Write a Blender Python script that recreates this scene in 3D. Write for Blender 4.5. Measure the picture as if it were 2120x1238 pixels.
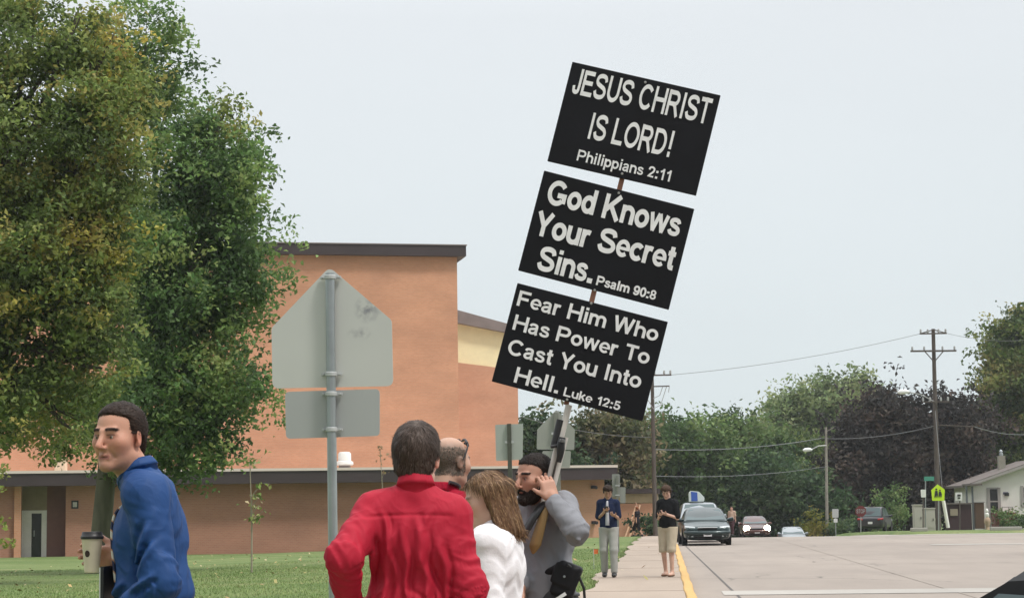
import bpy, bmesh, math, random
import numpy as np
from mathutils import Vector, Matrix
for _o in list(bpy.data.objects): bpy.data.objects.remove(_o)
SC = bpy.context.scene
COL = SC.collection
# ------------------------------------------------------------------ camera
F = 4000.0; IW, IH = 2120.0, 1238.0; EYE = 1.39
def _n(v): return v/np.linalg.norm(v)
_Yc = _n(np.array([1375-1060.0, -(1047-619.0), -F]))
_zr = np.array([-0.0145, 1.0, 0.0]); _zr[2] = (_zr[0]*_Yc[0]+_zr[1]*_Yc[1])/(-_Yc[2]); _Zc = _n(_zr)
_Xc = np.cross(_Yc, _Zc)
M_CW = np.array([_Xc, _Yc, _Zc])                      # camera axes -> world axes
cam_d = bpy.data.cameras.new("camera"); cam = bpy.data.objects.new("camera", cam_d); COL.objects.link(cam)
cam.matrix_world = Matrix([list(M_CW[0])+[0], list(M_CW[1])+[0], list(M_CW[2])+[EYE], [0,0,0,1]])
cam_d.sensor_width = 36.0; cam_d.lens = 36.0*F/IW; cam_d.clip_start = 0.1; cam_d.clip_end = 3000
SC.camera = cam
def P(px, py, Y):
    """world point where the ray through photo pixel (px,py) reaches depth Y along the street"""
    d = M_CW @ np.array([px-IW/2, -(py-IH/2), -F])
    t = Y/d[1]
    return Vector((d[0]*t, d[1]*t, EYE+d[2]*t))
# ------------------------------------------------------------------ sky, sun, exposure
SUN_AZ, SUN_EL = math.radians(122), math.radians(60)
w = bpy.data.worlds.new("World"); SC.world = w; w.use_nodes = True
nt = w.node_tree; nt.nodes.clear()
out = nt.nodes.new('ShaderNodeOutputWorld'); bg = nt.nodes.new('ShaderNodeBackground')
sky = nt.nodes.new('ShaderNodeTexSky'); sky.sky_type = 'NISHITA'; sky.sun_disc = False
sky.sun_elevation = SUN_EL; sky.sun_rotation = SUN_AZ; sky.dust_density = 3.0; sky.air_density = 1.0
tc = nt.nodes.new('ShaderNodeTexCoord'); sep = nt.nodes.new('ShaderNodeSeparateXYZ')
mr = nt.nodes.new('ShaderNodeMapRange'); mr.inputs[1].default_value = 0.0; mr.inputs[2].default_value = 1.0
mr.inputs[3].default_value = 0.0; mr.inputs[4].default_value = 1.0
ramp = nt.nodes.new('ShaderNodeValToRGB')
e = ramp.color_ramp.elements; e[0].position = 0.0; e[0].color = (0.72,0.80,0.82,1); e[1].position = 0.26; e[1].color = (0.815,0.855,0.885,1)
e2 = ramp.color_ramp.elements.new(1.0); e2.color = (1.0,1.0,1.0,1)
noi = nt.nodes.new('ShaderNodeTexNoise'); noi.inputs['Scale'].default_value = 3.0; noi.inputs['Detail'].default_value = 4
mapn = nt.nodes.new('ShaderNodeMapping'); mapn.inputs['Scale'].default_value = (1,1,3)
mz = nt.nodes.new('ShaderNodeMath'); mz.operation = 'MULTIPLY_ADD'; mz.inputs[1].default_value = 1.0; mz.inputs[2].default_value = 1.0
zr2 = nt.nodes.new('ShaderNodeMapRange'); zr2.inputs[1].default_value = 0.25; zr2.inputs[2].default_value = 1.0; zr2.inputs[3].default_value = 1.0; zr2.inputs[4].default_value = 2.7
nm = nt.nodes.new('ShaderNodeMapRange'); nm.inputs[1].default_value = 0.3; nm.inputs[2].default_value = 0.7; nm.inputs[3].default_value = 10.15; nm.inputs[4].default_value = 10.55
mul = nt.nodes.new('ShaderNodeMath'); mul.operation = 'MULTIPLY'
vs = nt.nodes.new('ShaderNodeVectorMath'); vs.operation = 'SCALE'
mix = nt.nodes.new('ShaderNodeMix'); mix.data_type = 'RGBA'; mix.inputs[0].default_value = 0.94
L = nt.links.new
L(tc.outputs['Generated'], sep.inputs[0]); L(sep.outputs['Z'], mr.inputs[0]); L(mr.outputs[0], ramp.inputs[0])
L(tc.outputs['Generated'], mapn.inputs[0]); L(mapn.outputs[0], noi.inputs['Vector']); L(noi.outputs['Fac'], nm.inputs[0])
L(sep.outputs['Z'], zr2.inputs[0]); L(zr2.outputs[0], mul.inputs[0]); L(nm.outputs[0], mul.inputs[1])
bk = nt.nodes.new('ShaderNodeMapRange'); bk.interpolation_type = 'SMOOTHSTEP'; bk.inputs[1].default_value = -0.55; bk.inputs[2].default_value = 0.45; bk.inputs[3].default_value = 0.52; bk.inputs[4].default_value = 1.0   # sky dimmed behind the viewer, added to deepen shading on the figures
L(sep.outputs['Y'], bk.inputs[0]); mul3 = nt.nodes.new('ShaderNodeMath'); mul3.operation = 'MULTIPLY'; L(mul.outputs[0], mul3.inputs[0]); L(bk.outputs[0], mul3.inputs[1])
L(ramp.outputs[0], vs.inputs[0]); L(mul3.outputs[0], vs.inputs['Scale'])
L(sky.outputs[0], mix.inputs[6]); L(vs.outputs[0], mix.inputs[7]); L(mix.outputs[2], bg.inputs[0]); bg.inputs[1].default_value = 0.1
L(bg.outputs[0], out.inputs[0])
sun_d = bpy.data.lights.new("sun", 'SUN'); sun_d.energy = 2.6; sun_d.angle = math.radians(10); sun_d.color = (1.0,0.955,0.90)
sun = bpy.data.objects.new("sun", sun_d); COL.objects.link(sun)
_sd = Vector((math.sin(SUN_AZ)*math.cos(SUN_EL), math.cos(SUN_AZ)*math.cos(SUN_EL), math.sin(SUN_EL)))
sun.rotation_euler = _sd.to_track_quat('Z','Y').to_euler()
SC.view_settings.view_transform = 'Standard'; SC.view_settings.look = 'None'; SC.view_settings.gamma = 1; SC.view_settings.exposure = 0.0
SC.view_settings.use_curve_mapping = False
SC.render.engine = 'CYCLES'
SC.cycles.max_bounces = 6; SC.cycles.transparent_max_bounces = 6
# ------------------------------------------------------------------ object helpers
def tag(o, label=None, cat=None, group=None, kind=None):
    if label: o['label'] = label
    if cat: o['category'] = cat
    if group: o['group'] = group
    if kind: o['kind'] = kind
    return o
def thing(name, label, cat, loc=(0,0,0), rz=0.0, group=None):
    o = bpy.data.objects.new(name, None); COL.objects.link(o); o.location = loc; o.rotation_euler = (0,0,rz); o.empty_display_size = 0.2
    return tag(o, label, cat, group)
def link(name, me, mat, parent=None):
    o = bpy.data.objects.new(name, me); COL.objects.link(o)
    if mat is not None: me.materials.append(mat)
    if parent is not None: o.parent = parent
    return o
def mesh_np(name, V, Fq, nper=4, cols=None, smooth=False):
    me = bpy.data.meshes.new(name); V = np.asarray(V, np.float32); Fq = np.asarray(Fq, np.int32)
    me.vertices.add(len(V)); me.vertices.foreach_set('co', V.ravel())
    n = len(Fq); me.loops.add(n*nper); me.loops.foreach_set('vertex_index', Fq.ravel())
    me.polygons.add(n); me.polygons.foreach_set('loop_start', np.arange(0, n*nper, nper, dtype=np.int32))
    me.polygons.foreach_set('loop_total', np.full(n, nper, np.int32))
    if smooth: me.polygons.foreach_set('use_smooth', np.ones(n, bool))
    me.update(calc_edges=True)
    if cols is not None:
        a = me.color_attributes.new('Col', 'FLOAT_COLOR', 'POINT')
        c = np.ones((len(V),4), np.float32); c[:,:3] = cols; a.data.foreach_set('color', c.ravel())
    return me
class MB:
    """collects shapes into one mesh"""
    def __init__(s): s.bm = bmesh.new()
    def box(s, c, d, rz=0.0, R=None, bev=0.0):
        M = Matrix.Translation(c) @ (R.to_4x4() if R is not None else Matrix.Rotation(rz,4,'Z')) @ Matrix.Diagonal((d[0],d[1],d[2],1))
        r = bmesh.ops.create_cube(s.bm, size=1.0, matrix=M)
        if bev > 0:
            es = list({e for v in r['verts'] for e in v.link_edges})
            bmesh.ops.bevel(s.bm, geom=es, offset=bev, segments=2, affect='EDGES', profile=0.7)
        return s
    def tube(s, pts, rad, n=10, cap=True):
        pts = [Vector(p) for p in pts]; rads = rad if isinstance(rad,(list,tuple)) else [rad]*len(pts)
        rings = []; prev = None
        for i,p in enumerate(pts):
            t = (pts[min(i+1,len(pts)-1)]-pts[max(i-1,0)]).normalized()
            if prev is None:
                a = t.orthogonal().normalized()
            else:
                a = (prev - t*prev.dot(t)).normalized()
            prev = a; b = t.cross(a)
            rings.append([s.bm.verts.new(p+(a*math.cos(2*math.pi*k/n)+b*math.sin(2*math.pi*k/n))*rads[i]) for k in range(n)])
        for r0,r1 in zip(rings, rings[1:]):
            for k in range(n): s.bm.faces.new((r0[k],r0[(k+1)%n],r1[(k+1)%n],r1[k]))
        if cap:
            s.bm.faces.new(rings[0][::-1]); s.bm.faces.new(rings[-1])
        return s
    def lathe(s, prof, c=(0,0,0), R=None, n=24):
        """prof: [(r,z)...] round local z"""
        c = Vector(c); rings = []
        for r,z in prof:
            ring = []
            for k in range(n):
                v = Vector((r*math.cos(2*math.pi*k/n), r*math.sin(2*math.pi*k/n), z))
                if R is not None: v = R @ v
                ring.append(s.bm.verts.new(c+v))
            rings.append(ring)
        for r0,r1 in zip(rings, rings[1:]):
            for k in range(n): s.bm.faces.new((r0[k],r0[(k+1)%n],r1[(k+1)%n],r1[k]))
        s.bm.faces.new(rings[0][::-1]); s.bm.faces.new(rings[-1])
        return s
    def prism(s, pts, off):
        """pts: polygon (world), extruded by off"""
        off = Vector(off); a = [s.bm.verts.new(Vector(p)) for p in pts]; b = [s.bm.verts.new(Vector(p)+off) for p in pts]
        n = len(a); s.bm.faces.new(a[::-1]); s.bm.faces.new(b)
        for i in range(n): s.bm.faces.new((a[i],a[(i+1)%n],b[(i+1)%n],b[i]))
        return s
    def poly(s, pts):
        s.bm.faces.new([s.bm.verts.new(Vector(p)) for p in pts]); return s
    def build(s, name, mat, parent=None, smooth=False, bevel=0.0):
        bmesh.ops.recalc_face_normals(s.bm, faces=s.bm.faces)
        if bevel > 0:
            bmesh.ops.bevel(s.bm, geom=list(s.bm.edges), offset=bevel, segments=2, affect='EDGES')
        me = bpy.data.meshes.new(name); s.bm.to_mesh(me); s.bm.free()
        if smooth:
            for p in me.polygons: p.use_smooth = True
            me.set_sharp_from_angle(angle=math.radians(40))
        return link(name, me, mat, parent)
def struct(o): o['kind'] = 'structure'; return o
# ------------------------------------------------------------------ materials
def M(name, color, rough=0.7, metal=0.0, var=0.0, vscale=3.0, bump=0.0, bscale=40.0, attr=False, spec=0.5, trans=0.0, alpha=1.0, emit=None, coat=0.0, stretch=None, sheen=0.0, var2=0.0, v2scale=0.4):
    m = bpy.data.materials.new(name); m.use_nodes = True; t = m.node_tree; b = t.nodes['Principled BSDF']; l = t.links.new
    b.inputs['Roughness'].default_value = rough; b.inputs['Metallic'].default_value = metal; b.inputs['Specular IOR Level'].default_value = spec
    b.inputs['Coat Weight'].default_value = coat; b.inputs['Sheen Weight'].default_value = sheen
    c4 = (*color,1) if color is not None else (1,1,1,1)
    b.inputs['Base Color'].default_value = c4
    src = None
    tcn = t.nodes.new('ShaderNodeTexCoord')
    vec = tcn.outputs['Object']
    if stretch:
        mp = t.nodes.new('ShaderNodeMapping'); mp.inputs['Scale'].default_value = stretch; l(vec, mp.inputs[0]); vec = mp.outputs[0]
    if attr:
        a = t.nodes.new('ShaderNodeAttribute'); a.attribute_name = 'Col'; src = a.outputs['Color']
    def vary(src, amt, sc, detail):
        n = t.nodes.new('ShaderNodeTexNoise'); n.inputs['Scale'].default_value = sc; n.inputs['Detail'].default_value = detail; l(vec, n.inputs['Vector'])
        r = t.nodes.new('ShaderNodeMapRange'); r.inputs[1].default_value = 0.25; r.inputs[2].default_value = 0.75; r.inputs[3].default_value = 1-amt; r.inputs[4].default_value = 1+amt; l(n.outputs['Fac'], r.inputs[0])
        s = t.nodes.new('ShaderNodeVectorMath'); s.operation = 'SCALE'
        if src is None: s.inputs[0].default_value = c4[:3]
        else: l(src, s.inputs[0])
        l(r.outputs[0], s.inputs['Scale']); return s.outputs[0]
    if var: src = vary(src, var, vscale, 6)
    if var2: src = vary(src, var2, v2scale, 3)
    if src is not None: l(src, b.inputs['Base Color'])
    if bump:
        n = t.nodes.new('ShaderNodeTexNoise'); n.inputs['Scale'].default_value = bscale; n.inputs['Detail'].default_value = 5; l(vec, n.inputs['Vector'])
        bu = t.nodes.new('ShaderNodeBump'); bu.inputs['Strength'].default_value = bump; bu.inputs['Distance'].default_value = 0.02; l(n.outputs['Fac'], bu.inputs['Height']); l(bu.outputs[0], b.inputs['Normal'])
    if emit: b.inputs['Emission Color'].default_value = (*emit[0],1); b.inputs['Emission Strength'].default_value = emit[1]
    if trans: b.inputs['Transmission Weight'].default_value = trans
    return m
def brick_mat(name, c1, c2, mortar, rot=0.0):
    m = bpy.data.materials.new(name); m.use_nodes = True; t = m.node_tree; b = t.nodes['Principled BSDF']; l = t.links.new
    b.inputs['Roughness'].default_value = 0.9
    tcn = t.nodes.new('ShaderNodeTexCoord'); sp = t.nodes.new('ShaderNodeSeparateXYZ'); cb = t.nodes.new('ShaderNodeCombineXYZ')
    l(tcn.outputs['Object'], sp.inputs[0])
    ad = t.nodes.new('ShaderNodeMath'); ad.operation = 'ADD'; l(sp.outputs['X'], ad.inputs[0]); l(sp.outputs['Y'], ad.inputs[1])
    l(ad.outputs[0], cb.inputs[0]); l(sp.outputs['Z'], cb.inputs[1])
    br = t.nodes.new('ShaderNodeTexBrick'); br.inputs['Scale'].default_value = 1.0; br.inputs['Brick Width'].default_value = 0.24; br.inputs['Row Height'].default_value = 0.085; br.inputs['Mortar Size'].default_value = 0.012
    br.inputs['Color1'].default_value = (*c1,1); br.inputs['Color2'].default_value = (*c2,1); br.inputs['Mortar'].default_value = (*mortar,1); l(cb.outputs[0], br.inputs['Vector'])
    n = t.nodes.new('ShaderNodeTexNoise'); n.inputs['Scale'].default_value = 0.35; n.inputs['Detail'].default_value = 8
    mp = t.nodes.new('ShaderNodeMapping'); mp.inputs['Scale'].default_value = (1,1,2.5); l(tcn.outputs['Object'], mp.inputs[0]); l(mp.outputs[0], n.inputs['Vector'])
    r = t.nodes.new('ShaderNodeMapRange'); r.inputs[1].default_value = 0.3; r.inputs[2].default_value = 0.7; r.inputs[3].default_value = 0.86; r.inputs[4].default_value = 1.1; l(n.outputs['Fac'], r.inputs[0])
    s = t.nodes.new('ShaderNodeVectorMath'); s.operation = 'SCALE'; l(br.outputs['Color'], s.inputs[0]); l(r.outputs[0], s.inputs['Scale']); l(s.outputs[0], b.inputs['Base Color'])
    return m
def smooth01(t): t = np.clip(t,0,1); return t*t*(3-2*t)
# ------------------------------------------------------------------ numpy noise
_rng = np.random.RandomState(7); _perm = _rng.permutation(256); _perm = np.concatenate([_perm,_perm,_perm])
_gr = _rng.normal(size=(256,3)); _gr /= np.linalg.norm(_gr,axis=1)[:,None]
def perlin(q):
    q = np.asarray(q, np.float64); i = np.floor(q).astype(np.int64); f = q-i; i &= 255; u = f*f*f*(f*(f*6-15)+10); r = 0.0
    for a in (0,1):
        wx = u[...,0] if a else 1-u[...,0]
        for b in (0,1):
            wy = u[...,1] if b else 1-u[...,1]
            for c in (0,1):
                wz = u[...,2] if c else 1-u[...,2]
                h = _perm[_perm[_perm[(i[...,0]+a)&255]+((i[...,1]+b)&255)]+((i[...,2]+c)&255)]
                g = _gr[h]
                r = r + wx*wy*wz*(g[...,0]*(f[...,0]-a)+g[...,1]*(f[...,1]-b)+g[...,2]*(f[...,2]-c))
    return r
# ================================================================== terrain
def prof(Y):
    Y = np.asarray(Y, float); d = np.clip(Y-75, 0, 100)
    z = -0.00024*d*d; far = np.clip(Y-175,0,60); z = z - 0.02*far
    return z
KX0, KX1 = 0.30, 0.48          # kerb
def gz(X, Y):
    """height of the open ground (sidewalk level = 0 beside the camera)"""
    X = np.asarray(X,float); Y = np.asarray(Y,float); p = prof(Y)
    s = smooth01((-X-1.5)/18.0); left = p*(1-s) + s*np.maximum(-0.65*np.clip(Y/93,0,1.05), -0.7)
    right = np.where(Y>60, 0.62*p-0.02, 0.0)
    fr = smooth01((X-11)/3.0)
    return np.where(X<0.4, left, p*(1-fr)+fr*right)
def road_z(X, Y): return gz(X,Y)-0.13-0.02*np.clip((np.asarray(X,float)-0.5)/6,0,1)*0
def is_road(X, Y): return ((X>KX0+0.02)&(X<12.5)) | ((X>=12.5)&(Y>66)&(Y<103))
def axis(fixed, lo, hi, near, far):
    a = set(fixed); v = lo
    while v < hi:
        a.add(round(v,3)); v += near if -12 < v < 16 else far
    a.add(hi); return np.array(sorted(a))
xs = axis([KX0,KX0+0.03,KX1,12.5,12.53,-1.30,-1.33], -260, 260, 0.8, 6.0)
ys = np.array(sorted(set([66.0,66.05,103.0,103.05]+list(np.arange(-20,180,2.0))+list(np.arange(180,700,20.0)))))
XX, YY = np.meshgrid(xs, ys, indexing='ij')
def grid_faces(nx, ny):
    i,j = np.meshgrid(np.arange(nx-1), np.arange(ny-1), indexing='ij'); a = (i*ny+j).ravel()
    return np.stack([a, a+ny, a+ny+1, a+1], 1)
ZZ = gz(XX,YY)
bumps = perlin(np.stack([XX*0.25,YY*0.12,XX*0+3.3],-1))*0.05*smooth01((-XX-3)/6)
paved = is_road(XX,YY)|((XX>-1.32)&(XX<12.6)&(YY<320))
ZG = ZZ + np.where(paved, -0.30, bumps)
m_grass = bpy.data.materials.new('lawn grass'); m_grass.use_nodes = True
def grass_nodes(m, c_dark, c_mid, c_dry):
    t = m.node_tree; b = t.nodes['Principled BSDF']; l = t.links.new; b.inputs['Roughness'].default_value = 0.95; b.inputs['Specular IOR Level'].default_value = 0.15
    tcn = t.nodes.new('ShaderNodeTexCoord')
    n1 = t.nodes.new('ShaderNodeTexNoise'); n1.inputs['Scale'].default_value = 0.22; n1.inputs['Detail'].default_value = 6; n1.inputs['Roughness'].default_value = 0.65
    mp = t.nodes.new('ShaderNodeMapping'); mp.inputs['Scale'].default_value = (0.6,1.4,1); l(tcn.outputs['Object'], mp.inputs[0]); l(mp.outputs[0], n1.inputs['Vector'])
    n2 = t.nodes.new('ShaderNodeTexNoise'); n2.inputs['Scale'].default_value = 14; n2.inputs['Detail'].default_value = 6; l(tcn.outputs['Object'], n2.inputs['Vector'])
    r = t.nodes.new('ShaderNodeValToRGB'); e = r.color_ramp.elements; e[0].position = 0.32; e[0].color = (*c_dark,1); e[1].position = 0.55; e[1].color = (*c_mid,1); x = e.new(0.74); x.color = (*c_dry,1)
    l(n1.outputs['Fac'], r.inputs[0])
    mr_ = t.nodes.new('ShaderNodeMapRange'); mr_.inputs[1].default_value = 0.3; mr_.inputs[2].default_value = 0.7; mr_.inputs[3].default_value = 0.72; mr_.inputs[4].default_value = 1.28; l(n2.outputs['Fac'], mr_.inputs[0])
    s = t.nodes.new('ShaderNodeVectorMath'); s.operation = 'SCALE'; l(r.outputs[0], s.inputs[0]); l(mr_.outputs[0], s.inputs['Scale']); l(s.outputs[0], b.inputs['Base Color'])
    bu = t.nodes.new('ShaderNodeBump'); bu.inputs['Strength'].default_value = 0.7; bu.inputs['Distance'].default_value = 0.05; l(n2.outputs['Fac'], bu.inputs['Height']); l(bu.outputs[0], b.inputs['Normal'])
grass_nodes(m_grass, (0.088,0.140,0.046), (0.138,0.182,0.068), (0.215,0.220,0.110))
struct(link('ground', mesh_np('ground', np.stack([XX,YY,ZG],-1).reshape(-1,3), grid_faces(len(xs),len(ys)), smooth=True), m_grass))
# ------------------------------------------------------------------ paving
def concrete(name, base, cracks=0.0, dirt=0.14):
    m = bpy.data.materials.new(name); m.use_nodes = True; t = m.node_tree; b = t.nodes['Principled BSDF']; l = t.links.new; b.inputs['Roughness'].default_value = 0.9
    tcn = t.nodes.new('ShaderNodeTexCoord'); src = None
    for sc, amt, dt, st in ((0.09,dirt,5,(1,0.6,1)), (1.2,0.06,6,(1,0.25,1)), (30,0.06,4,(1,1,1))):
        mp = t.nodes.new('ShaderNodeMapping'); mp.inputs['Scale'].default_value = st; l(tcn.outputs['Object'], mp.inputs[0])
        n = t.nodes.new('ShaderNodeTexNoise'); n.inputs['Scale'].default_value = sc; n.inputs['Detail'].default_value = dt; l(mp.outputs[0], n.inputs['Vector'])
        r = t.nodes.new('ShaderNodeMapRange'); r.inputs[1].default_value = 0.3; r.inputs[2].default_value = 0.7; r.inputs[3].default_value = 1-amt; r.inputs[4].default_value = 1+amt; l(n.outputs['Fac'], r.inputs[0])
        s = t.nodes.new('ShaderNodeVectorMath'); s.operation = 'SCALE'
        if src is None: s.inputs[0].default_value = base
        else: l(src, s.inputs[0])
        l(r.outputs[0], s.inputs['Scale']); src = s.outputs[0]
    def dark(src, fac, col):
        mx = t.nodes.new('ShaderNodeMix'); mx.data_type = 'RGBA'; mx.inputs[7].default_value = (*col,1); l(fac, mx.inputs[0]); l(src, mx.inputs[6]); return mx.outputs[2]
    def rng(sock, a, b_, c, d):
        r = t.nodes.new('ShaderNodeMapRange'); r.inputs[1].default_value = a; r.inputs[2].default_value = b_; r.inputs[3].default_value = c; r.inputs[4].default_value = d; l(sock, r.inputs[0]); return r.outputs[0]
    def times(p, q):
        k = t.nodes.new('ShaderNodeMath'); k.operation = 'MULTIPLY'; l(p, k.inputs[0]); l(q, k.inputs[1]); return k.outputs[0]
    def noise(sc, st, det=4, off=0.0):
        mp = t.nodes.new('ShaderNodeMapping'); mp.inputs['Scale'].default_value = st; mp.inputs['Location'].default_value = (off,off,0); l(tcn.outputs['Object'], mp.inputs[0]); n = t.nodes.new('ShaderNodeTexNoise'); n.inputs['Scale'].default_value = sc; n.inputs['Detail'].default_value = det; l(mp.outputs[0], n.inputs['Vector']); return n
    if cracks:
        nw = noise(.8,(1,1,1),5); ad = t.nodes.new('ShaderNodeVectorMath'); ad.operation = 'MULTIPLY_ADD'; ad.inputs[1].default_value = (1.2,1.2,0); l(nw.outputs['Color'], ad.inputs[0]); l(tcn.outputs['Object'], ad.inputs[2])
        vo = t.nodes.new('ShaderNodeTexVoronoi'); vo.feature = 'DISTANCE_TO_EDGE'; vo.inputs['Scale'].default_value = .16; l(ad.outputs[0], vo.inputs['Vector'])
        src = dark(src, times(rng(vo.outputs['Distance'],.0,.007,cracks,0.0), rng(noise(.09,(1,1,1),2,7.0).outputs['Fac'],.48,.56,0,1)), (.10,.088,.078))
        src = dark(src, times(rng(noise(.55,(1,.16,1),5,3.0).outputs['Fac'],.56,.72,0,.55*cracks), rng(noise(.12,(1.6,.2,1),2,11.0).outputs['Fac'],.45,.6,0,1)), (.15,.130,.115))
        src = dark(src, rng(noise(2.2,(1,.5,1),3,5.0).outputs['Fac'],.70,.78,0,.35*cracks), (.13,.115,.10))
    l(src, b.inputs['Base Color']); return m
m_road = concrete('road concrete', (0.272,0.234,0.203), 0.9); m_walk = concrete('sidewalk concrete', (0.315,0.255,0.205), 0.45)
m_pale = concrete('pale concrete', (0.365,0.345,0.315), dirt=0.2); m_tar = M('joint tar', (0.10,0.09,0.085), 0.9)
m_kerby = concrete('kerb paint yellow', (0.50,0.315,0.115), dirt=0.12); m_kerbc = concrete('kerb concrete', (0.40,0.36,0.31))
def strip(name, xa, xb, ya, yb, mat, dz, step=2.0, zf=road_z, nx=1):
    Y = np.arange(ya, yb+1e-6, step); Y[-1] = yb; U = np.linspace(0,1,nx+1)
    fa = xa if callable(xa) else (lambda y: xa); fb = xb if callable(xb) else (lambda y: xb)
    A = np.array([[fa(y)*(1-u)+fb(y)*u for y in Y] for u in U]); B = np.array([[y for y in Y] for u in U])
    return struct(link(name, mesh_np(name, np.stack([A,B,zf(A,B)+dz],-1).reshape(-1,3), grid_faces(len(U),len(Y)), smooth=True), mat))
strip('road', KX1-0.01, 12.5, -20, 300, m_road, 0.0, nx=14)
strip('side_street', 12.5, 120, 66.05, 103, m_road, 0.0, nx=30)
def walk_edge(y):   # ragged turf edge of the sidewalk
    n = perlin(np.array([[y*0.28, 1.7, 0.3]]))[0]*0.30 + perlin(np.array([[y*0.9, 5.7, 0.3]]))[0]*0.12
    return -1.34 + n + 0.004*(y-35)
strip('sidewalk', walk_edge, KX0, -20, 300, m_walk, 0.012, step=0.5, zf=gz)
def kerb(name, ya, yb, mat):
    Y = np.arange(ya, yb+1e-6, 1.0); sec = [(KX0,-0.25),(KX0,0.022),(KX0+0.03,0.026),(KX1-0.05,0.016),(KX1-0.02,0.0),(KX1,-0.10),(KX1,-0.25)]
    V = np.array([[(x+0.012*math.sin(y*1.3), y, float(gz(0.35,y))+z) for (x,z) in sec] for y in Y]); n = len(sec)
    return struct(link(name, mesh_np(name, V.reshape(-1,3), grid_faces(len(Y), n), smooth=False), mat))
kerb('kerb', -20, 72, m_kerby); kerb('kerb_far', 72, 300, m_kerbc)
# tar joints and the pale crossing band, sheets just proud of the road
jx = lambda y: 1.22-0.42*(y-31.5)/40.5
strip('road_joint', lambda y: jx(y)-0.022, lambda y: jx(y)+0.022, 4, 118, m_tar, 0.006)
for yj in (27.5, 49.5, 58.0, 73.0): 
    strip('road_joint', 0.52, 12.4, yj-0.03, yj+0.03, concrete('joint dust', (0.27,0.235,0.20)), 0.006, step=0.06, nx=14)
strip('road_joint', 4.9, 4.94, 4, 118, concrete('joint dust', (0.29,0.25,0.215)), 0.006)
strip('crosswalk_band', 0.98, 12.3, 33.3, 34.9, m_pale, 0.008, step=0.4, nx=14)
strip('road_patch', 9.5, 19, 70.0, 71.6, m_pale, 0.008, step=0.4, nx=14)
strip('gutter', 8.0, 60, 99.3, 103.0, m_pale, 0.008, step=0.74, nx=20)
strip('side_kerb', 12.6, 120, 103.0, 103.2, m_kerbc, 0.10, step=0.1, nx=20)
# fallen leaves on the lawn and the kerb
def leaf_litter():
    r = np.random.RandomState(3); n = 420
    X = np.concatenate([r.uniform(-22,-2,n-14), r.uniform(-1.4,0.25,14)]); Y = np.concatenate([r.uniform(28,90,n-14), r.uniform(30,70,14)])
    c = np.stack([X,Y,gz(X,Y)+perlin(np.stack([X*0.25,Y*0.12,X*0+3.3],-1))*0.05*smooth01((-X-3)/6)+0.05],-1)
    a = r.uniform(0,6.28,n); s = r.uniform(0.03,0.07,n); d1 = np.stack([np.cos(a),np.sin(a),r.normal(0,.4,n)],-1)*s[:,None]; d2 = np.stack([-np.sin(a),np.cos(a),r.normal(0,.4,n)],-1)*s[:,None]*0.6
    V = np.stack([c-d1,c-d2,c+d1,c+d2],1).reshape(-1,3); Fq = np.arange(4*n).reshape(n,4)
    pal = np.array([(0.45,0.33,0.14),(0.35,0.22,0.10),(0.5,0.42,0.25),(0.3,0.27,0.1)])[r.randint(0,4,n)]
    o = link('fallen_leaves', mesh_np('fallen_leaves', V, Fq, cols=np.repeat(pal,4,0)), M('fallen leaf', (0.4,0.3,0.15), 0.8, attr=True)); o['kind'] = 'stuff'
    tag(o, 'dry fallen leaves scattered over the lawn', None)
leaf_litter()
def sidewalk_joints():
    mb = MB()
    for k in range(0,9): y = 26.2+k*5.9; mb.box((-.5,y,float(gz(-.5,y))+.0135),(1.62,.03,.004))
    return mb
struct(sidewalk_joints().build('sidewalk_joint', concrete('walk joint',(0.225,0.18,0.145))))
def lawn_blades():
    r = np.random.RandomState(12); n = 90000
    Y = 27+38*r.uniform(0,1,n)**1.3; X = -1.25-(r.uniform(0,1,n)**1.15)*(0.34*Y); k = X<np.array([walk_edge(y) for y in np.linspace(20,70,501)])[np.clip(((Y-20)*10).astype(int),0,500)]+.03; X,Y = X[k],Y[k]; n = len(X)
    z = gz(X,Y)+perlin(np.stack([X*0.25,Y*0.12,X*0+3.3],-1))*0.05*smooth01((-X-3)/6); den = perlin(np.stack([X*.5,Y*.5,X*0],-1)); hgt = r.uniform(.015,.045,n)*(1+.5*den); wv = r.uniform(.006,.012,n); a = r.uniform(0,6.28,n); ln = r.normal(0,.5,(n,2))*hgt[:,None]
    b0 = np.stack([X-np.cos(a)*wv,Y-np.sin(a)*wv,z-.01],-1); b1 = np.stack([X+np.cos(a)*wv,Y+np.sin(a)*wv,z-.01],-1); tp = np.stack([X+ln[:,0],Y+ln[:,1],z+hgt],-1)
    c = np.array([(.17,.25,.085),(.225,.30,.11),(.30,.33,.145),(.38,.37,.20)])[np.clip((den*3+1.2+r.normal(0,.7,n)).astype(int),0,3)]*r.uniform(.8,1.2,(n,1))
    o = link('grass', mesh_np('grass', np.stack([b0,b1,tp],1).reshape(-1,3), np.arange(3*n).reshape(n,3), 3, cols=np.repeat(c,3,0)), M('grass blade',None,.8,attr=True,spec=.15)); o['kind'] = 'stuff'
lawn_blades()
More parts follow.
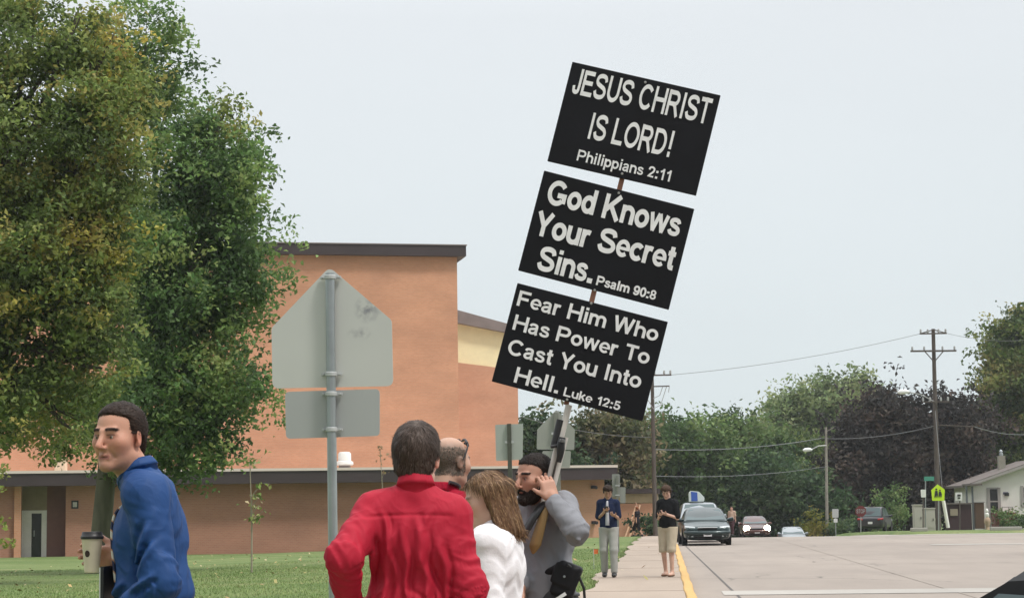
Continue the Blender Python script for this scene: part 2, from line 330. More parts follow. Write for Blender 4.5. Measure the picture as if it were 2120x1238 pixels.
# ================================================================== school building
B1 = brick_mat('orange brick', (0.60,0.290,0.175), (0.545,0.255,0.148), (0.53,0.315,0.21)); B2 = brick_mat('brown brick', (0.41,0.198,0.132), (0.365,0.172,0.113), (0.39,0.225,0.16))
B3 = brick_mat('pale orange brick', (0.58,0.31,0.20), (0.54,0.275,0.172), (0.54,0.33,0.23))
m_fascia = M('dark bronze metal', (0.045,0.032,0.034), 0.5, 0.0, var=0.15, vscale=0.6); m_flash = M('pale roof flashing', (0.66,0.58,0.52), 0.6)
m_yel = M('yellow panel', (0.86,0.79,0.50), 0.7, var=0.05); m_greyroof = M('weathered grey roof', (0.22,0.19,0.185), 0.8, var=0.2, vscale=1.0)
m_white = M('white paint', (0.78,0.77,0.74), 0.5, var=0.06); m_alum = M('grey painted metal', (0.42,0.44,0.44), 0.45, var=0.08, vscale=2)
m_dark = M('dark glass', (0.012,0.012,0.015), 0.15); m_black = M('black plastic', (0.018,0.018,0.02), 0.45)
m_tan = M('tan panel', (0.29,0.235,0.15), 0.8, var=0.12)
# the front line of the low wing: from WL (left, off frame) to WR (right end)
A0 = P(450,1060,95.5); A1 = P(1252,1060,101.0)
wd = Vector((A1.x-A0.x, A1.y-A0.y, 0)).normalized(); wn = Vector((wd.y,-wd.x,0))      # wn points to the camera
if wn.y > 0: wn = -wn
def onwall(px, back=0.0, base=None):
    """point on the wing's wall line under photo column px"""
    d = M_CW @ np.array([px-IW/2, -(1060-IH/2), -F]); d2 = Vector((d[0],d[1],0)); o = A0 - wn*back
    # solve t*d2 = o + s*wd
    den = d2.x*wd.y-d2.y*wd.x; t = (o.x*wd.y-o.y*wd.x)/den
    return Vector((d2.x*t, d2.y*t, 0))
def zat(px, py, pt):
    """height that shows at photo row py above ground point pt"""
    q = P(px,py,pt.y); return q.z
sch = thing('school_building', 'large orange brick school with dark metal roof edge and long low front wing', 'building', (A0.x, A0.y, -0.7))
O = Vector(sch.location)
def loc(p): return Vector(p)-O
def wallbox(name, pa, pb, z0, z1, depth, mat, parent, front=0.0, bevel=0.0):
    """box on the wall line between ground points pa, pb; front = how far it stands out"""
    mb = MB(); a = Vector((pa.x,pa.y,z0))+wn*front; b = Vector((pb.x,pb.y,z0))+wn*front
    mb.prism([loc(a),loc(b),loc(b-wn*depth),loc(a-wn*depth)], (0,0,z1-z0)); return mb.build(name, mat, parent)
zf1 = zat(700,974,onwall(700)); zf0 = zat(700,999,onwall(700))          # fascia top / bottom
# pixel columns of the doorway (recess) in the wing
cL, cD0, cD1, cS, cP = -60, 41, 95, 133, 183
WLp, WRp = onwall(cL-500), onwall(1252)
d0, d1 = onwall(42), onwall(136)
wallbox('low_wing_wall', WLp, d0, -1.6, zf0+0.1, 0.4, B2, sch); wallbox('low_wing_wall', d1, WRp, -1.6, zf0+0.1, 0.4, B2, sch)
pil0, pil1 = onwall(30), onwall(44)
wallbox('pier', pil0, pil1, -1.6, zf0+0.1, 0.5, B1, sch, front=0.25)
rec = 1.2
r0, r1 = onwall(38, rec), onwall(142, rec)
wallbox('recess_wall', onwall(97,rec), r1, -1.6, zf0+0.1, 0.3, M('dark maroon panel', (0.21,0.105,0.085), 0.8, var=0.08), sch)  # recess wall in a darker maroon than the brick
for pp in (d0, d1):
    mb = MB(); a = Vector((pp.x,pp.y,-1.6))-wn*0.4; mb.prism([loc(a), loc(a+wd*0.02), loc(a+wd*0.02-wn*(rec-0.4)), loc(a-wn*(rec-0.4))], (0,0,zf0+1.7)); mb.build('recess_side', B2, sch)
pw = onwall(680)
pd0, pd1 = onwall(42,rec), onwall(97,rec); zdt = zat(70,1056,pd0); zg = float(gz(pd0.x,pd0.y))
wallbox('transom_panel', pd0, pd1, zdt, zf0+0.1, 0.2, m_tan, sch)
dr = wallbox('door', pd0+wd*0.55, pd1-wd*0.25, zg-0.3, zdt-0.15, 0.06, m_dark, sch, front=-0.02)
fr = MB()
for (a,b,z0,z1) in ((pd0,pd0+wd*0.55,zg-0.3,zdt),(pd1-wd*0.25,pd1,zg-0.3,zdt),(pd0+wd*0.55,pd1-wd*0.25,zdt-0.15,zdt)):
    q = Vector((a.x,a.y,z0))+wn*0.04; q2 = Vector((b.x,b.y,z0))+wn*0.04; fr.prism([loc(q),loc(q2),loc(q2-wn*0.12),loc(q-wn*0.12)], (0,0,z1-z0))
fr.build('door_frame', m_white, sch)
hb = MB(); q = Vector((pd0.x,pd0.y,zg+1.0))+wd*0.68+wn*0.08; hb.tube([loc(q),loc(q+Vector((0,0,0.3)))],0.025); hb.build('door_handle', m_alum, dr).matrix_parent_inverse = Matrix.Identity(4)
# number plate beside the door: the figure 38-like plate in the photo reads as a small framed number
pq = onwall(155); zc = zat(155,1044,pq)
np_ = wallbox('number_plate', pq-wd*0.17, pq+wd*0.17, zc-0.2, zc+0.2, 0.05, m_black, sch, front=0.045); wallbox('plate_face', pq-wd*0.10, pq+wd*0.10, zc-0.12, zc+0.12, 0.02, M('grey plate face',(.42,.40,.36),.6,var=.25,vscale=9), np_, front=0.06)
# fascia and roof of the wing
ov = 0.9
wallbox('fascia', WLp, WRp+wd*0.5, zf0, zf1, ov+0.3, m_fascia, sch, front=ov)
wallbox('roof_flashing', WLp, WRp+wd*0.5, zf1, zf1+0.13, ov+16, m_flash, sch, front=ov+0.06)
# brick upstand and the tall block behind the wing
tb = 7.0
TLp, TRp = onwall(-600,tb), onwall(952,tb); ztop = zat(760,530,onwall(760,tb)); zcap = zat(760,508,onwall(760,tb))
wallbox('hall_wall', TLp, TRp, -1.5, ztop+0.1, 22, B1, sch)
wallbox('roof_edge', TLp, TRp+wd*0.45, ztop, zcap, 22.8, m_fascia, sch, front=0.4)
wallbox('roof_cap', TLp, TRp+wd*0.5, zcap, zcap+0.06, 22.9, m_greyroof, sch, front=0.45)
# rear wing with its yellow band and sloping roof
rb = 16.0
def slope_prism(name, pxa, pxb, ya0, yb0, ya1, yb1, mat, back, depth):
    a, b = onwall(pxa,back), onwall(pxb,back); mb = MB()
    mb.prism([loc((a.x,a.y,zat(pxa,ya0,a))), loc((b.x,b.y,zat(pxb,yb0,b))), loc((b.x,b.y,zat(pxb,yb1,b))), loc((a.x,a.y,zat(pxa,ya1,a)))], -wn*depth)
    return mb.build(name, mat, sch)
slope_prism('rear_wing_wall', 900, 1076, 744, 766, 1120, 1120, B3, rb, 10)
slope_prism('yellow_band', 900, 1076, 652, 692, 744, 766, m_yel, rb+0.1, 9)
slope_prism('rear_roof', 880, 1079, 622, 676, 654, 693, m_greyroof, rb-0.35, 12)
# roof vent, roof box and floodlights
vp = onwall(714, 1.5); vb = loc((vp.x,vp.y,zf1+0.1))
vent = MB(); vent.lathe([(0.30,0),(0.30,0.22)], vb); vent.build('vent_curb', m_greyroof, sch, smooth=True)
v2 = MB(); v2.lathe([(0.42,0.20),(0.46,0.26),(0.44,0.38),(0.34,0.42),(0.33,0.80),(0.26,0.88),(0.02,0.90)], vb); v2.build('roof_vent', m_white, sch, smooth=True)
bp = onwall(125, 0.6); fb = MB(); fb.box(loc((bp.x,bp.y,zf1+0.42)), (0.55,0.4,0.62), bev=0.05); fb.build('roof_box', M('cream box', (0.72,0.55,0.40), 0.6), sch)
for px,py in ((1228,1008),(1228,1081)):
    q = onwall(px); mb = MB(); mb.box(loc((q.x,q.y,zat(px,py,q)))+wn*0.10, (0.22,0.2,0.16), rz=math.atan2(wd.y,wd.x), bev=0.03); mb.tube([loc((q.x,q.y,zat(px,py,q))), loc((q.x,q.y,zat(px,py,q)))+wn*0.28+Vector((0.12,0,-0.02))],[0.05,0.09]); mb.build('wall_light', m_black, sch)
e0 = onwall(1140); wallbox('end_wall_panel', e0, WRp, -1.6, zf0+0.05, 0.02, B3, sch, front=0.02)
# end wall of the low wing
mb = MB(); a = Vector((WRp.x,WRp.y,-1.6))-wn*0.4; mb.prism([loc(a), loc(a-wd*0.4), loc(a-wd*0.4-wn*14), loc(a-wn*14)], (0,0,zf0+1.7)); mb.build('low_wing_end', B3, sch)
# the small block beyond the wing
ab = thing('school_annex', 'small distant orange brick block with a tan band under its dark flat roof', 'building', P(1310,1100,128))
O = Vector(ab.location)
def ybox(name, pxa, pxb, pya, pyb, Y, depth, mat, par, out=0.0):
    a, b = P(pxa,pyb,Y-out), P(pxb,pya,Y-out); mb = MB(); mb.prism([loc((a.x,Y-out,a.z)),loc((b.x,Y-out,a.z)),loc((b.x,Y-out,b.z)),loc((a.x,Y-out,b.z))],(0,depth,0)); return mb.build(name, mat, par)
ybox('wall', 1262, 1362, 1041, 1122, 128, 8, B3, ab); ybox('tan_band', 1262, 1362, 1021, 1041, 128, 8, M('tan render', (0.40,0.33,0.22), 0.8, var=0.1), ab, out=0.03); ybox('roof', 1258, 1366, 1011, 1022, 128, 8.8, m_fascia, ab, out=0.4)
rl = MB()
for (x0,y0,x1,y1) in ((1317,1047,1294,1112),(1325,1045,1303,1112)): rl.tube([loc(P(x0,y0,127.6)),loc(P(x1,y1,127.0))],0.06)
rl.build('ramp_rail', M('rail paint',(0.62,0.40,0.26),0.6), ab)
# ================================================================== trees
def leaf_mesh(name, C, size, r, pal, palw, up=0.75, spread=0.28, wid=0.55):
    """C: (n,3) leaf centres, with their clump shade index in pal"""
    n = len(C); nrm = r.normal(size=(n,3)); nrm[:,2] += up; nrm /= np.linalg.norm(nrm,axis=1)[:,None]
    t = r.normal(size=(n,3)); t -= nrm*(t*nrm).sum(1)[:,None]; t /= np.linalg.norm(t,axis=1)[:,None]; b = np.cross(nrm,t)
    s = (size*r.uniform(0.6,1.35,n))[:,None]
    fold = nrm*s*0.18
    V = np.stack([C-t*s*0.5, C-b*s*wid*0.5+fold, C+t*s*0.5, C+b*s*wid*0.5+fold],1).reshape(-1,3)
    base = pal[palw]; c = base*r.uniform(1-spread,1+spread,(n,1))*r.uniform(0.93,1.07,(n,3))
    return mesh_np(name, V, np.arange(4*n).reshape(n,4), cols=np.repeat(np.clip(c,0.004,0.9),4,0))
def leaf_mat(name, tr=0.42, rough=0.6):
    m = bpy.data.materials.new(name); m.use_nodes = True; t = m.node_tree; b = t.nodes['Principled BSDF']; l = t.links.new
    a = t.nodes.new('ShaderNodeAttribute'); a.attribute_name = 'Col'; l(a.outputs['Color'], b.inputs['Base Color']); b.inputs['Roughness'].default_value = rough; b.inputs['Specular IOR Level'].default_value = 0.3
    tr_ = t.nodes.new('ShaderNodeBsdfTranslucent'); l(a.outputs['Color'], tr_.inputs['Color']); mx = t.nodes.new('ShaderNodeMixShader'); mx.inputs[0].default_value = tr
    l(b.outputs[0], mx.inputs[1]); l(tr_.outputs[0], mx.inputs[2]); l(mx.outputs[0], t.nodes['Material Output'].inputs['Surface']); return m
LEAF = leaf_mat('tree leaves'); BARK = M('bark', (0.085,0.070,0.055), 0.95, var=0.35, vscale=6, bump=0.8, bscale=12, stretch=(1,1,0.25)); BARKG = M('mossy bark', (0.105,0.102,0.066), 0.95, var=0.35, vscale=5, bump=0.9, bscale=10, stretch=(1,1,0.25))
def tree(label, base, blobs, trunk_r, leaf, nclump, per, pal, seed, clump_r=0.4, bark=None, group=None, name='tree', cat='tree', inner=0.45, limbs=True, pw=None, hang=0.0):
    """blobs: (centre, (rx,ry,rz), weight, palette row) in world space"""
    r = np.random.RandomState(seed); base = Vector(base)
    root = thing(name, label, cat, base, 0, group)
    W = np.array([b[2]*(b[1][0]*b[1][1]*b[1][2])**(2/3) for b in blobs]); W = W/W.sum()
    cs, ci, bt = [], [], []; bough = clump_r*1.7
    for bi,(c,rad,wt,pi) in enumerate(blobs):
        m = max(3,int(nclump*W[bi])); d = r.normal(size=(m,3)); d /= np.linalg.norm(d,axis=1)[:,None]
        lob = 1+0.30*perlin(d*2.3+bi*7.1+seed)+0.16*perlin(d*5.5+bi*3.1+seed)
        rr = (inner+(1-inner)*r.uniform(0,1,m)**0.55)*lob*r.uniform(0.92,1.08,m)
        # boughs first, then clumps round each bough
        nb = max(2,m//13); which_b = r.randint(0,nb,m); bp_ = np.array(c)+d[:nb]*np.array(rad)*rr[:nb,None]
        off = r.normal(size=(m,3))*bough*np.array([1,1,0.55])*r.uniform(0.5,1.15,nb)[which_b][:,None]
        cs.append(bp_[which_b]+off+d[which_b]*bough*0.25); ci.append(np.full(m,pi)); bt.append(r.normal(0,0.75,nb)[which_b])
    cs = np.concatenate(cs); ci = np.concatenate(ci); bt = np.concatenate(bt)
    # each clump picks a tone from its palette row
    rows = pal; K = len(rows[0]); tone = np.clip(((perlin(cs*0.55/ max(clump_r,0.2)*0.5+seed)*1.1+0.5)*K+r.normal(0,0.5,len(cs))+bt).astype(int),0,K-1)
    flat = np.array([c for row in rows for c in row]); idx = ci*K+tone
    n = len(cs)*per; which = np.repeat(np.arange(len(cs)),per)
    # leaves sit along a short twig in each clump
    tw = r.normal(size=(len(cs),3)); tw[:,2] = np.abs(tw[:,2])*0.5-hang; tw /= np.linalg.norm(tw,axis=1)[:,None]
    C = cs[which]+tw[which]*(r.uniform(-1,1,n)*clump_r*1.1)[:,None]+r.normal(size=(n,3))*clump_r*0.42
    B = np.array(base); me = leaf_mesh('crown', C-B, leaf, r, flat, idx[which])
    link('crown', me, LEAF, root)
    # trunk and limbs
    mb = MB(); top = np.average(np.array([b[0] for b in blobs]),axis=0,weights=W); H = top[2]-B[2]
    low = min(b[0][2]-b[1][2] for b in blobs); fork = Vector((base.x+(top[0]-base.x)*0.15, base.y+(top[1]-base.y)*0.15, max(base.z+0.12*H, low+0.10*H)))
    pts = [Vector((0,0,-0.5)), Vector((0,0,0.05)), Vector((0.02,0,0.5)), fork-base, (Vector(top)-base)*0.8, Vector(top)-base+Vector((0.1,0,0.05*H))]
    mb.tube(pts, [trunk_r*1.55,trunk_r*1.3,trunk_r*1.02,trunk_r*0.92,trunk_r*0.45,trunk_r*0.1], n=12)
    if limbs:
        for bi,(c,rad,wt,pi) in enumerate(blobs):
            e_ = Vector(c)-base; s0 = (fork-base).lerp(Vector(top)-base, 0.15+0.5*r.uniform()); m1 = s0.lerp(e_,0.5)+Vector((r.normal()*0.1,r.normal()*0.1,0.04*H))
            mb.tube([s0,m1,e_,e_+(e_-s0)*0.08], [trunk_r*0.42,trunk_r*0.3,trunk_r*0.17,trunk_r*0.05], n=7)
            for q in range(3):
                d = Vector(r.normal(size=3)); d.z = abs(d.z); d.normalize(); d2 = Vector((d.x*rad[0],d.y*rad[1],d.z*rad[2]))*0.85
                mb.tube([m1.lerp(e_,0.5), m1.lerp(e_,0.8)+d2*0.4, e_+d2], [trunk_r*0.18,trunk_r*0.1,trunk_r*0.03], n=5)
    mb.build('trunk', bark or BARK, root, smooth=True)
    return root
def PB(px, py, rx, ry, Y, w=1.0, row=0, dy=0.0, ry_depth=None):
    """crown lobe from its place and size in the photo at street depth Y"""
    c = P(px,py,Y+dy); s = (Y+dy)/F*(0.86 if Y<100 else 1.0); return (tuple(c), (rx*s, (ry_depth or (rx+ry)/2)*s, ry*s), w, row)
G_DARK = [(0.074, 0.132, 0.048), (0.111, 0.194, 0.067), (0.159, 0.265, 0.084), (0.242, 0.348, 0.113), (0.338, 0.414, 0.14)]
G_YEL = [(0.09, 0.131, 0.04), (0.143, 0.203, 0.059), (0.202, 0.269, 0.078), (0.276, 0.33, 0.093), (0.397, 0.361, 0.109)]
G_GOLD = [(0.178, 0.211, 0.049), (0.267, 0.272, 0.061), (0.386, 0.351, 0.073), (0.505, 0.421, 0.097), (0.446, 0.316, 0.097)]
# dark tree whose trunk stands on the lawn beside the doorway
tb_ = P(203,1180,57); tb_.z = float(gz(tb_.x,57))
tree('large dark green tree with mossy trunk on the lawn before the school doorway', tb_,
  [PB(300,120,88,108,57,1.0,0,1.0),PB(330,200,62,70,57,.8,0,1.5),PB(404,330,115,105,57,1.1,0),PB(454,430,92,125,57,1.1,0),PB(400,560,140,150,57,1.2,0,-0.5),PB(474,600,66,105,57,0.9,0),PB(414,740,105,120,57,1.1,0,-.5),
   PB(330,830,130,110,57,1.1,0,-1),PB(404,890,95,80,57,1.0,0),PB(300,560,130,180,57,.8,0,2.0),PB(150,850,150,70,57,0.75,1,1),PB(60,860,120,75,57,0.6,1,1.5),PB(464,830,50,60,57,.8,0),PB(250,920,90,50,57,.7,0,-.5),PB(390,955,40,26,57,.5,0),PB(459,250,42,36,57,.5,1)],
  0.30, 0.175, 2700, 30, [G_DARK, G_YEL], 11, clump_r=0.38, bark=BARKG, hang=0.3)
tl_ = P(-160,1200,46); tl_.z = float(gz(tl_.x,46))
tree('large yellowing maple tree beside the road edge with golden patches in its crown', tl_,
  [PB(60,110,150,120,46,1.0,0,0.5),PB(150,60,80,60,46,.6,0),PB(190,210,110,120,46,1.1,0),PB(40,300,170,150,46,1.1,0),PB(190,330,125,110,46,1.1,0,-.4),PB(50,520,180,150,46,1.1,0,-.5),PB(160,480,105,110,46,1.0,0,-.5),PB(225,410,75,80,46,.9,0),PB(185,540,75,85,46,0.7,1,-.8),
   PB(60,700,160,130,46,1.0,0,-.5),PB(160,650,95,95,46,1.0,0,-.5),PB(190,760,80,75,46,0.9,0,-.6),PB(40,830,130,75,46,.8,0,-.3),PB(-120,300,160,260,46,.7,0),PB(-120,650,160,230,46,.7,0),PB(215,115,55,50,46,.5,1),PB(110,640,50,40,46,.45,1,-1.3),PB(130,875,60,40,46,.55,0)],
  0.32, 0.15, 3200, 30, [G_YEL, G_GOLD], 5, clump_r=0.33, hang=0.3)
# far trees
T_BR = [(0.064, 0.08, 0.035), (0.099, 0.115, 0.048), (0.147, 0.144, 0.067), (0.216, 0.184, 0.099), (0.272, 0.224, 0.136)]
T_MID = [(0.053, 0.093, 0.036), (0.081, 0.139, 0.049), (0.114, 0.187, 0.064), (0.164, 0.246, 0.085), (0.223, 0.294, 0.11)]
T_LT = [(0.115, 0.157, 0.07), (0.163, 0.221, 0.096), (0.221, 0.288, 0.127), (0.288, 0.355, 0.157), (0.365, 0.413, 0.202)]
T_DK = [(0.026, 0.053, 0.026), (0.041, 0.078, 0.035), (0.059, 0.109, 0.048), (0.086, 0.142, 0.062), (0.12, 0.178, 0.078)]
T_PUR = [(0.028, 0.027, 0.025), (0.043, 0.039, 0.034), (0.06, 0.05, 0.043), (0.085, 0.066, 0.054), (0.114, 0.085, 0.066)]
T_RT = [(0.062, 0.1, 0.031), (0.095, 0.146, 0.041), (0.144, 0.199, 0.054), (0.212, 0.246, 0.07), (0.294, 0.278, 0.089)]
def far_tree(label, Y, blobs, pal, seed, n=700, leaf=0.42, cr=0.75, tr=0.32, base_px=None, per=20, group=None):
    bx = base_px if base_px else sum(b[0] for b in blobs)/len(blobs); b0 = P(bx,1100,Y); b0.z = float(gz(b0.x,Y))
    return tree(label, b0, [PB(b[0],b[1],b[2],b[3],Y,b[4] if len(b)>4 else 1.0,0,b[5] if len(b)>5 else 0) for b in blobs], tr, leaf, n, per, [pal], seed, clump_r=cr, group=group)
GF = 'trees along the far street'
far_tree('dark bushy tree peeping out behind the pentagon sign left of the bearded man', 128, [(1112,925,26,24),(1128,945,30,26),(1105,945,22,20)], T_DK, 21, n=220, group=GF)
far_tree('brownish green tree with feathery upright tops over the low brick wing', 135, [(1205,925,38,48),(1250,920,48,52),(1282,955,40,55),(1230,985,60,52),(1180,975,40,45)], T_BR, 22, n=700, group=GF)
far_tree('broad mid green tree behind the street pole over the parked cars', 160, [(1390,910,55,46),(1340,960,62,60),(1420,960,80,60),(1360,1030,90,60),(1445,905,45,30),(1310,990,40,50)], T_MID, 23, n=1100, group=GF)
far_tree('rounded green tree above the oncoming car with its lit headlights', 168, [(1500,915,52,44),(1540,960,70,60),(1470,980,70,60),(1520,1040,80,50),(1590,960,45,60)], T_MID, 24, n=1100, group=GF)
far_tree('tallest pale green tree behind the other trees of the street', 215, [(1650,840,42,40),(1740,830,48,42),(1790,845,30,40),(1700,870,85,48),(1620,905,50,38),(1660,930,70,40)], T_LT, 25, n=1000, leaf=0.5, cr=0.9, group=GF)
far_tree('olive green tree behind the wooden lamp pole', 180, [(1640,960,50,45),(1690,970,45,48),(1665,1010,60,45)], T_RT, 26, n=560, group=GF)
far_tree('dark green tree with low boughs over the white car on the crest', 158, [(1600,1010,52,52),(1650,1040,60,50),(1560,1050,60,45),(1690,1060,45,40),(1620,1070,70,40)], T_DK, 27, n=900, group=GF)
far_tree('broad purple leaved tree shading the side street', 165, [(1855,858,60,42),(1930,856,62,42),(1800,915,50,58),(1880,920,90,75),(1960,930,75,75),(1765,990,45,70),(1850,1010,90,65),(1950,1010,80,60),(1760,1040,40,40),(1990,900,45,60),(1820,870,50,45)], T_PUR, 28, n=2400, leaf=0.42, tr=0.4, base_px=1885, group=GF)
far_tree('big leafy green tree rising behind the white house at the right edge', 172, [(2118,705,34,50),(2112,770,48,66),(2094,845,62,66),(2140,800,80,140),(2078,915,58,52),(2118,930,70,55),(2128,690,28,38)], T_RT, 29, n=1800, leaf=0.42, tr=0.4, group=GF)
far_tree('dark thicket tree filling the gap behind the white house roof', 185, [(2020,960,60,50),(2080,950,60,40),(2000,1010,60,50),(2060,1010,70,50),(2140,960,50,50)], T_DK, 30, n=900, group=GF)
far_tree('dark tree closing the street between lamp pole and purple tree', 200, [(1730,1000,50,60),(1700,1050,60,45),(1780,1060,60,40),(1850,1065,60,35)], T_DK, 31, n=800, group=GF)
far_tree('dark tree between the annex roof and the street pole', 175, [(1290,1010,50,50),(1230,1030,60,50),(1330,1060,60,40),(1400,1070,60,40),(1470,1075,60,40)], T_DK, 32, n=900, group=GF)
def shrub(label, px, py, Y, rx, ry, pal, seed, n=60, leaf=0.25, cr=0.35):
    b0 = P(px,py,Y); b0.z = float(gz(b0.x,Y)); s = Y/F
    return tree(label, b0, [((b0.x,b0.y,P(px,py,Y).z),(rx*s,rx*s,ry*s),1,0)], 0.05, leaf, n, 16, [pal], seed, clump_r=cr, limbs=False, name='shrub', cat='shrub')
shrub('small yellow green bush at the foot of the wooden lamp pole', 1700, 1084, 150, 20, 18, [(0.11,0.12,0.02),(0.16,0.17,0.03),(0.21,0.21,0.04),(0.26,0.24,0.05),(0.3,0.26,0.06)], 41)
shrub('young bright green tree like bush beside the dark parked suv', 1838, 1050, 150, 28, 38, T_MID, 42, n=120)
shrub('dark bush at the foot of the tall left street pole', 1347, 1092, 119, 14, 14, T_DK, 43)
shrub('low grey green bush by the porch at the right edge', 2100, 1078, 147, 30, 16, T_MID, 44, n=90)
shrub('low dark bush beside the red stop sign', 1745, 1088, 150, 32, 14, T_DK, 45, n=90)
# sapling on the lawn
def sapling(label, px, pyb, pyt, Y, sprays, seed, pal, lean=-4, ground=True, tr=0.022):
    r = np.random.RandomState(seed); b0 = P(px,pyb,Y); b0.z = float(gz(b0.x,Y)); root = thing('sapling', label, 'tree', b0); B = Vector(b0)
    t0 = P(px+lean,pyt,Y)-B; mb = MB(); mb.tube([Vector((0,0,-0.2)),Vector((0,0,0.02)),t0*0.5+Vector((0.03,0,0)),t0],[tr*1.5,tr*1.2,tr,tr*0.4],n=8); cs = []
    for (sx,sy,k) in sprays:
        c = P(sx,sy,Y)-B; f = min(0.95,max(0.05,(c.z-0.3)/t0.z)); a = t0*f; mb.tube([a,(a+c)/2+Vector((0,0,0.04)),c],[tr*0.6,tr*0.4,tr*0.2],n=5)
        for q in range(k): cs.append(np.array(c)+r.normal(size=3)*np.array([0.09,0.09,0.06]))
    mb.build('trunk', M('sapling bark',(0.30,0.27,0.20),0.9,var=0.2), root, smooth=True)
    link('crown', leaf_mesh('crown', np.array(cs), 0.13, r, np.array(pal), r.randint(0,len(pal),len(cs))), LEAF, root); return root
SAPC = [(0.22,0.30,0.08),(0.35,0.40,0.14),(0.15,0.22,0.06),(0.5,0.45,0.28)]
sapling('thin staked sapling with a few pale leaves standing alone on the lawn', 521, 1194, 958, 50, [(542,1006,9),(527,1028,6),(541,1028,7),(519,1046,10),(538,1045,6),(549,1056,5),(526,1074,16),(521,960,7),(530,1070,10)], 51, SAPC)
sapling('spindly sapling with leafy twigs at the left frame edge on the lawn', -18, 1215, 930, 42, [(5,970,22),(-4,985,22),(4,1010,8),(6,1082,12),(14,1124,22),(2,1080,10),(20,1126,10)], 52, [(0.30,0.36,0.08),(0.42,0.44,0.16),(0.22,0.30,0.06)])
sapling('very thin bare sapling rising behind the red shirted man', 796, 1160, 928, 60, [(787,935,5),(790,950,5),(786,928,3),(797,975,3)], 53, [(0.25,0.18,0.10),(0.3,0.22,0.12)], lean=-9, tr=0.016)
# ================================================================== signs, poles, wires
def round_poly(pts, rad, n=5):
    """round the corners of a 2-D polygon"""
    out_ = []; N = len(pts)
    for i in range(N):
        p = Vector(pts[i]); a = (Vector(pts[i-1])-p); b = (Vector(pts[(i+1)%N])-p); la, lb = a.length, b.length; a.normalize(); b.normalize()
        half = math.acos(max(-1,min(1,a.dot(b))))/2; t = min(rad/math.tan(half), la*0.45, lb*0.45)
        A, B = p+a*t, p+b*t
        for k in range(n+1):
            u = k/n; out_.append(tuple(A*(1-u)**2+p*2*u*(1-u)+B*u*u))
    return out_
def face_plate(name, pxs, Y, mat, par, rad=0.03, th=0.006, out=0.0):
    """flat plate from photo corner points, standing at depth Y"""
    O = Vector(par.location) if par is not None else Vector(); q = [P(x,y,Y-out) for x,y in pxs]
    pts = round_poly([(v.x,v.z) for v in q], rad); mb = MB(); mb.prism([Vector((x,Y-out,z))-O for x,z in pts], (0,th,0)); return mb.build(name, mat, par)
# grotesque lettering drawn from strokes; capitals are 1 high, x-height 0.73
def _arc(cx,cy,rx,ry,a0,a1,n=14): return [(cx+rx*math.cos(math.radians(a0+(a1-a0)*k/n)), cy+ry*math.sin(math.radians(a0+(a1-a0)*k/n))) for k in range(n+1)]
def _cr(p,n=6):
    q=[p[0]]+list(p)+[p[-1]]; o=[]
    for i in range(1,len(q)-2):
        for k in range(n):
            t=k/n; o.append(tuple(0.5*((2*q[i][d])+(-q[i-1][d]+q[i+1][d])*t+(2*q[i-1][d]-5*q[i][d]+4*q[i+1][d]-q[i+2][d])*t*t+(-q[i-1][d]+3*q[i][d]-3*q[i+1][d]+q[i+2][d])*t**3) for d in (0,1)))
    return o+[tuple(p[-1])]
_S=[(.76,.70),(.68,.86),(.44,.91),(.21,.85),(.14,.71),(.23,.59),(.45,.515),(.69,.43),(.78,.28),(.68,.14),(.44,.09),(.2,.14),(.1,.31)]
_s=[(.51,.51),(.45,.61),(.3,.645),(.15,.60),(.12,.52),(.19,.43),(.34,.375),(.48,.31),(.52,.2),(.45,.11),(.31,.085),(.15,.12),(.08,.23)]
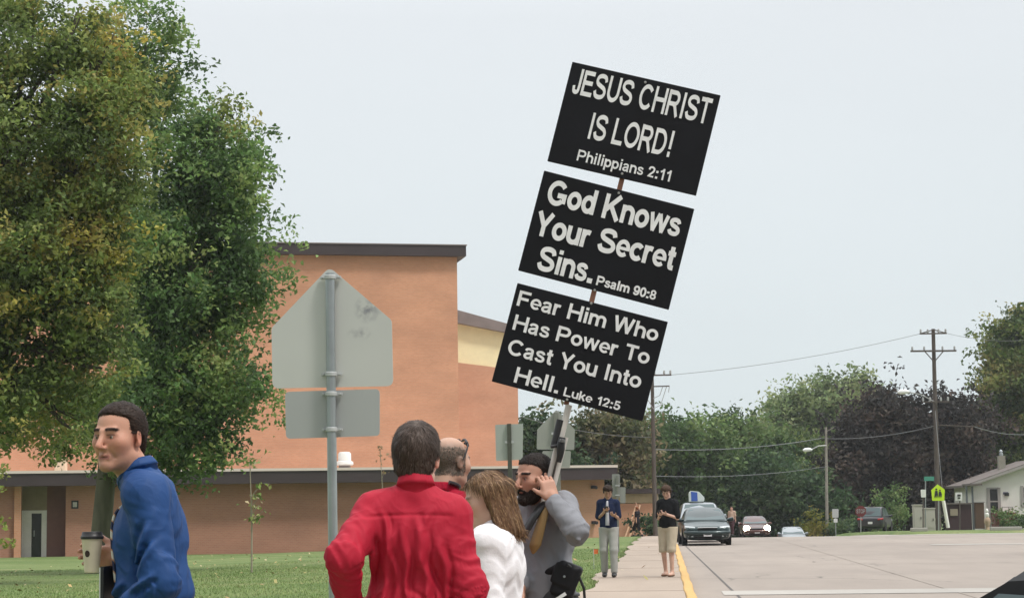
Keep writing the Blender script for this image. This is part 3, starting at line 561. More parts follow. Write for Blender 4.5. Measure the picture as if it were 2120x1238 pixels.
GL={
'J':(.60,[[(.47,1.0),(.47,.34)]+_cr([(.47,.34),(.43,.14),(.29,.09),(.15,.15),(.11,.33)])[1:]]),
'E':(.84,[[(.76,.905),(.12,.905),(.12,.095),(.79,.095)],[(.12,.52),(.72,.52)]]),
'S':(.90,[_cr(_S)]),'s':(.62,[_cr(_s)]),
'U':(.92,[[(.13,1.0),(.13,.40)]+_arc(.46,.40,.33,.31,180,360)+[(.79,1.0)]]),
'C':(.98,[_arc(.51,.5,.39,.41,38,322,26)]),'O':(1.04,[_arc(.52,.5,.41,.41,0,360,32)]),
'G':(1.05,[_arc(.51,.5,.39,.41,38,318,26),[(.54,.42),(.89,.42),(.89,.13)]]),
'H':(.94,[[(.13,0),(.13,1)],[(.81,0),(.81,1)],[(.13,.52),(.81,.52)]]),
'R':(.94,[[(.12,0),(.12,1)],[(.12,.905),(.52,.905)]+_arc(.52,.69,.23,.215,90,-90)+[(.12,.475)],[(.46,.475),(.58,.40),(.82,0)]]),
'P':(.88,[[(.12,0),(.12,1)],[(.12,.905),(.50,.905)]+_arc(.50,.675,.24,.23,90,-90)+[(.12,.445)]]),
'D':(.96,[[(.12,.095),(.12,.905),(.42,.905)]+_arc(.42,.5,.38,.405,90,-90,18)+[(.12,.095)]]),
'I':(.36,[[(.18,0),(.18,1)]]),'T':(.80,[[(.4,0),(.4,1)],[(.03,.905),(.77,.905)]]),'L':(.78,[[(.12,1),(.12,.095),(.74,.095)]]),
'F':(.78,[[(.12,0),(.12,.905),(.74,.905)],[(.12,.49),(.66,.49)]]),
'K':(.92,[[(.12,0),(.12,1)],[(.78,1.0),(.15,.35)],[(.36,.57),(.82,0)]]),
'W':(1.26,[[(.09,1),(.345,0)],[(.325,0),(.60,1)],[(.62,1),(.895,0)],[(.875,0),(1.14,1)]]),'Y':(.86,[[(.10,1),(.44,.42)],[(.76,1),(.42,.42)],[(.43,0),(.43,.50)]]),
'!':(.42,[[(.21,.30),(.21,1)],[(.21,0),(.21,.2)]]),'.':(.34,[[(.17,0),(.17,.2)]]),':':(.36,[[(.18,0),(.18,.2)],[(.18,.5),(.18,.7)]]),
'h':(.70,[[(.11,0),(.11,1)],[(.11,.40)]+_arc(.345,.42,.235,.225,180,0)+[(.58,0)]]),
'n':(.70,[[(.11,0),(.11,.73)],[(.11,.40)]+_arc(.345,.42,.235,.225,180,0)+[(.58,0)]]),
'm':(1.06,[[(.11,0),(.11,.73)],[(.11,.42)]+_arc(.32,.43,.21,.215,180,0)+[(.53,0)],[(.53,.42)]+_arc(.74,.43,.21,.215,180,0)+[(.95,0)]]),
'u':(.70,[[(.58,0),(.58,.73)],[(.11,.73),(.11,.31)]+_arc(.345,.31,.235,.225,180,360)+[(.58,.33)]]),
'i':(.32,[[(.16,0),(.16,.73)],[(.16,.83),(.16,1.0)]]),'l':(.32,[[(.16,0),(.16,1)]]),
'p':(.70,[[(.11,-.28),(.11,.73)],_arc(.36,.365,.24,.275,0,360,24)]),'d':(.70,[[(.60,0),(.60,1)],_arc(.35,.365,.24,.275,0,360,24)]),
'a':(.66,[_cr([(.10,.51),(.16,.61),(.31,.645),(.46,.60),(.49,.47),(.49,.14),(.54,.0)]),_cr([(.49,.41),(.31,.37),(.14,.31),(.09,.19),(.16,.095),(.29,.08),(.42,.14),(.49,.27)])]),
'o':(.70,[_arc(.35,.365,.255,.275,0,360,26)]),'c':(.64,[_arc(.35,.365,.255,.275,42,318,22)]),
'e':(.66,[[(.575,.30)]+_arc(.335,.365,.245,.275,0,315,22),[(.14,.355),(.60,.355)]]),
'r':(.46,[[(.11,0),(.11,.73)],_cr([(.11,.36),(.15,.54),(.27,.635),(.42,.62)])]),
't':(.42,[[(.20,.93),(.20,.22)]+_cr([(.20,.22),(.24,.10),(.39,.09)])[1:],[(.03,.645),(.39,.645)]]),
'w':(.98,[[(.08,.73),(.275,0)],[(.255,0),(.48,.73)],[(.50,.73),(.725,0)],[(.705,0),(.90,.73)]]),
'k':(.66,[[(.11,0),(.11,1)],[(.56,.73),(.14,.28)],[(.29,.44),(.58,0)]]),
'0':(.68,[_arc(.34,.5,.235,.41,0,360,26)]),'1':(.60,[[(.40,0),(.40,1.0)],[(.40,.90),(.27,.77),(.11,.69)]]),
'2':(.68,[_cr([(.10,.66),(.16,.85),(.34,.91),(.52,.84),(.56,.68),(.48,.5),(.3,.31),(.13,.1)])+[(.60,.095)]]),
'5':(.68,[[(.58,.905),(.19,.905),(.13,.47)]+_cr([(.13,.47),(.25,.57),(.41,.56),(.55,.45),(.57,.30),(.5,.15),(.34,.09),(.17,.14),(.09,.29)])[1:]]),
'8':(.68,[_arc(.34,.70,.205,.205,0,360,22),_arc(.34,.29,.24,.20,0,360,22)]),
'9':(.68,[_arc(.34,.65,.235,.26,0,360,22),_cr([(.575,.66),(.565,.38),(.48,.16),(.31,.09),(.15,.15),(.11,.27)])]),
' ':(.36,[])}
def text_strokes(body, t):
    """flat ribbons: vertices, quads (layers a hair apart)"""
    V, Q = [], []; x = 0.0
    for ch in body:
        adv, strokes = GL[ch]
        for si,st in enumerate(strokes):
            kp = [st[0]]; [kp.append(q_) for q_ in st[1:] if math.dist(q_,kp[-1])>.02]; kp[-1] = st[-1]; p = np.array(kp,float); p[:,0] += x; closed = np.allclose(p[0],p[-1]) and len(p)>3; n = len(p); d = np.diff(p,axis=0); d /= np.maximum(np.linalg.norm(d,axis=1),1e-9)[:,None]; nr = np.stack([-d[:,1],d[:,0]],1)
            L_ = []
            for i in range(n):
                if closed: a, b = nr[i-1 if i>0 else -1], nr[i if i<n-1 else 0]
                else: a, b = nr[max(i-1,0)], nr[min(i,n-2)]
                m = a+b; m /= max(np.linalg.norm(m),1e-6); L_.append(m/max(0.68,m.dot(b)))
            th = t*(1.25 if ch in '.:' else .62 if ch=='e' and si==1 else .86 if ch in 'aesw8' else 1.0); L_ = np.array(L_)*th/2; z = 0.0009*(si%3); k0 = len(V)
            for i in range(n):
                for sg in (1,-1): q = p[i]+sg*L_[i]; V.append((q[0],q[1],z))
            for i in range(n-1): Q.append((k0+2*i,k0+2*i+1,k0+2*i+3,k0+2*i+2))
        x += adv+.02
    return np.array(V), np.array(Q)
def lettering(name, body, org, du, dv, dn, u0, u1, vtop, vbase, mat, par, bold=0.19):
    """body set so that its ink spans u0..u1 and its capitals span vtop..vbase (v down) on the board org + u*du + v*dv"""
    V, Q = text_strokes(body, bold); x0, x1 = V[:,0].min(), V[:,0].max()
    u = u0+(V[:,0]-x0)/(x1-x0)*(u1-u0); v = vbase-V[:,1]*(vbase-vtop)
    W_ = np.array(org)[None]+u[:,None]*np.array(du)[None]+v[:,None]*np.array(dv)[None]+V[:,2][:,None]*np.array(dn)[None]
    a = W_[Q[0][0]]; fn = np.cross(W_[Q[0][1]]-a, W_[Q[0][2]]-a)
    if fn.dot(np.array(dn)) < 0: Q = Q[:,::-1]
    return link(name, mesh_np(name, W_, Q), mat, par)
def sign_metal(name, col, cx=None):
    m = M(name, col, 0.45, 0.25, var=0.06, vscale=1.5); t = m.node_tree; b = t.nodes['Principled BSDF']; l = t.links.new
    if cx:
        src = b.inputs['Base Color'].links[0].from_socket; tcn = t.nodes['Texture Coordinate']
        for (x,z,sx,sz,k) in cx:      # dull smudges rubbed into the metal
            mp = t.nodes.new('ShaderNodeMapping'); mp.vector_type = 'POINT'; mp.inputs['Location'].default_value = (-x/sx,0,-z/sz); mp.inputs['Scale'].default_value = (1/sx,0.0,1/sz); l(tcn.outputs['Object'], mp.inputs[0])
            g = t.nodes.new('ShaderNodeTexGradient'); g.gradient_type = 'SPHERICAL'; l(mp.outputs[0], g.inputs[0])
            n = t.nodes.new('ShaderNodeTexNoise'); n.inputs['Scale'].default_value = 22; n.inputs['Detail'].default_value = 4; l(tcn.outputs['Object'], n.inputs['Vector'])
            r = t.nodes.new('ShaderNodeMapRange'); r.inputs[1].default_value = 0.4; r.inputs[2].default_value = 0.6; l(n.outputs['Fac'], r.inputs[0])
            mu = t.nodes.new('ShaderNodeMath'); mu.operation = 'MULTIPLY'; l(g.outputs['Fac'], mu.inputs[0]); l(r.outputs[0], mu.inputs[1])
            mu2 = t.nodes.new('ShaderNodeMath'); mu2.operation = 'MULTIPLY'; mu2.inputs[1].default_value = k; l(mu.outputs[0], mu2.inputs[0])
            mx = t.nodes.new('ShaderNodeMix'); mx.data_type = 'RGBA'; mx.inputs[7].default_value = (0.14,0.14,0.18,1); l(mu2.outputs[0], mx.inputs[0]); l(src, mx.inputs[6]); src = mx.outputs[2]
        l(src, b.inputs['Base Color'])
    return m
m_galv = M('galvanised steel', (0.36,0.39,0.40), 0.35, 0.65, var=0.12, vscale=8)
m_post = M('dark green post', (0.075,0.08,0.062), 0.6, 0.2, var=0.2, vscale=9)
m_postg = M('grey green post', (0.20,0.21,0.185), 0.6, 0.2, var=0.15, vscale=9)
def gpt(px, Y, py=1100):
    p = P(px,py,Y); return Vector((p.x,Y,float(gz(p.x,Y))))
# --- big sign back, near
Y = 12.2; b0 = gpt(690,Y,1238)
ss = thing('school_sign', 'large pentagon sign back with a smaller plate below it on a round steel pole', 'road sign', b0)
O = Vector(b0); q = P(762,640,Y)-O; q2 = P(745,690,Y)-O
mplate = sign_metal('sign back metal', (0.57,0.58,0.55), [(q.x,q.z,0.10,0.10,0.8),(q2.x,q2.z,0.09,0.05,0.5)])
face_plate('pentagon_plate', [(682,553),(811,663),(814,799),(564,804),(562,679)], Y, mplate, ss, rad=0.045)
face_plate('lower_plate', [(590,811),(786,805),(786,902),(592,908)], Y, sign_metal('lower plate metal', (0.41,0.425,0.42)), ss, rad=0.03)
pb = P(690.5,1238,Y-0.045); pt = P(683,566,Y-0.045); dirp = (pt-pb).normalized(); pbase = pb-dirp*((pb.z+0.3)/dirp.z)
mb = MB(); mb.tube([pbase-O, pt-O], 0.030, n=20); mb.build('pole', m_galv, ss, smooth=True)
for py in (574,777,818,892):
    f = (py-566)/(1238-566); c = pt.lerp(pb,f)-O; mb = MB(); mb.lathe([(0.034,-0.014),(0.037,-0.010),(0.037,0.010),(0.034,0.014)], c, n=20)
    for s in (-1,1): mb.box(c+Vector((s*0.047,0.026,0)), (0.04,0.018,0.018), bev=0.003); mb.tube([c+Vector((s*0.052,0.02,0.0)), c+Vector((s*0.052,-0.004,0.0))], 0.006, n=6)
    mb.build('clamp_band', m_alum, ss)
# --- small sign backs farther along the sidewalk
def back_sign(label, Y, plates, postx, ptop, pw, pm, plate_mat, square=True, cat='road sign', name='road_sign', pbot=None):
    b0 = gpt(postx,Y); t = thing(name, label, cat, b0); O = Vector(b0)
    for nm,pts in plates: face_plate(nm, pts, Y, plate_mat, t, rad=0.03, th=0.008)
    top = P(postx+ptop[0],ptop[1],Y-0.03)-O; w_ = pw*Y/F; mb = MB()
    base = Vector((P(postx,1100,Y-0.03).x-O.x,-0.03,-0.3)); mb.tube([base, top], w_/2*(1.25 if square else 1), n=4 if square else 10); mb.build('post', pm, t)
    for nm,pts in plates:
        mb = MB(); c = P(postx+ptop[0]*0.9, sum(p[1] for p in pts)/len(pts), Y-0.05)-O; mb.box(c,(w_*1.9,0.05,w_*0.45),bev=0.004)
        mb.build('bracket', m_alum, t)
    return t
m_gback = sign_metal('grey sign back', (0.40,0.43,0.40)); m_gback2 = sign_metal('dull sign back', (0.33,0.345,0.315))
back_sign('grey rectangular sign back on a dark green post left of the bearded man', 45, [('plate',[(1025,879),(1083,877),(1082,951),(1027,954)])], 1059, (-5,877), 9.5, m_post, m_gback)
back_sign('small pentagon sign back with a plate below, behind the pole of the black placards', 38.5, [('pentagon_plate',[(1152,848),(1190,889),(1189,931),(1111,930),(1112,889)]),('lower_plate',[(1123,933),(1182,933),(1180,968),(1123,966)])], 1160, (-9,854), 11, m_postg, m_gback2)
t = back_sign('pair of narrow grey sign backs on a post behind the student in the navy shirt', 60, [('plate',[(1267,981),(1283,981),(1284,1029),(1268,1029)]),('lower_plate',[(1283,1008),(1295,1008),(1295,1041),(1284,1041)])], 1279, (-1,984), 5, m_postg, M('ribbed grey panel',(0.27,0.285,0.265),0.6,0.2,var=0.1,stretch=(20,1,1)))
wp = thing('marker_post', 'short white marker post on the grass beyond the elbow of the bearded man', 'post', gpt(1173,62))
mb = MB(); zt_ = P(1173,1104,62).z-wp.location.z; mb.tube([(0,0,-0.2),(0,0,zt_),(0,0,zt_+0.03)],[0.05,0.045,0.02],n=12); mb.build('stake', m_white, wp, smooth=True)
mb = MB(); mb.lathe([(0.052,zt_-0.12),(0.052,zt_-0.04)],n=12); mb.build('reflector_band', M('dull band',(0.5,0.5,0.52),0.4), wp, smooth=True)
fl = thing('marker_flag', 'tiny orange utility marker flag on the lawn beside the sidewalk', 'flag', gpt(1229,44,1145))
fl.location.z = float(gz(fl.location.x,44)); c = P(1229,1141,44)-Vector(fl.location)
mb = MB(); mb.tube([(c.x,0,-0.1),(c.x,0,c.z+0.06)],0.006,n=6); mb.build('wire_stem', m_alum, fl)
mb = MB(); mb.prism([(c.x-0.005,0,c.z-0.06),(c.x+0.10,0.015,c.z-0.05),(c.x+0.105,-0.01,c.z+0.05),(c.x-0.005,0,c.z+0.06)],(0,0.004,0)); mb.build('flag_cloth', M('flag orange',(0.75,0.17,0.05),0.7), fl)
# --- the tall picket with three black placards
YB = 9.3
b0 = P(1118,1095,YB+0.06); pk = thing('picket_sign', 'tall leaning pole carrying three black placards with white lettering, held by the bearded man', 'picket sign', (b0.x,b0.y,0.0)); O = Vector(pk.location)
m_board = M('black painted board', (0.0045,0.0050,0.0075), 0.7, var=0.4, vscale=5, bump=0.06, bscale=60, spec=0.25); m_let = M('white vinyl letters', (0.78,0.78,0.78), 0.5, var=0.10, vscale=18)
m_wood = M('brown stained wood', (0.24,0.11,0.07), 0.7, var=0.25, vscale=12, stretch=(6,6,1)); m_pvc = M('off white pipe', (0.58,0.55,0.51), 0.45, var=0.1, vscale=6); m_screw = M('screw head', (0.35,0.35,0.33), 0.4, 0.5)
boards = [([(1185,128),(1492,198),(1441,405),(1133,334)], [("JESUS CHRIST",.042,.96,.05,.307),("IS LORD!",.22,.768,.44,.70),("Philippians 2:11",.185,.81,.82,.930)], 0.168, 0.0),
          ([(1126,353),(1438,433),(1384,641),(1073,560)], [("God Knows",.06,.944,.062,.305),("Your Secret",.034,.959,.39,.627),("Sins.",.108,.479,.708,.947),("Psalm 90:8",.508,.90,.853,.946)], 0.205, 0.01),
          ([(1071,585),(1383,667),(1330,871),(1018,790)], [("Fear Him Who",.03,.962,.062,.217),("Has Power To",.043,.945,.302,.456),("Cast You Into",.048,.931,.545,.703),("Hell.",.138,.43,.797,.953),("Luke 12:5",.468,.84,.87,.958)], 0.178, -0.008)]
screws = {0:[(1336,171),(1288,360)],1:[(1281,400),(1231,601)],2:[(1224,628),(1174,827)]}
for bi,(pts,lines,bold,dy) in enumerate(boards):
    q = [P(x,y,YB+dy)-O for x,y in pts]; c = sum(q,Vector())/4; eu = ((q[1]-q[0])+(q[2]-q[3]))/2; ev = ((q[3]-q[0])+(q[2]-q[1]))/2
    dn = eu.cross(ev).normalized()
    if dn.y > 0: dn = -dn
    org = c-eu/2-ev/2; mb = MB(); mb.prism([org,org+eu,org+eu+ev,org+ev], -dn*0.014)
    bo = mb.build('placard_board', m_board, pk); bm_ = bo.modifiers.new('bevel','BEVEL'); bm_.width = 0.003; bm_.segments = 2
    for (s,u0,u1,v0,v1) in lines: lettering('lettering', s, org+dn*0.0025, eu, ev, dn, u0,u1,v0,v1, m_let, bo, bold=bold)
    for (x,y) in screws[bi]:
        sb = MB()
        p_ = P(x,y,YB+dy)-O; p_ = p_-dn*((p_-org).dot(dn)); Rm = dn.to_track_quat('Z','Y').to_matrix(); sb.lathe([(0.0065,0.0),(0.0055,0.002),(0.002,0.003)], p_, Rm, n=12)
        sb.build('screw', m_screw, bo, smooth=True)
def rod(name, pxa, pxb, rad, mat, dY=0.03, n=10, par=None, rb=None):
    a, b = P(*pxa,YB+dY)-O, P(*pxb,YB+dY)-O; mb = MB(); mb.tube([a,b],[rad,rb or rad],n=n); return mb.build(name, mat, par or pk, smooth=True)
rod('wooden_pole', (1338,168), (1172,838), 0.0165, m_wood, n=4)
rod('pipe', (1178,838), (1159,912), 0.0165, m_pvc)
rod('pipe', (1157,905), (1114,1080), 0.0115, m_pvc, 0.032); rod('pipe', (1172,905), (1128,1080), 0.0115, m_pvc, 0.032)
rod('gap_shade', (1165,905), (1121,1078), 0.0065, M('painted gap shade',(0.10,0.09,0.08),0.8), 0.04, n=4)  # dark strip put in as the shade between the two pipes
rod('tape_wrap', (1161,869), (1148,924), 0.0205, m_black, 0.03, n=14)
cmk = rod('camera_clip', (1140,925), (1163,920), 0.008, m_black, 0.0)
a = P(1161,921,YB-0.01)-O; b = P(1164,905,YB-0.01)-O; mb = MB(); mb.tube([P(1157,957,YB-0.005)-O,P(1159,945,YB-0.005)-O,P(1161,930,YB-0.01)-O,a,b],[0.011,0.016,0.020,0.020,0.017],n=14); cb = mb.build('camera_body', m_black, pk, smooth=True)
mb = MB(); mb.tube([P(1163.5,914,YB-0.033)-O,P(1163.8,909,YB-0.036)-O],[0.014,0.012],n=14); mb.build('lens', M('grey lens glass',(0.12,0.12,0.12),0.15), cb, smooth=True)
# --- utility poles
m_pole = M('weathered pole wood', (0.095,0.080,0.070), 0.95, var=0.25, vscale=4, stretch=(3,3,0.5)); m_polel = M('pale lamp pole wood', (0.27,0.25,0.22), 0.9, var=0.2, vscale=4); m_ins = M('grey insulator', (0.35,0.36,0.36), 0.3); m_lamp = M('white lamp housing', (0.82,0.84,0.85), 0.4)
def upole(label, Y, pxt, pyt, pxb, rad, arms, mat, lamps=(), extra=None, zb=None, cat='utility pole', name='utility_pole'):
    b0 = gpt(pxb,Y); t = thing(name, label, cat, b0); O = Vector(b0); top = P(pxt,pyt,Y)-O
    mb = MB(); mb.tube([Vector((0,0,-0.4)), top*0.5, top],[rad,rad*0.85,rad*0.68],n=12); mb.build('pole', mat, t, smooth=True)
    for (xa,ya,xb_,yb_,th) in arms:
        a = P(xa,ya,Y-0.2)-O; b = P(xb_,yb_,Y-0.2)-O; mb = MB(); mb.tube([a,b], th, n=4); ar = mb.build('crossarm', mat, t)
        if th > 0.05:
            for f in (0.04,0.3,0.7,0.96):
                mi = MB(); p_ = a.lerp(b,f); mi.lathe([(0.04,0.0),(0.075,0.1),(0.05,0.16),(0.07,0.2),(0.02,0.26)], p_+Vector((0,0,th*0.6)), n=8)
                mi.build('insulator', m_ins, ar, smooth=True)
    for (hx,hy,ax,ay) in lamps:
        h = P(hx,hy,Y-0.5)-O; a = P(ax,ay,Y-0.1)-O; mb = MB(); mb.tube([a,a.lerp(h,0.5)+Vector((0,0,0.14)),h],0.035,n=7); la = mb.build('lamp_arm', m_ins, t, smooth=True)
        mb = MB(); d = (h-a); sx = -1 if d.x<0 else 1; mb.tube([h+Vector((-sx*0.1,0,0)),h+Vector((sx*0.12,0,0.02)),h+Vector((sx*0.45,0,0.0)),h+Vector((sx*0.62,0,-0.02))],[0.07,0.15,0.15,0.06],n=10); mb.build('lamp_head', m_lamp, la, smooth=True)
    if extra: extra(t,O)
    return t
def brace(pts, Y, mat, nm='brace', rad=0.035):
    def f(t,O):
        for ch in pts:
            mb = MB(); mb.tube([P(x,y,Y-0.22)-O for x,y in ch], rad, n=5); mb.build(nm, mat, t)
    return f
upole('tall dark utility pole with two crossarms and a lamp arm near the white house', 122, 1932, 681, 1943, 0.165, [(1904,691,1960,690,0.06),(1885,727,1980,726,0.075),(1909,832,1965,831,0.055)], m_pole, [(1879,811,1936,832)], brace([[(1915,728),(1933,748)],[(1953,727),(1935,748)],[(1904,691),(1931,683)],[(1960,690),(1934,683)],[(2017,883),(1941,880),(1943,872)]],122,m_pole))
upole('dark street pole with crossarms and wire loops rising behind the black placards', 117, 1350, 775, 1356.5, 0.15, [(1340,777,1390,776,0.06),(1352,800,1386,799,0.05)], m_pole, (), brace([[(1352,825),(1366,818),(1372,800)],[(1352,846),(1368,838),(1380,800)],[(1386,799),(1384,812)],[(1352,845),(1338,822),(1332,815)]],117,m_ins,'wire_loop',0.022))
upole('pale wooden lamp pole with a white lamp head standing by the yellow bush', 150, 1710, 884, 1712, 0.13, [(1711,893,1727,884,0.04)], m_polel, [(1679,931,1711,922)], cat='lamp pole', name='lamp_pole')
upole('pale lamp pole whose top shows above the purple tree', 171, 1830, 808, 1832, 0.13, [], m_polel, [(1785,872,1830,884)], cat='lamp pole', name='lamp_pole')
m_wire = M('wire', (0.20,0.21,0.22), 0.6)
def wire(label, pts, rad=0.016, sag=0.3):
    q = [P(*p) for p in pts]; cr = []
    for a,b in zip(q,q[1:]):
        for k in range(12): f = k/12; cr.append(a.lerp(b,f)-Vector((0,0,sag*4*f*(1-f))))
    cr.append(q[-1]); o_ = cr[0].copy(); mb = MB(); mb.tube([c-o_ for c in cr], rad, n=5); o = mb.build('power_line', m_wire); o.location = o_; tag(o, label, 'wire', 'overhead wires'); return o
wire('thin high wire running from the tall pole top leftward behind the top placards', [(1905,691,122),(1390,776,117)])
wire('faint high wire from the tall pole towards the right frame edge', [(1960,690,122),(2160,700,120)], 0.012)
wire('thick low cable sagging from the tall pole across the purple tree', [(1941,880,122),(1700,907,136),(1352,930,117)], 0.02)
wire('low cable from the tall pole towards the white house', [(2017,883,122),(2160,895,135)], 0.02)
wire('lowest thin wire at the wooden lamp pole over the parked cars', [(1712,965,150),(1352,985,117)], 0.016)
wire('service wire between the school rear wing and the street pole', [(1078,862,117),(1350,905,117)], 0.014)
# --- far corner signs and boxes
def small_sign(label, px, Y, pts, mat, post_top, name='road_sign', rad=0.05, pm=m_galv, extra=None):
    b0 = gpt(px,Y); t = thing(name, label, 'road sign', b0); O = Vector(b0); pl = face_plate('plate', pts, Y, mat, t, rad=rad, th=0.02, out=0.06)
    top = P(px,post_top,Y)-O; mb = MB(); mb.tube([Vector((0,0,-0.3)),Vector((top.x,0,top.z))],0.035,n=8); mb.build('post', pm, t, smooth=True)
    if extra: extra(t,O,pl)
    return t
m_red = M('sign red', (0.15,0.025,0.028), 0.5); m_wsign = M('sign white', (0.72,0.73,0.73), 0.5, var=0.05); m_lime = M('fluorescent yellow green', (0.56,0.80,0.02), 0.5); m_green = M('street name green', (0.06,0.27,0.20), 0.5); m_blk = M('sign black', (0.02,0.02,0.02), 0.6)
cx,cy,rr_ = 1782,1058,12
def stop_txt(t,O,pl):
    a = P(1773,1053.5,131.9)-O; b = P(1791,1053.5,131.9)-O; c = P(1773,1062,131.9)-O; lettering('lettering','STOP',a,b-a,c-a,Vector((0,-1,0)),0,1,0,1,m_galv,pl,bold=0.2)
small_sign('red octagonal stop sign beside the dark parked suv', 1782, 132, [(cx+rr_*math.cos(math.radians(22.5+45*k)),cy+rr_*math.sin(math.radians(22.5+45*k))) for k in range(8)], m_red, 1055, rad=0.005, extra=stop_txt)
def kids(t,O,pl):
    mb = MB(); Yk = 117.91
    def disc(x,y,r): mb.prism([P(x+r*math.cos(a*math.pi/5),y+r*math.sin(a*math.pi/5),Yk)-O for a in range(10)],(0,0.012,0))
    def pol(*p): mb.prism([P(x,y,Yk)-O for x,y in p],(0,0.012,0))
    disc(1938.5,1012.5,2.1); disc(1946,1014.5,1.7)
    pol((1936,1015.5),(1941,1015.5),(1942,1023),(1940.5,1029),(1938.8,1029),(1938.6,1024),(1936.5,1029.5),(1934.5,1029)); pol((1944,1016.8),(1948,1016.8),(1950,1023),(1949,1029),(1947.3,1029),(1946.5,1024),(1944.8,1029),(1943,1028.5))
    mb.build('figures', m_blk, pl)
small_sign('bright yellow green pentagon school crossing sign in front of the tall utility pole', 1943, 118, [(1941,1002),(1956,1013),(1955,1036),(1930,1036),(1928,1014)], m_lime, 1010, rad=0.05, extra=kids)
sn = small_sign('green street name sign above the small white sign near the tall utility pole', 1916, 121, [(1913,986),(1934,986),(1934,995),(1913,995)], m_green, 990, rad=0.01)
small_sign('small white regulatory sign left of the yellow green school sign', 1911, 119.5, [(1906,1013),(1917,1013),(1917,1029),(1907,1029)], m_wsign, 1015, pm=m_pole)
def bars(pts):
    def f(t,O,pl):
        mb = MB()
        for (x0,y0,x1,y1,Yk) in pts: mb.prism([P(x0,y0,Yk)-O,P(x1,y0,Yk)-O,P(x1,y1,Yk)-O,P(x0,y1,Yk)-O],(0,0.01,0))
        mb.build('marks', m_blk, pl)
    return f
small_sign('white sign with dark marks on a post before the dark red shed', 1987, 124, [(1978,1019),(1992,1019),(1992,1036),(1978,1036)], m_wsign, 1020, pm=m_pole, extra=bars([(1982,1023,1989,1027,123.9),(1983,1029,1988,1032,123.9)]))
t = small_sign('pale sign plate with a smaller plate under it near the wooden lamp pole', 1730, 140, [(1723,1053),(1736,1053),(1736,1071),(1723,1071)], M('pale grey sign',(0.48,0.5,0.5),0.5), 1054)
face_plate('lower_plate', [(1726,1073),(1734,1073),(1734,1081),(1726,1081)], 140, m_wsign, t, th=0.02, out=0.06)
gp = thing('guy_guard', 'slanting white plastic guy wire guard beside the tall utility pole', 'guy guard', gpt(1962,119)); O = Vector(gp.location)
mb = MB(); mb.tube([P(1953,1036,119)-O,P(1963,1092,119)-O],0.11,n=10); mb.build('sleeve', m_white, gp, smooth=True); mb = MB(); mb.tube([P(1936,850,121.6)-O,P(1953,1036,119)-O],0.015,n=5); mb.build('guy_wire', m_wire, gp)
m_cab = M('grey beige cabinet', (0.40,0.385,0.345), 0.55, var=0.06)
for (lb,xa,xb_,yt,Y) in (('taller grey beige utility cabinet with a ribbed lid beside the purple tree trunk',1893,1911,1046,120),('wider pale utility cabinet between the grey cabinet and the tall utility pole',1915,1937,1053,121)):
    b0 = gpt((xa+xb_)/2,Y); t = thing('utility_cabinet', lb, 'cabinet', b0); O = Vector(b0); wv = (xb_-xa)*Y/F; zt_ = P((xa+xb_)/2,yt,Y).z-b0.z
    mb = MB(); mb.box((0,0.3,zt_/2-0.1),(wv,0.6,zt_+0.2),bev=0.03); bo = mb.build('cabinet_body', m_cab, t); mb = MB(); mb.box((0,0.3,zt_+0.03),(wv+0.06,0.66,0.07),bev=0.02); mb.build('lid', m_cab, t)
    mb = MB(); mb.box((0,-0.004,zt_*0.5),(wv*0.8,0.02,zt_*0.75),bev=0.008); d_ = mb.build('door', M('cabinet door',(0.43,0.415,0.375),0.5), t); mb = MB(); mb.box((wv*0.3,-0.03,zt_*0.5),(0.04,0.04,0.16)); mb.build('handle', m_black, d_)
# ================================================================== figures: signed-distance sculpting
def smin(a,b,k): h = np.clip(0.5+0.5*(b-a)/k,0,1); return b*(1-h)+a*h-k*h*(1-h)
def V3(*a): return np.array(a,float)
def RZ(a): c,s = math.cos(a),math.sin(a); return np.array([[c,-s,0],[s,c,0],[0,0,1.0]])
def RX(a): c,s = math.cos(a),math.sin(a); return np.array([[1,0,0],[0,c,-s],[0,s,c]])
def RY(a): c,s = math.cos(a),math.sin(a); return np.array([[c,0,s],[0,1,0],[-s,0,c]])
def rc(a,b,r1,r2=None):
    a,b = np.array(a,float),np.array(b,float); r2 = r1 if r2 is None else r2; ba = b-a; L2 = max(ba.dot(ba),1e-9)
    def f(x,y,z):
        px,py,pz = x-a[0],y-a[1],z-a[2]; t = np.clip((px*ba[0]+py*ba[1]+pz*ba[2])/L2,0,1)
        return np.sqrt((px-t*ba[0])**2+(py-t*ba[1])**2+(pz-t*ba[2])**2)-(r1+(r2-r1)*t)
    m = max(r1,r2); return f, np.minimum(a,b)-m, np.maximum(a,b)+m
def ell(c,r,R=None):
    c,r = np.array(c,float),np.array(r,float)
    def f(x,y,z):
        px,py,pz = x-c[0],y-c[1],z-c[2]
        if R is not None: px,py,pz = (px*R[0,0]+py*R[1,0]+pz*R[2,0]),(px*R[0,1]+py*R[1,1]+pz*R[2,1]),(px*R[0,2]+py*R[1,2]+pz*R[2,2])
        k0 = np.sqrt((px/r[0])**2+(py/r[1])**2+(pz/r[2])**2); k1 = np.sqrt((px/r[0]**2)**2+(py/r[1]**2)**2+(pz/r[2]**2)**2)
        return k0*(k0-1)/np.maximum(k1,1e-6)
    m = r if R is None else np.full(3,max(r)); return f, c-m, c+m
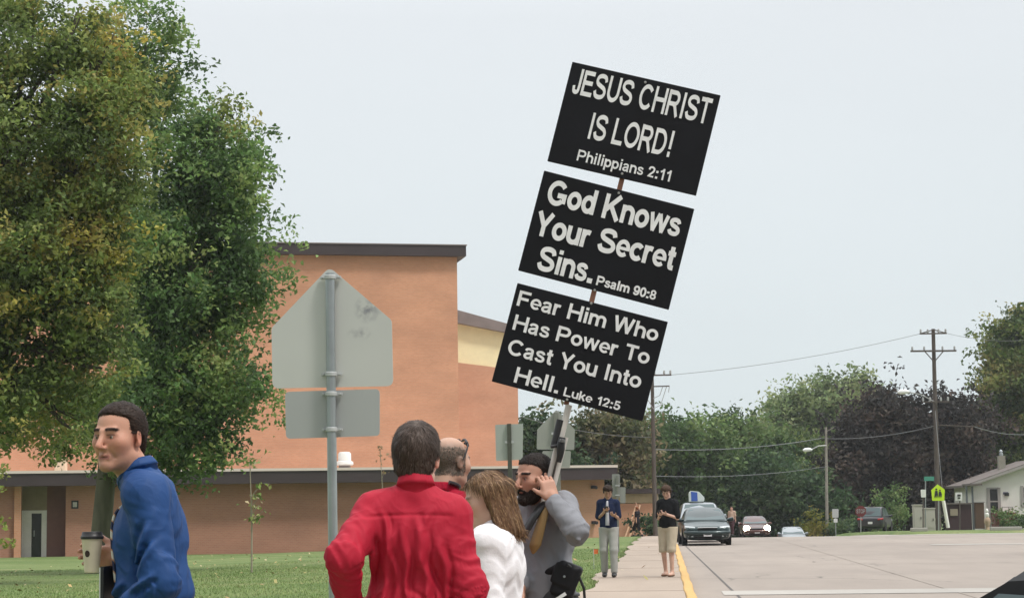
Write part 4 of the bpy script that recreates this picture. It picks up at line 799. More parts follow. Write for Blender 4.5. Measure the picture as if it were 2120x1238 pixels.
def bx(c,h,R=None,rd=0.004):
    c,h = np.array(c,float),np.array(h,float)
    def f(x,y,z):
        px,py,pz = x-c[0],y-c[1],z-c[2]
        if R is not None: px,py,pz = (px*R[0,0]+py*R[1,0]+pz*R[2,0]),(px*R[0,1]+py*R[1,1]+pz*R[2,1]),(px*R[0,2]+py*R[1,2]+pz*R[2,2])
        qx,qy,qz = np.abs(px)-h[0]+rd,np.abs(py)-h[1]+rd,np.abs(pz)-h[2]+rd
        return np.sqrt(np.maximum(qx,0)**2+np.maximum(qy,0)**2+np.maximum(qz,0)**2)+np.minimum(np.maximum(qx,np.maximum(qy,qz)),0)-rd
    m = h if R is None else np.full(3,np.linalg.norm(h)); return f, c-m, c+m
def xf(prim, o, R, s=1.0):
    f,lo,hi = prim; o = np.array(o,float)
    def g(x,y,z):
        px,py,pz = (x-o[0])/s,(y-o[1])/s,(z-o[2])/s
        return f(px*R[0,0]+py*R[1,0]+pz*R[2,0],px*R[0,1]+py*R[1,1]+pz*R[2,1],px*R[0,2]+py*R[1,2]+pz*R[2,2])*s
    cs = np.array([[(lo,hi)[i][0],(lo,hi)[j][1],(lo,hi)[k][2]] for i in (0,1) for j in (0,1) for k in (0,1)])@R.T*s+o
    return g, cs.min(0), cs.max(0)
def sdf_mesh(ops, h, lo=None, hi=None, post=None):
    """ops: (prim, k, mode) with mode 'u' union, 'c' carve, 'i' keep inside"""
    us = [p for p,k,m in ops if m=='u']; pad = 4*h+0.03
    lo = np.min([p[1] for p in us],0)-pad if lo is None else np.array(lo,float); hi = np.max([p[2] for p in us],0)+pad if hi is None else np.array(hi,float)
    n = np.ceil((hi-lo)/h).astype(int)+1; ax = [lo[i]+h*np.arange(n[i]) for i in range(3)]; Fv = np.full(n,0.5,np.float32)
    for (f,a,b),k,m in ops:
        if m=='i': i0,i1 = np.zeros(3,int),n
        else:
            i0 = np.clip(np.floor((a-k-2*h-lo)/h).astype(int),0,n); i1 = np.clip(np.ceil((b+k+2*h-lo)/h).astype(int)+1,0,n)
            if np.any(i1<=i0): continue
        s = tuple(slice(i0[d],i1[d]) for d in range(3)); d = f(ax[0][s[0]][:,None,None],ax[1][s[1]][None,:,None],ax[2][s[2]][None,None,:])
        Fv[s] = smin(Fv[s],d,k) if m=='u' else -smin(-Fv[s],d if m=='c' else -d,k)
    if post is not None:
        mk = np.abs(Fv)<0.035; ii = np.argwhere(mk); Fv[mk] += post(lo+h*ii).astype(np.float32)
    I = Fv<0; c = np.zeros(n-1,np.int8)
    for i in (0,1):
        for j in (0,1):
            for k in (0,1): c += I[i:n[0]-1+i,j:n[1]-1+j,k:n[2]-1+k]
    act = np.argwhere((c>0)&(c<8)); idx = np.full(n-1,-1,np.int32); idx[tuple(act.T)] = np.arange(len(act))
    cor = [(i,j,k) for i in (0,1) for j in (0,1) for k in (0,1)]; val = {q: Fv[act[:,0]+q[0],act[:,1]+q[1],act[:,2]+q[2]] for q in cor}
    S = np.zeros((len(act),3)); N = np.zeros(len(act))
    for q in cor:
        for d in range(3):
            if q[d]==0:
                q2 = list(q); q2[d] = 1; va,vb = val[q],val[tuple(q2)]; m = (va<0)!=(vb<0); t = np.where(m,va/np.where(m,va-vb,1),0); p = np.array(q,float)[None]+np.zeros((len(act),1)); p[:,d] = t; S += p*m[:,None]; N += m
    V = lo+h*(act+S/N[:,None]); faces = []
    for d in range(3):
        a,b = (d+1)%3,(d+2)%3; s0 = [slice(1,n[i]-1) for i in range(3)]; s1 = list(s0); s0[d] = slice(0,n[d]-1); s1[d] = slice(1,n[d])
        A,B = I[tuple(s0)],I[tuple(s1)]; e_ = np.argwhere(A!=B)
        if len(e_)==0: continue
        off = np.array([1,1,1]); off[d] = 0; g = e_+off; fl = A[tuple(e_.T)]
        def at(da,db): q = g.copy(); q[:,a] += da; q[:,b] += db; return idx[tuple(q.T)]
        Q = np.stack([at(-1,-1),at(0,-1),at(0,0),at(-1,0)],1); Q[~fl] = Q[~fl][:,::-1]; faces.append(Q)
    return V, np.concatenate(faces)
def sculpt(name, ops, h, mat, par, post=None, color=None, relax=1):
    V,Q = sdf_mesh(ops,h,post=post)
    for _ in range(relax):     # soften the grid stepping
        S = np.zeros_like(V); N = np.zeros(len(V))
        for k in range(4): np.add.at(S,Q[:,k],V[Q[:,(k+1)%4]]); np.add.at(N,Q[:,k],1); np.add.at(S,Q[:,k],V[Q[:,(k+3)%4]]); np.add.at(N,Q[:,k],1)
        V = V*0.5+0.5*S/N[:,None]
    cols = None if color is None else color(V)
    return link(name, mesh_np(name,V,Q,cols=cols,smooth=True), mat, par)
def mixc(c, col, w): w = np.clip(w,0,1)[:,None]; return c*(1-w)+np.array(col)[None]*w
# ------------------------------------------------------------------ body parts
class Fig:
    """joints in street axes about the feet; torso turned by yaw (0 = facing away along the street)"""
    def __init__(s, loc, yaw, H=1.75, wid=1.0, lean=(0,0), hyaw=0.0, hpitch=0.0, hroll=0.0, hoff=(0,0,0), hs=1.0, deep=1.0):
        s.loc = Vector(loc); s.yaw = yaw; s.R = RZ(yaw); k = H/1.75; s.k = k; s.w = wid; s.dp = deep; s.bl = 1.0
        st = dict(pel=(0,0,.96),bel=(0,.015,1.09),che=(0,.0,1.28),nb=(0,-.02,1.480),hd=(0,.03,1.632),shL=(-.158*wid,-.01,1.415),shR=(.158*wid,-.01,1.415),elL=(-.205*wid,-.03,1.14),elR=(.205*wid,-.03,1.14),wrL=(-.215*wid,.06,.90),wrR=(.215*wid,.06,.90),
                  hpL=(-.09*wid,0,.93),hpR=(.09*wid,0,.93),knL=(-.10,.02,.51),knR=(.10,.02,.51),anL=(-.105,-.02,.09),anR=(.105,-.02,.09))
        s.J = {n:(s.R@np.array(v))*k for n,v in st.items()}
        for n in s.J:
            f = np.clip((s.J[n][2]/k-.9)/.6,0,1.3); s.J[n][:2] += np.array(lean)*f
        s.J['hd'] = s.J['hd']+np.array(hoff); s.HR = RZ(yaw+hyaw)@RX(hpitch)@RY(hroll); s.hs = k**0.4*hs
    def set(s, **kw):
        for n,v in kw.items(): s.J[n] = np.array(v,float)
        return s
    def torso(s, o=0.0, fem=False):
        J,k,R,w,dp = s.J,s.k,s.R,s.w,s.dp; q = lambda *r: np.array([r[0]*w,r[1]*dp,r[2]])*k+o
        ops = [(ell(J['che'],q(.150,.104,.175),R),.04,'u'),(ell(J['bel'],q(.137,.105,.16),R),.05,'u'),(ell(J['pel'],q(.155,.110,.125),R),.045,'u'),
               (rc(J['shL'],J['shR'],.052*k+o),.04,'u'),(rc(J['nb']-np.array([0,0,.022]),J['shL'],.046*k+o,.047*k+o),.035,'u'),(rc(J['nb']-np.array([0,0,.022]),J['shR'],.046*k+o,.047*k+o),.035,'u'),
               (ell(J['che']+R@V3(.06*w,-.055*s.bl,.05)*k,q(.085,.046,.115),R),.04,'u'),(ell(J['che']+R@V3(-.06*w,-.055*s.bl,.05)*k,q(.085,.046,.115),R),.04,'u')]
        if fem: ops += [(ell(J['che']+R@V3(sx*.075,.095,.0)*k,np.array([.065,.06,.07])*k+o),.04,'u') for sx in (-1,1)]
        return ops
    def arm(s, side, o=0.0, cut=1.0, ra=1.0):
        J,k = s.J,s.k; a,b,c = J['sh'+side],J['el'+side],J['wr'+side]; c = b+(c-b)*cut
        return [(rc(a,b,.050*k*ra+o,.039*k*ra+o),.03,'u'),(rc(b,c,.039*k*ra+o,.029*k*ra+o*1.1),.022,'u')]
    def upper_arm(s, side, o, f=0.6):
        J,k = s.J,s.k; a,b = J['sh'+side],J['el'+side]; return [(rc(a,a+(b-a)*f,.060*k+o,.056*k+o),.03,'u')]
    def leg(s, side, o=0.0, cut=1.0):
        J,k = s.J,s.k; a,b,c = J['hp'+side],J['kn'+side],J['an'+side]; c = b+(c-b)*cut
        return [(rc(a,b,.082*k+o,.058*k+o),.04,'u'),(rc(b,c,.055*k+o,.036*k+o*1.3),.03,'u')]
    def foot(s, side, o=0.0):
        J,R = s.J,s.R; a = J['an'+side]; return [(rc(a+R@V3(0,-.03,-.045),a+R@V3(0,.15,-.055),.036+o,.03+o),.02,'u'),(rc(a,a+R@V3(0,.03,-.04),.036+o,.036+o),.03,'u')]
    def hl(s, p): return xf(p, s.J['hd'], s.HR, s.hs)
    def hloc(s, V): return (V-s.J['hd'])@s.HR/s.hs
    def head(s, jaw=1.0, nose=1.0, fem=False, full=1.0):
        h = lambda p,k,m='u': (s.hl(p),k*s.hs,m)
        ops = [h(ell((0,-.012,.036),(.0755,.097,.084)),.02),h(ell((0,.028,-.040),(.060*full,.062,.078)),.035),
               h(rc((-.048*jaw,-.002,-.066),(-.012,.070,-.100),.018,.017),.022),h(rc((.048*jaw,-.002,-.066),(.012,.070,-.100),.018,.017),.022),h(ell((0,.074,-.098),(.022,.018,.018)),.014),
               h(rc((-.040,.076,.026),(-.010,.086,.022),.008),.014),h(rc((.040,.076,.026),(.010,.086,.022),.008),.014),
               h(ell((-.043,.055,-.018),(.022,.024,.020)),.034),h(ell((.043,.055,-.018),(.022,.024,.020)),.034),
               h(ell((-.032,.100,.003),(.021,.019,.0115)),.009,'c'),h(ell((.032,.100,.003),(.021,.019,.0115)),.009,'c'),
               h(ell((-.031,.072,.003),(.0150,.0140,.0125)),.004),h(ell((.031,.072,.003),(.0150,.0140,.0125)),.004),
               h(rc((-.047,.073,.009),(-.018,.083,.0095),.0052),.006),h(rc((.047,.073,.009),(.018,.083,.0095),.0052),.006),
               h(rc((0,.087,.016),(0,.088+.024*nose,-.030),.0085,.0125),.012),h(ell((-.012,.098,-.036),(.0085,.011,.0075)),.007),h(ell((.012,.098,-.036),(.0085,.011,.0075)),.007),
               h(rc((-.025,.079,-.0645),(0,.0905,-.0615),.0045,.0058),.007),h(rc((.025,.079,-.0645),(0,.0905,-.0615),.0045,.0058),.007),h(rc((-.018,.0825,-.0745),(.018,.0825,-.0745),.0062),.007),
               h(rc((-.019,.096,-.034),(-.036,.072,-.070),.0035),.007,'c'),h(rc((.019,.096,-.034),(.036,.072,-.070),.0035),.007,'c'),
               h(bx((0,.100,-.0685),(.026,.013,.0013)),.0025,'c')]
        for sx in (-1,1):
            Re = RZ(sx*-.35)@RX(-.15); ops += [h(ell((sx*.079,-.010,-.004),(.007,.019,.031),Re),.006),h(ell((sx*.086,-.006,.000),(.005,.010,.018),Re),.004,'c'),h(ell((sx*.077,-.004,-.028),(.006,.009,.009)),.006)]
        J = s.J; nk = s.hs*(.046 if fem else .056)
        ops += [(rc(J['hd']+s.HR@V3(0,-.022,-.055)*s.hs,J['nb']+s.R@V3(0,-.005,-.02),nk,nk*1.12),.03,'u')]
        return ops
    def hair_cap(s, t, hl, low=-.09, extra=(), soft=.028):
        """hair as a coat on the skull that thins out towards the hairline hl: list of (z, y limit)"""
        zs,ysl = [a for a,b in hl],[b for a,b in hl]; e1 = ell((0,-.012,.036),(.0755,.097,.084))[0]; e2 = ell((0,-.035,-.03),(.058,.060,.07))[0]; ex = [(p[0],k) for p,k in extra]
        def f(x,y,z):
            d = smin(e1(x,y,z),e2(x,y,z),.03)
            for g,k in ex: d = smin(d,g(x,y,z),k)
            lim = np.interp(z,zs,ysl)-np.where(z>.02,np.abs(x)*.22,0); te = (t+.008)*smooth01((lim-y+.016)/soft)*smooth01((z-low)/.035)-.008
            return d-te
        return [(s.hl((f,np.array([-.12,-.14,-.13]),np.array([.12,.13,.17]))),.01,'u')]
def hand_ops(wr, d, n, thumb, curl=(.4,.5,.4), size=1.0, spread=.08, thumb_dir=(.7,.65,.35), pal=1.0):
    """wr wrist, d hand direction, n palm normal, thumb = +1/-1 side along d x n"""
    d = _n(np.array(d,float)); n = np.array(n,float); n = _n(n-d*n.dot(d)); s_ = np.cross(d,n); w = np.array(wr,float); z = size
    Rm = np.stack([s_,d,n],1); ops = [(rc(w-d*.02,w+d*.02*z,.026*z),.012,'u'),(bx(w+d*.052*z,(.039*z,.046*z,.0135*z),Rm,.012*z),.012,'u'),(ell(w+d*.04*z+s_*thumb*.026*z+n*.008*z,(.017*z,.028*z,.014*z),Rm),.012,'u')]
    for i,(off,L) in enumerate(zip((.030,.010,-.010,-.029),(.072,.080,.075,.058))):
        b = w+d*.094*z+s_*thumb*off*z; a0 = spread*(off/.03)*thumb; dd = d*math.cos(a0)+s_*math.sin(a0)*1.0; ang = 0.0; r = .0088*z*(0.9 if i==3 else 1)
        for j,(fr_,cu) in enumerate(zip((.45,.31,.24),curl if not isinstance(curl[0],(tuple,list)) else curl[i])):
            ang += cu; v = dd*math.cos(ang)+n*math.sin(ang); e_ = b+v*L*fr_*z; ops.append((rc(b,e_,r,r*.93),.004 if j else .006,'u')); b = e_; r *= .92
    t0 = w+d*.030*z+s_*thumb*.034*z; td = _n(d*thumb_dir[0]+s_*thumb*thumb_dir[1]+n*thumb_dir[2]); t1 = t0+td*.036*z; td2 = _n(td+d*.35+n*.25); ops += [(rc(t0,t1,.0115*z,.0105*z),.008,'u'),(rc(t1,t1+td2*.030*z,.0105*z,.0085*z),.004,'u')]
    return ops
def ridge(p, f, seed=0.0): n = perlin(p*np.array(f)+seed); return 0.62-2.3*np.sqrt(n*n+.0009)      # narrow crests between soft hollows
def axis_coord(V, a, b):
    ba = b-a; t = np.clip(((V-a)@ba)/ba.dot(ba),0,1); d = np.linalg.norm(V-a-t[:,None]*ba,axis=1); return t, d
def folds(fig, arms=True, a_t=.006, a_s=.006, ft=(9,9,2.6), seed=0.0, sides='LR', pull=0.0, extra=None):
    """cloth folds: hanging folds on the trunk, slanting folds round the sleeves"""
    def post(V):
        L_ = (V@fig.R); wv = perlin(V*4.0+seed)[:,None]*0.25
        zt = L_.copy(); zt[:,0] += pull*(L_[:,2]-1.1)*L_[:,0]
        tor = ridge(zt+wv*.25,ft,seed)*a_t*smooth01(perlin(V*4.5+seed+6)*1.5+.6)+perlin(V*np.array([5,5,4])+seed+9)*a_t*.9+ridge((L_+wv*.3)@np.array([[.8,0,.6],[0,1,0],[-.6,0,.8]]),(20,14,6),seed+3)*a_t*.45
        best = np.full(len(V),9.0); sl = np.zeros(len(V))
        for sd in sides:
            for (i,j) in (('sh','el'),('el','wr')):
                a,b = fig.J[i+sd],fig.J[j+sd]; t,d = axis_coord(V,a,b); u = _n(b-a); al = (V-a)@u; q = np.cross(u,(0.3,0.9,0.2)); q = _n(q); r_ = np.cross(u,q)
                Q_ = (V-a)@q; R_ = (V-a)@r_; wv2 = perlin(V*7+seed+4)*.10
                sc_ = al+.62*Q_+.30*R_+wv2*.25; near = .55+1.0*np.exp(-((t-(1.0 if i=='sh' else 0.0))/.28)**2)
                env = smooth01(perlin(V*5.5+seed+8)*1.6+.55)
                v = ridge(np.stack([sc_*15,Q_*5,R_*5],1),(1,1,1),seed+2)*a_s*near*env+ridge(np.stack([(al-.7*Q_+wv2*.3)*24,Q_*7,R_*7],1),(1,1,1),seed+5)*a_s*.40*near+perlin(V*8+seed)*a_s*.55
                up = d<best; sl = np.where(up,v,sl); best = np.minimum(best,d)
        wgt = smooth01((best-.045)/.05) if arms else np.ones(len(V))
        out_ = -(tor*wgt+sl*(1-wgt))
        if extra is not None: out_ += extra(V)
        return out_
    return post
def skin_color(fig, base, ruddy=.5, stubble=0.0, lip=(.42,.17,.15), brow=(.04,.025,.02), scalp=None, female=False, seed=0.0):
    base = np.array(base)
    def f(V):
        c = np.repeat(base[None],len(V),0)*(1+0.10*perlin(V*9+seed)+0.06*perlin(V*30+seed))[:,None]; H = fig.hloc(V); x,y,z = H[:,0],H[:,1],H[:,2]; ax_ = np.abs(x); hd = np.linalg.norm(H,axis=1)<.17
        red = base*np.array([1.05,.72,.68])
        def blob(px,py,pz,r): return np.exp(-((ax_-px)**2+(y-py)**2+(z-pz)**2)/r**2)*hd
        c = mixc(c,red,ruddy*(blob(.045,.065,-.03,.028)+blob(0,.115,-.03,.018)+blob(.08,-.01,-.01,.028)*1.2))
        if stubble>0: c = mixc(c,base*np.array([.62,.60,.62]),stubble*smooth01((-.045-z)/.02)*smooth01((y-.0)/.03)*hd)
        c = mixc(c,lip,0.75*smooth01((.025-ax_)/.004)*smooth01((.0105-np.abs(z+.069))/.004)*smooth01((y-.074)/.004)*hd)
        arch = .0265+.002*np.clip(ax_/.03,0,1)-.16*np.clip(ax_-.036,0,1)
        c = mixc(c,brow,(.75 if female else .9)*smooth01((.0085-np.abs(z-arch))/.0045)*smooth01((ax_-.011)/.005)*smooth01((.053-ax_)/.006)*(y>.04)*hd)
        c = mixc(c,base*np.array([.55,.42,.40]),.75*blob(.032,.085,.001,.019))                    # eye-socket shade painted over the lids; lash line follows
        c = mixc(c,(.05,.03,.025),.85*smooth01((.0022-np.abs(z-.0085))/.0015)*smooth01((.0165-np.abs(ax_-.031))/.003)*(y>.07)*hd)
        c = mixc(c,(.10,.035,.03),.8*smooth01((.0026-np.abs(z+.0685))/.0015)*smooth01((.026-ax_)/.004)*smooth01((y-.07)/.004)*hd)
        if scalp is not None: c = scalp(c,H,hd)
        return c
    return f
m_skin = M('skin', None, 0.55, attr=True, spec=0.35, bump=0.06, bscale=160)
m_skin.node_tree.nodes['Principled BSDF'].inputs['Subsurface Weight'].default_value = 0.12; m_skin.node_tree.nodes['Principled BSDF'].inputs['Subsurface Radius'].default_value = (0.012,0.005,0.003); m_skin.node_tree.nodes['Principled BSDF'].inputs['Subsurface Scale'].default_value = 0.6
def hair_mat(name, col, rough=.6, var=.35, vs=60, st=(1,1,.2)): return M(name, col, rough, var=var, vscale=vs, stretch=st, bump=0.5, bscale=120, spec=.10, attr=col is None)
def cloth(name, col, rough=.85, var=.06, bs=300, sheen=0.0, spec=.15, bump=.03, fold=0.0, fst=(1,1,.45), fsc=8.0):
    m = M(name, col, rough, var=var, vscale=8, bump=bump, bscale=bs, spec=min(spec,.2))
    if fold:      # pressed creases in the cloth
        t = m.node_tree; l = t.links.new; b = t.nodes['Principled BSDF']; tcn = t.nodes['Texture Coordinate']; prev = b.inputs['Normal'].links[0].from_socket
        for sc_,st_,k_,rz_ in ((fsc,fst,fold,.35),(fsc*1.9,(1,1,.8),fold*.5,-.5)):
            mp = t.nodes.new('ShaderNodeMapping'); mp.inputs['Scale'].default_value = st_; mp.inputs['Rotation'].default_value = (.25,rz_,0.3); l(tcn.outputs['Object'],mp.inputs[0])
            n = t.nodes.new('ShaderNodeTexNoise'); n.inputs['Scale'].default_value = sc_; n.inputs['Detail'].default_value = 2.0; n.inputs['Distortion'].default_value = .9; l(mp.outputs[0],n.inputs['Vector'])
            a = t.nodes.new('ShaderNodeMath'); a.operation = 'SUBTRACT'; a.inputs[1].default_value = .5; l(n.outputs['Fac'],a.inputs[0]); a2 = t.nodes.new('ShaderNodeMath'); a2.operation = 'ABSOLUTE'; l(a.outputs[0],a2.inputs[0])
            a3 = t.nodes.new('ShaderNodeMath'); a3.operation = 'MINIMUM'; a3.inputs[1].default_value = .13; l(a2.outputs[0],a3.inputs[0])
            bu = t.nodes.new('ShaderNodeBump'); bu.invert = True; bu.inputs['Strength'].default_value = k_; bu.inputs['Distance'].default_value = .11; l(a3.outputs[0],bu.inputs['Height']); l(prev,bu.inputs['Normal']); prev = bu.outputs[0]
        l(prev,b.inputs['Normal'])
    return m
def eyes(fig, par, iris=(.10,.06,.035)):
    me_v, me_f, cc = [], [], []
    for sx in (-1,1):
        V,Fq,C = [],[],[]; n,m = 16,10
        for i in range(m+1):
            th = math.pi*i/m
            for j in range(n):
                ph = 2*math.pi*j/n; p = np.array([math.sin(th)*math.cos(ph),math.cos(th),math.sin(th)*math.sin(ph)]); V.append(np.array([sx*.031,.0745,.0015])+p*.0122)
                C.append((.01,.01,.01) if th<.22 else (iris if th<.52 else (.40,.35,.33)))
        for i in range(m):
            for j in range(n): Fq.append((i*n+j,i*n+(j+1)%n,(i+1)*n+(j+1)%n,(i+1)*n+j))
        W_ = np.array(V)*fig.hs@fig.HR.T+fig.J['hd']; link('eye', mesh_np('eye',W_,Fq,cols=np.array(C),smooth=True), EYEM, par)
EYEM = M('eye', None, 0.12, attr=True)
def ribbon(name, pts, wid, th, mat, par, nrm=None, sub=6):
    """flat cloth band through points: (point, width direction)"""
    P_ = [np.array(p,float) for p,_ in pts]; D_ = [np.array(d,float) for _,d in pts]; V,Q = [],[]
    ws = wid if isinstance(wid,(list,tuple)) else [wid]*len(P_); out_ = []
    for i in range(len(P_)-1):
        for k in range(sub if i<len(P_)-2 else sub+1):
            t = k/sub; p0,p1,p2,p3 = P_[max(i-1,0)],P_[i],P_[i+1],P_[min(i+2,len(P_)-1)]
            p = 0.5*((2*p1)+(-p0+p2)*t+(2*p0-5*p1+4*p2-p3)*t*t+(-p0+3*p1-3*p2+p3)*t**3); out_.append((p,_n(D_[i]*(1-t)+D_[i+1]*t),ws[i]*(1-t)+ws[i+1]*t))
    for i,(p,d,w_) in enumerate(out_):
        tg = out_[min(i+1,len(out_)-1)][0]-out_[max(i-1,0)][0]; nn = _n(np.cross(_n(tg),d))
        for (a,b) in ((-1,-1),(1,-1),(1,1),(-1,1)): V.append(p+d*a*w_/2+nn*b*th/2)
    for i in range(len(out_)-1):
        for k in range(4): Q.append((4*i+k,4*i+(k+1)%4,4*i+4+(k+1)%4,4*i+4+k))
    n_ = len(out_)-1; Q += [(3,2,1,0),(4*n_,4*n_+1,4*n_+2,4*n_+3)]
    return link(name, mesh_np(name,np.array(V),Q), mat, par)
def collar(fig, mat, par, r=.062, hgt=.046, fall=.040, gap=20, drop=.030, off=(0,0,0)):
    """folded shirt collar: a stand round the neck and the fall turned down over it"""
    o = fig.J['nb']+np.array(off)+np.array([0,0,.004]); k = fig.k; ax_ = fig.J['hd']+fig.HR@V3(0,-.03,-.06)-fig.J['nb']; ax_ = _n(ax_*np.array([.45,.45,1])); fy = fig.R[:,1]-ax_*(fig.R[:,1]@ax_); fy = _n(fy); fx = np.cross(fy,ax_)
    n = 48; V,Q = [],[]
    for i in range(n+1):
        a = math.radians(gap+(360-2*gap)*i/n); c,s_ = math.cos(a),math.sin(a); fr_ = smooth01((c+.2)/1.2); dz = -drop*fr_; wob = .0015*math.sin(5*a)
        pr = [(r+.004,-.03),(r-.001,hgt*.5),(r-.003,hgt),(r+.003,hgt+.003),(r+.009,hgt-.004),(r+.014+wob,hgt-fall*.6),(r+.019+wob,hgt-fall-.014*fr_),(r+.016+wob,hgt-fall-.012*fr_),(r+.010,-.03)]
        for (rad,z) in pr: V.append(o+(fx*s_*rad+fy*c*rad*1.06)*k+ax_*((z+dz)*k))
    m = 9
    for i in range(n):
        for j in range(m-1): Q.append((i*m+j,i*m+j+1,(i+1)*m+j+1,(i+1)*m+j))
    return link('collar', mesh_np('collar',np.array(V),Q,smooth=True), mat, par)
def halfspace(pt, nrm):
    pt = np.array(pt,float); nrm = _n(np.array(nrm,float)); return (lambda x,y,z: (x-pt[0])*nrm[0]+(y-pt[1])*nrm[1]+(z-pt[2])*nrm[2], np.zeros(3), np.zeros(3))
def shoes(fig, mat, par, h=.008):
    for sd in 'LR': sculpt('shoe', [(p,k,m) for p,k,m in fig.foot(sd,.012)]+[(halfspace((0,0,max(0.0,fig.J['an'+sd][2]-.10)),(0,0,-1)),.004,'i')], h, mat, par)
def person(label, loc, group=None): return thing('person', label, 'person', loc, 0, group)

def strands(hair, fig, n, ln, col, flow, seed=0, lift=.25, wid=.0011, seg=4, wave=.12, mask=None, name='hair_strands', hug=.10):
    """loose hairs lying on the hair mass, following flow(H) in head space"""
    r = np.random.RandomState(seed); me = hair.data; nv = len(me.vertices); co = np.empty(nv*3); me.vertices.foreach_get('co',co); no = np.empty(nv*3); me.vertices.foreach_get('normal',no); co = co.reshape(-1,3); no = no.reshape(-1,3)
    ids = np.arange(nv) if mask is None else np.nonzero(mask(fig.hloc(co)))[0]
    i = ids[r.randint(0,len(ids),n)]; p = co[i]+r.normal(0,.0012,(n,3)); nn = no[i]; H = fig.hloc(p); d = flow(H)@fig.HR.T; d = d-nn*(d*nn).sum(1)[:,None]; d /= np.maximum(np.linalg.norm(d,axis=1),1e-6)[:,None]; sd = np.cross(nn,d); d = d+sd*r.normal(0,wave,(n,1)); L_ = ln*r.uniform(.5,1.3,n)[:,None]
    V = []; cs = np.array(col)*r.uniform(.55,1.5,(n,1)); w0 = wid*r.uniform(.7,1.4,n)[:,None]
    p = p-nn*.0012; lf = lift*r.uniform(.1,1,n)[:,None]
    for k in range(seg+1):
        t = k/seg; q = p+d*L_*t+nn*(.0028*math.sin(math.pi*min(t*1.1,1))+lf*L_*.18*t*t)-np.array([0,0,1])*(L_*.10*t*t)-nn*(hug*L_*t*t); w_ = w0*(1-.75*t); V += [q-sd*w_,q+sd*w_]
    V = np.stack(V,1); m = 2*(seg+1); base = (np.arange(n)*m)[:,None]; Q = np.concatenate([base+np.array([[2*k,2*k+1,2*k+3,2*k+2]]) for k in range(seg)],0)
    o = link(name, mesh_np(name,V.reshape(-1,3),Q,cols=np.repeat(cs,m,0)), STRAND, hair); o['kind'] = 'stuff'; return o
STRAND = M('loose hair',None,.5,attr=True,spec=.2)
CROWN = np.array([.01,-.055,.118])
def flow_back(H): return np.stack([H[:,0]*1.5,-1.0+0*H[:,0],-.25-3*np.clip(.08-H[:,2],0,.2)],1)
def brow_mask(H): ax_ = np.abs(H[:,0]); return (np.abs(H[:,2]-(.0275+.001*np.clip(ax_/.03,0,1)-.20*np.clip(ax_-.034,0,1)))<.0034)&(ax_>.011)&(ax_<.050)&(H[:,1]>.045)
def flow_brow(H): return np.stack([np.sign(H[:,0]),-.25+0*H[:,0],.25+0*H[:,0]],1)
def brows(body, fig, col, n=420): return strands(body,fig,n,.009,col,flow_brow,9,lift=.12,wid=.0007,wave=.25,mask=brow_mask,name='eyebrow')
def flow_men(H): d = H-CROWN; d[:,2] -= .02; return d/np.maximum(np.linalg.norm(d,axis=1),1e-6)[:,None]
def flow_down(H): d = H*np.array([.35,.5,0])+np.array([0,0,-.2]); w_ = smooth01((H[:,2]-.05)/.06)[:,None]; return d*(1-w_)+(H-np.array([.02,.0,.12]))*w_
# ================================================================== the five people in front
def groundp(px, Y): p = P(px,1100,Y); return Vector((p.x,Y,0.0))
def to_local(fig, px, py, Y): p = P(px,py,Y); return np.array([p.x-fig.loc.x,p.y-fig.loc.y,p.z-fig.loc.z])
LINE = [(-.10,-.080),(-.06,-.060),(-.035,-.042),(-.02,-.038),(.006,-.030),(.022,.022),(.04,.030),(.066,.046),(.078,.062),(.090,.085),(.105,.2)]
HB = .005
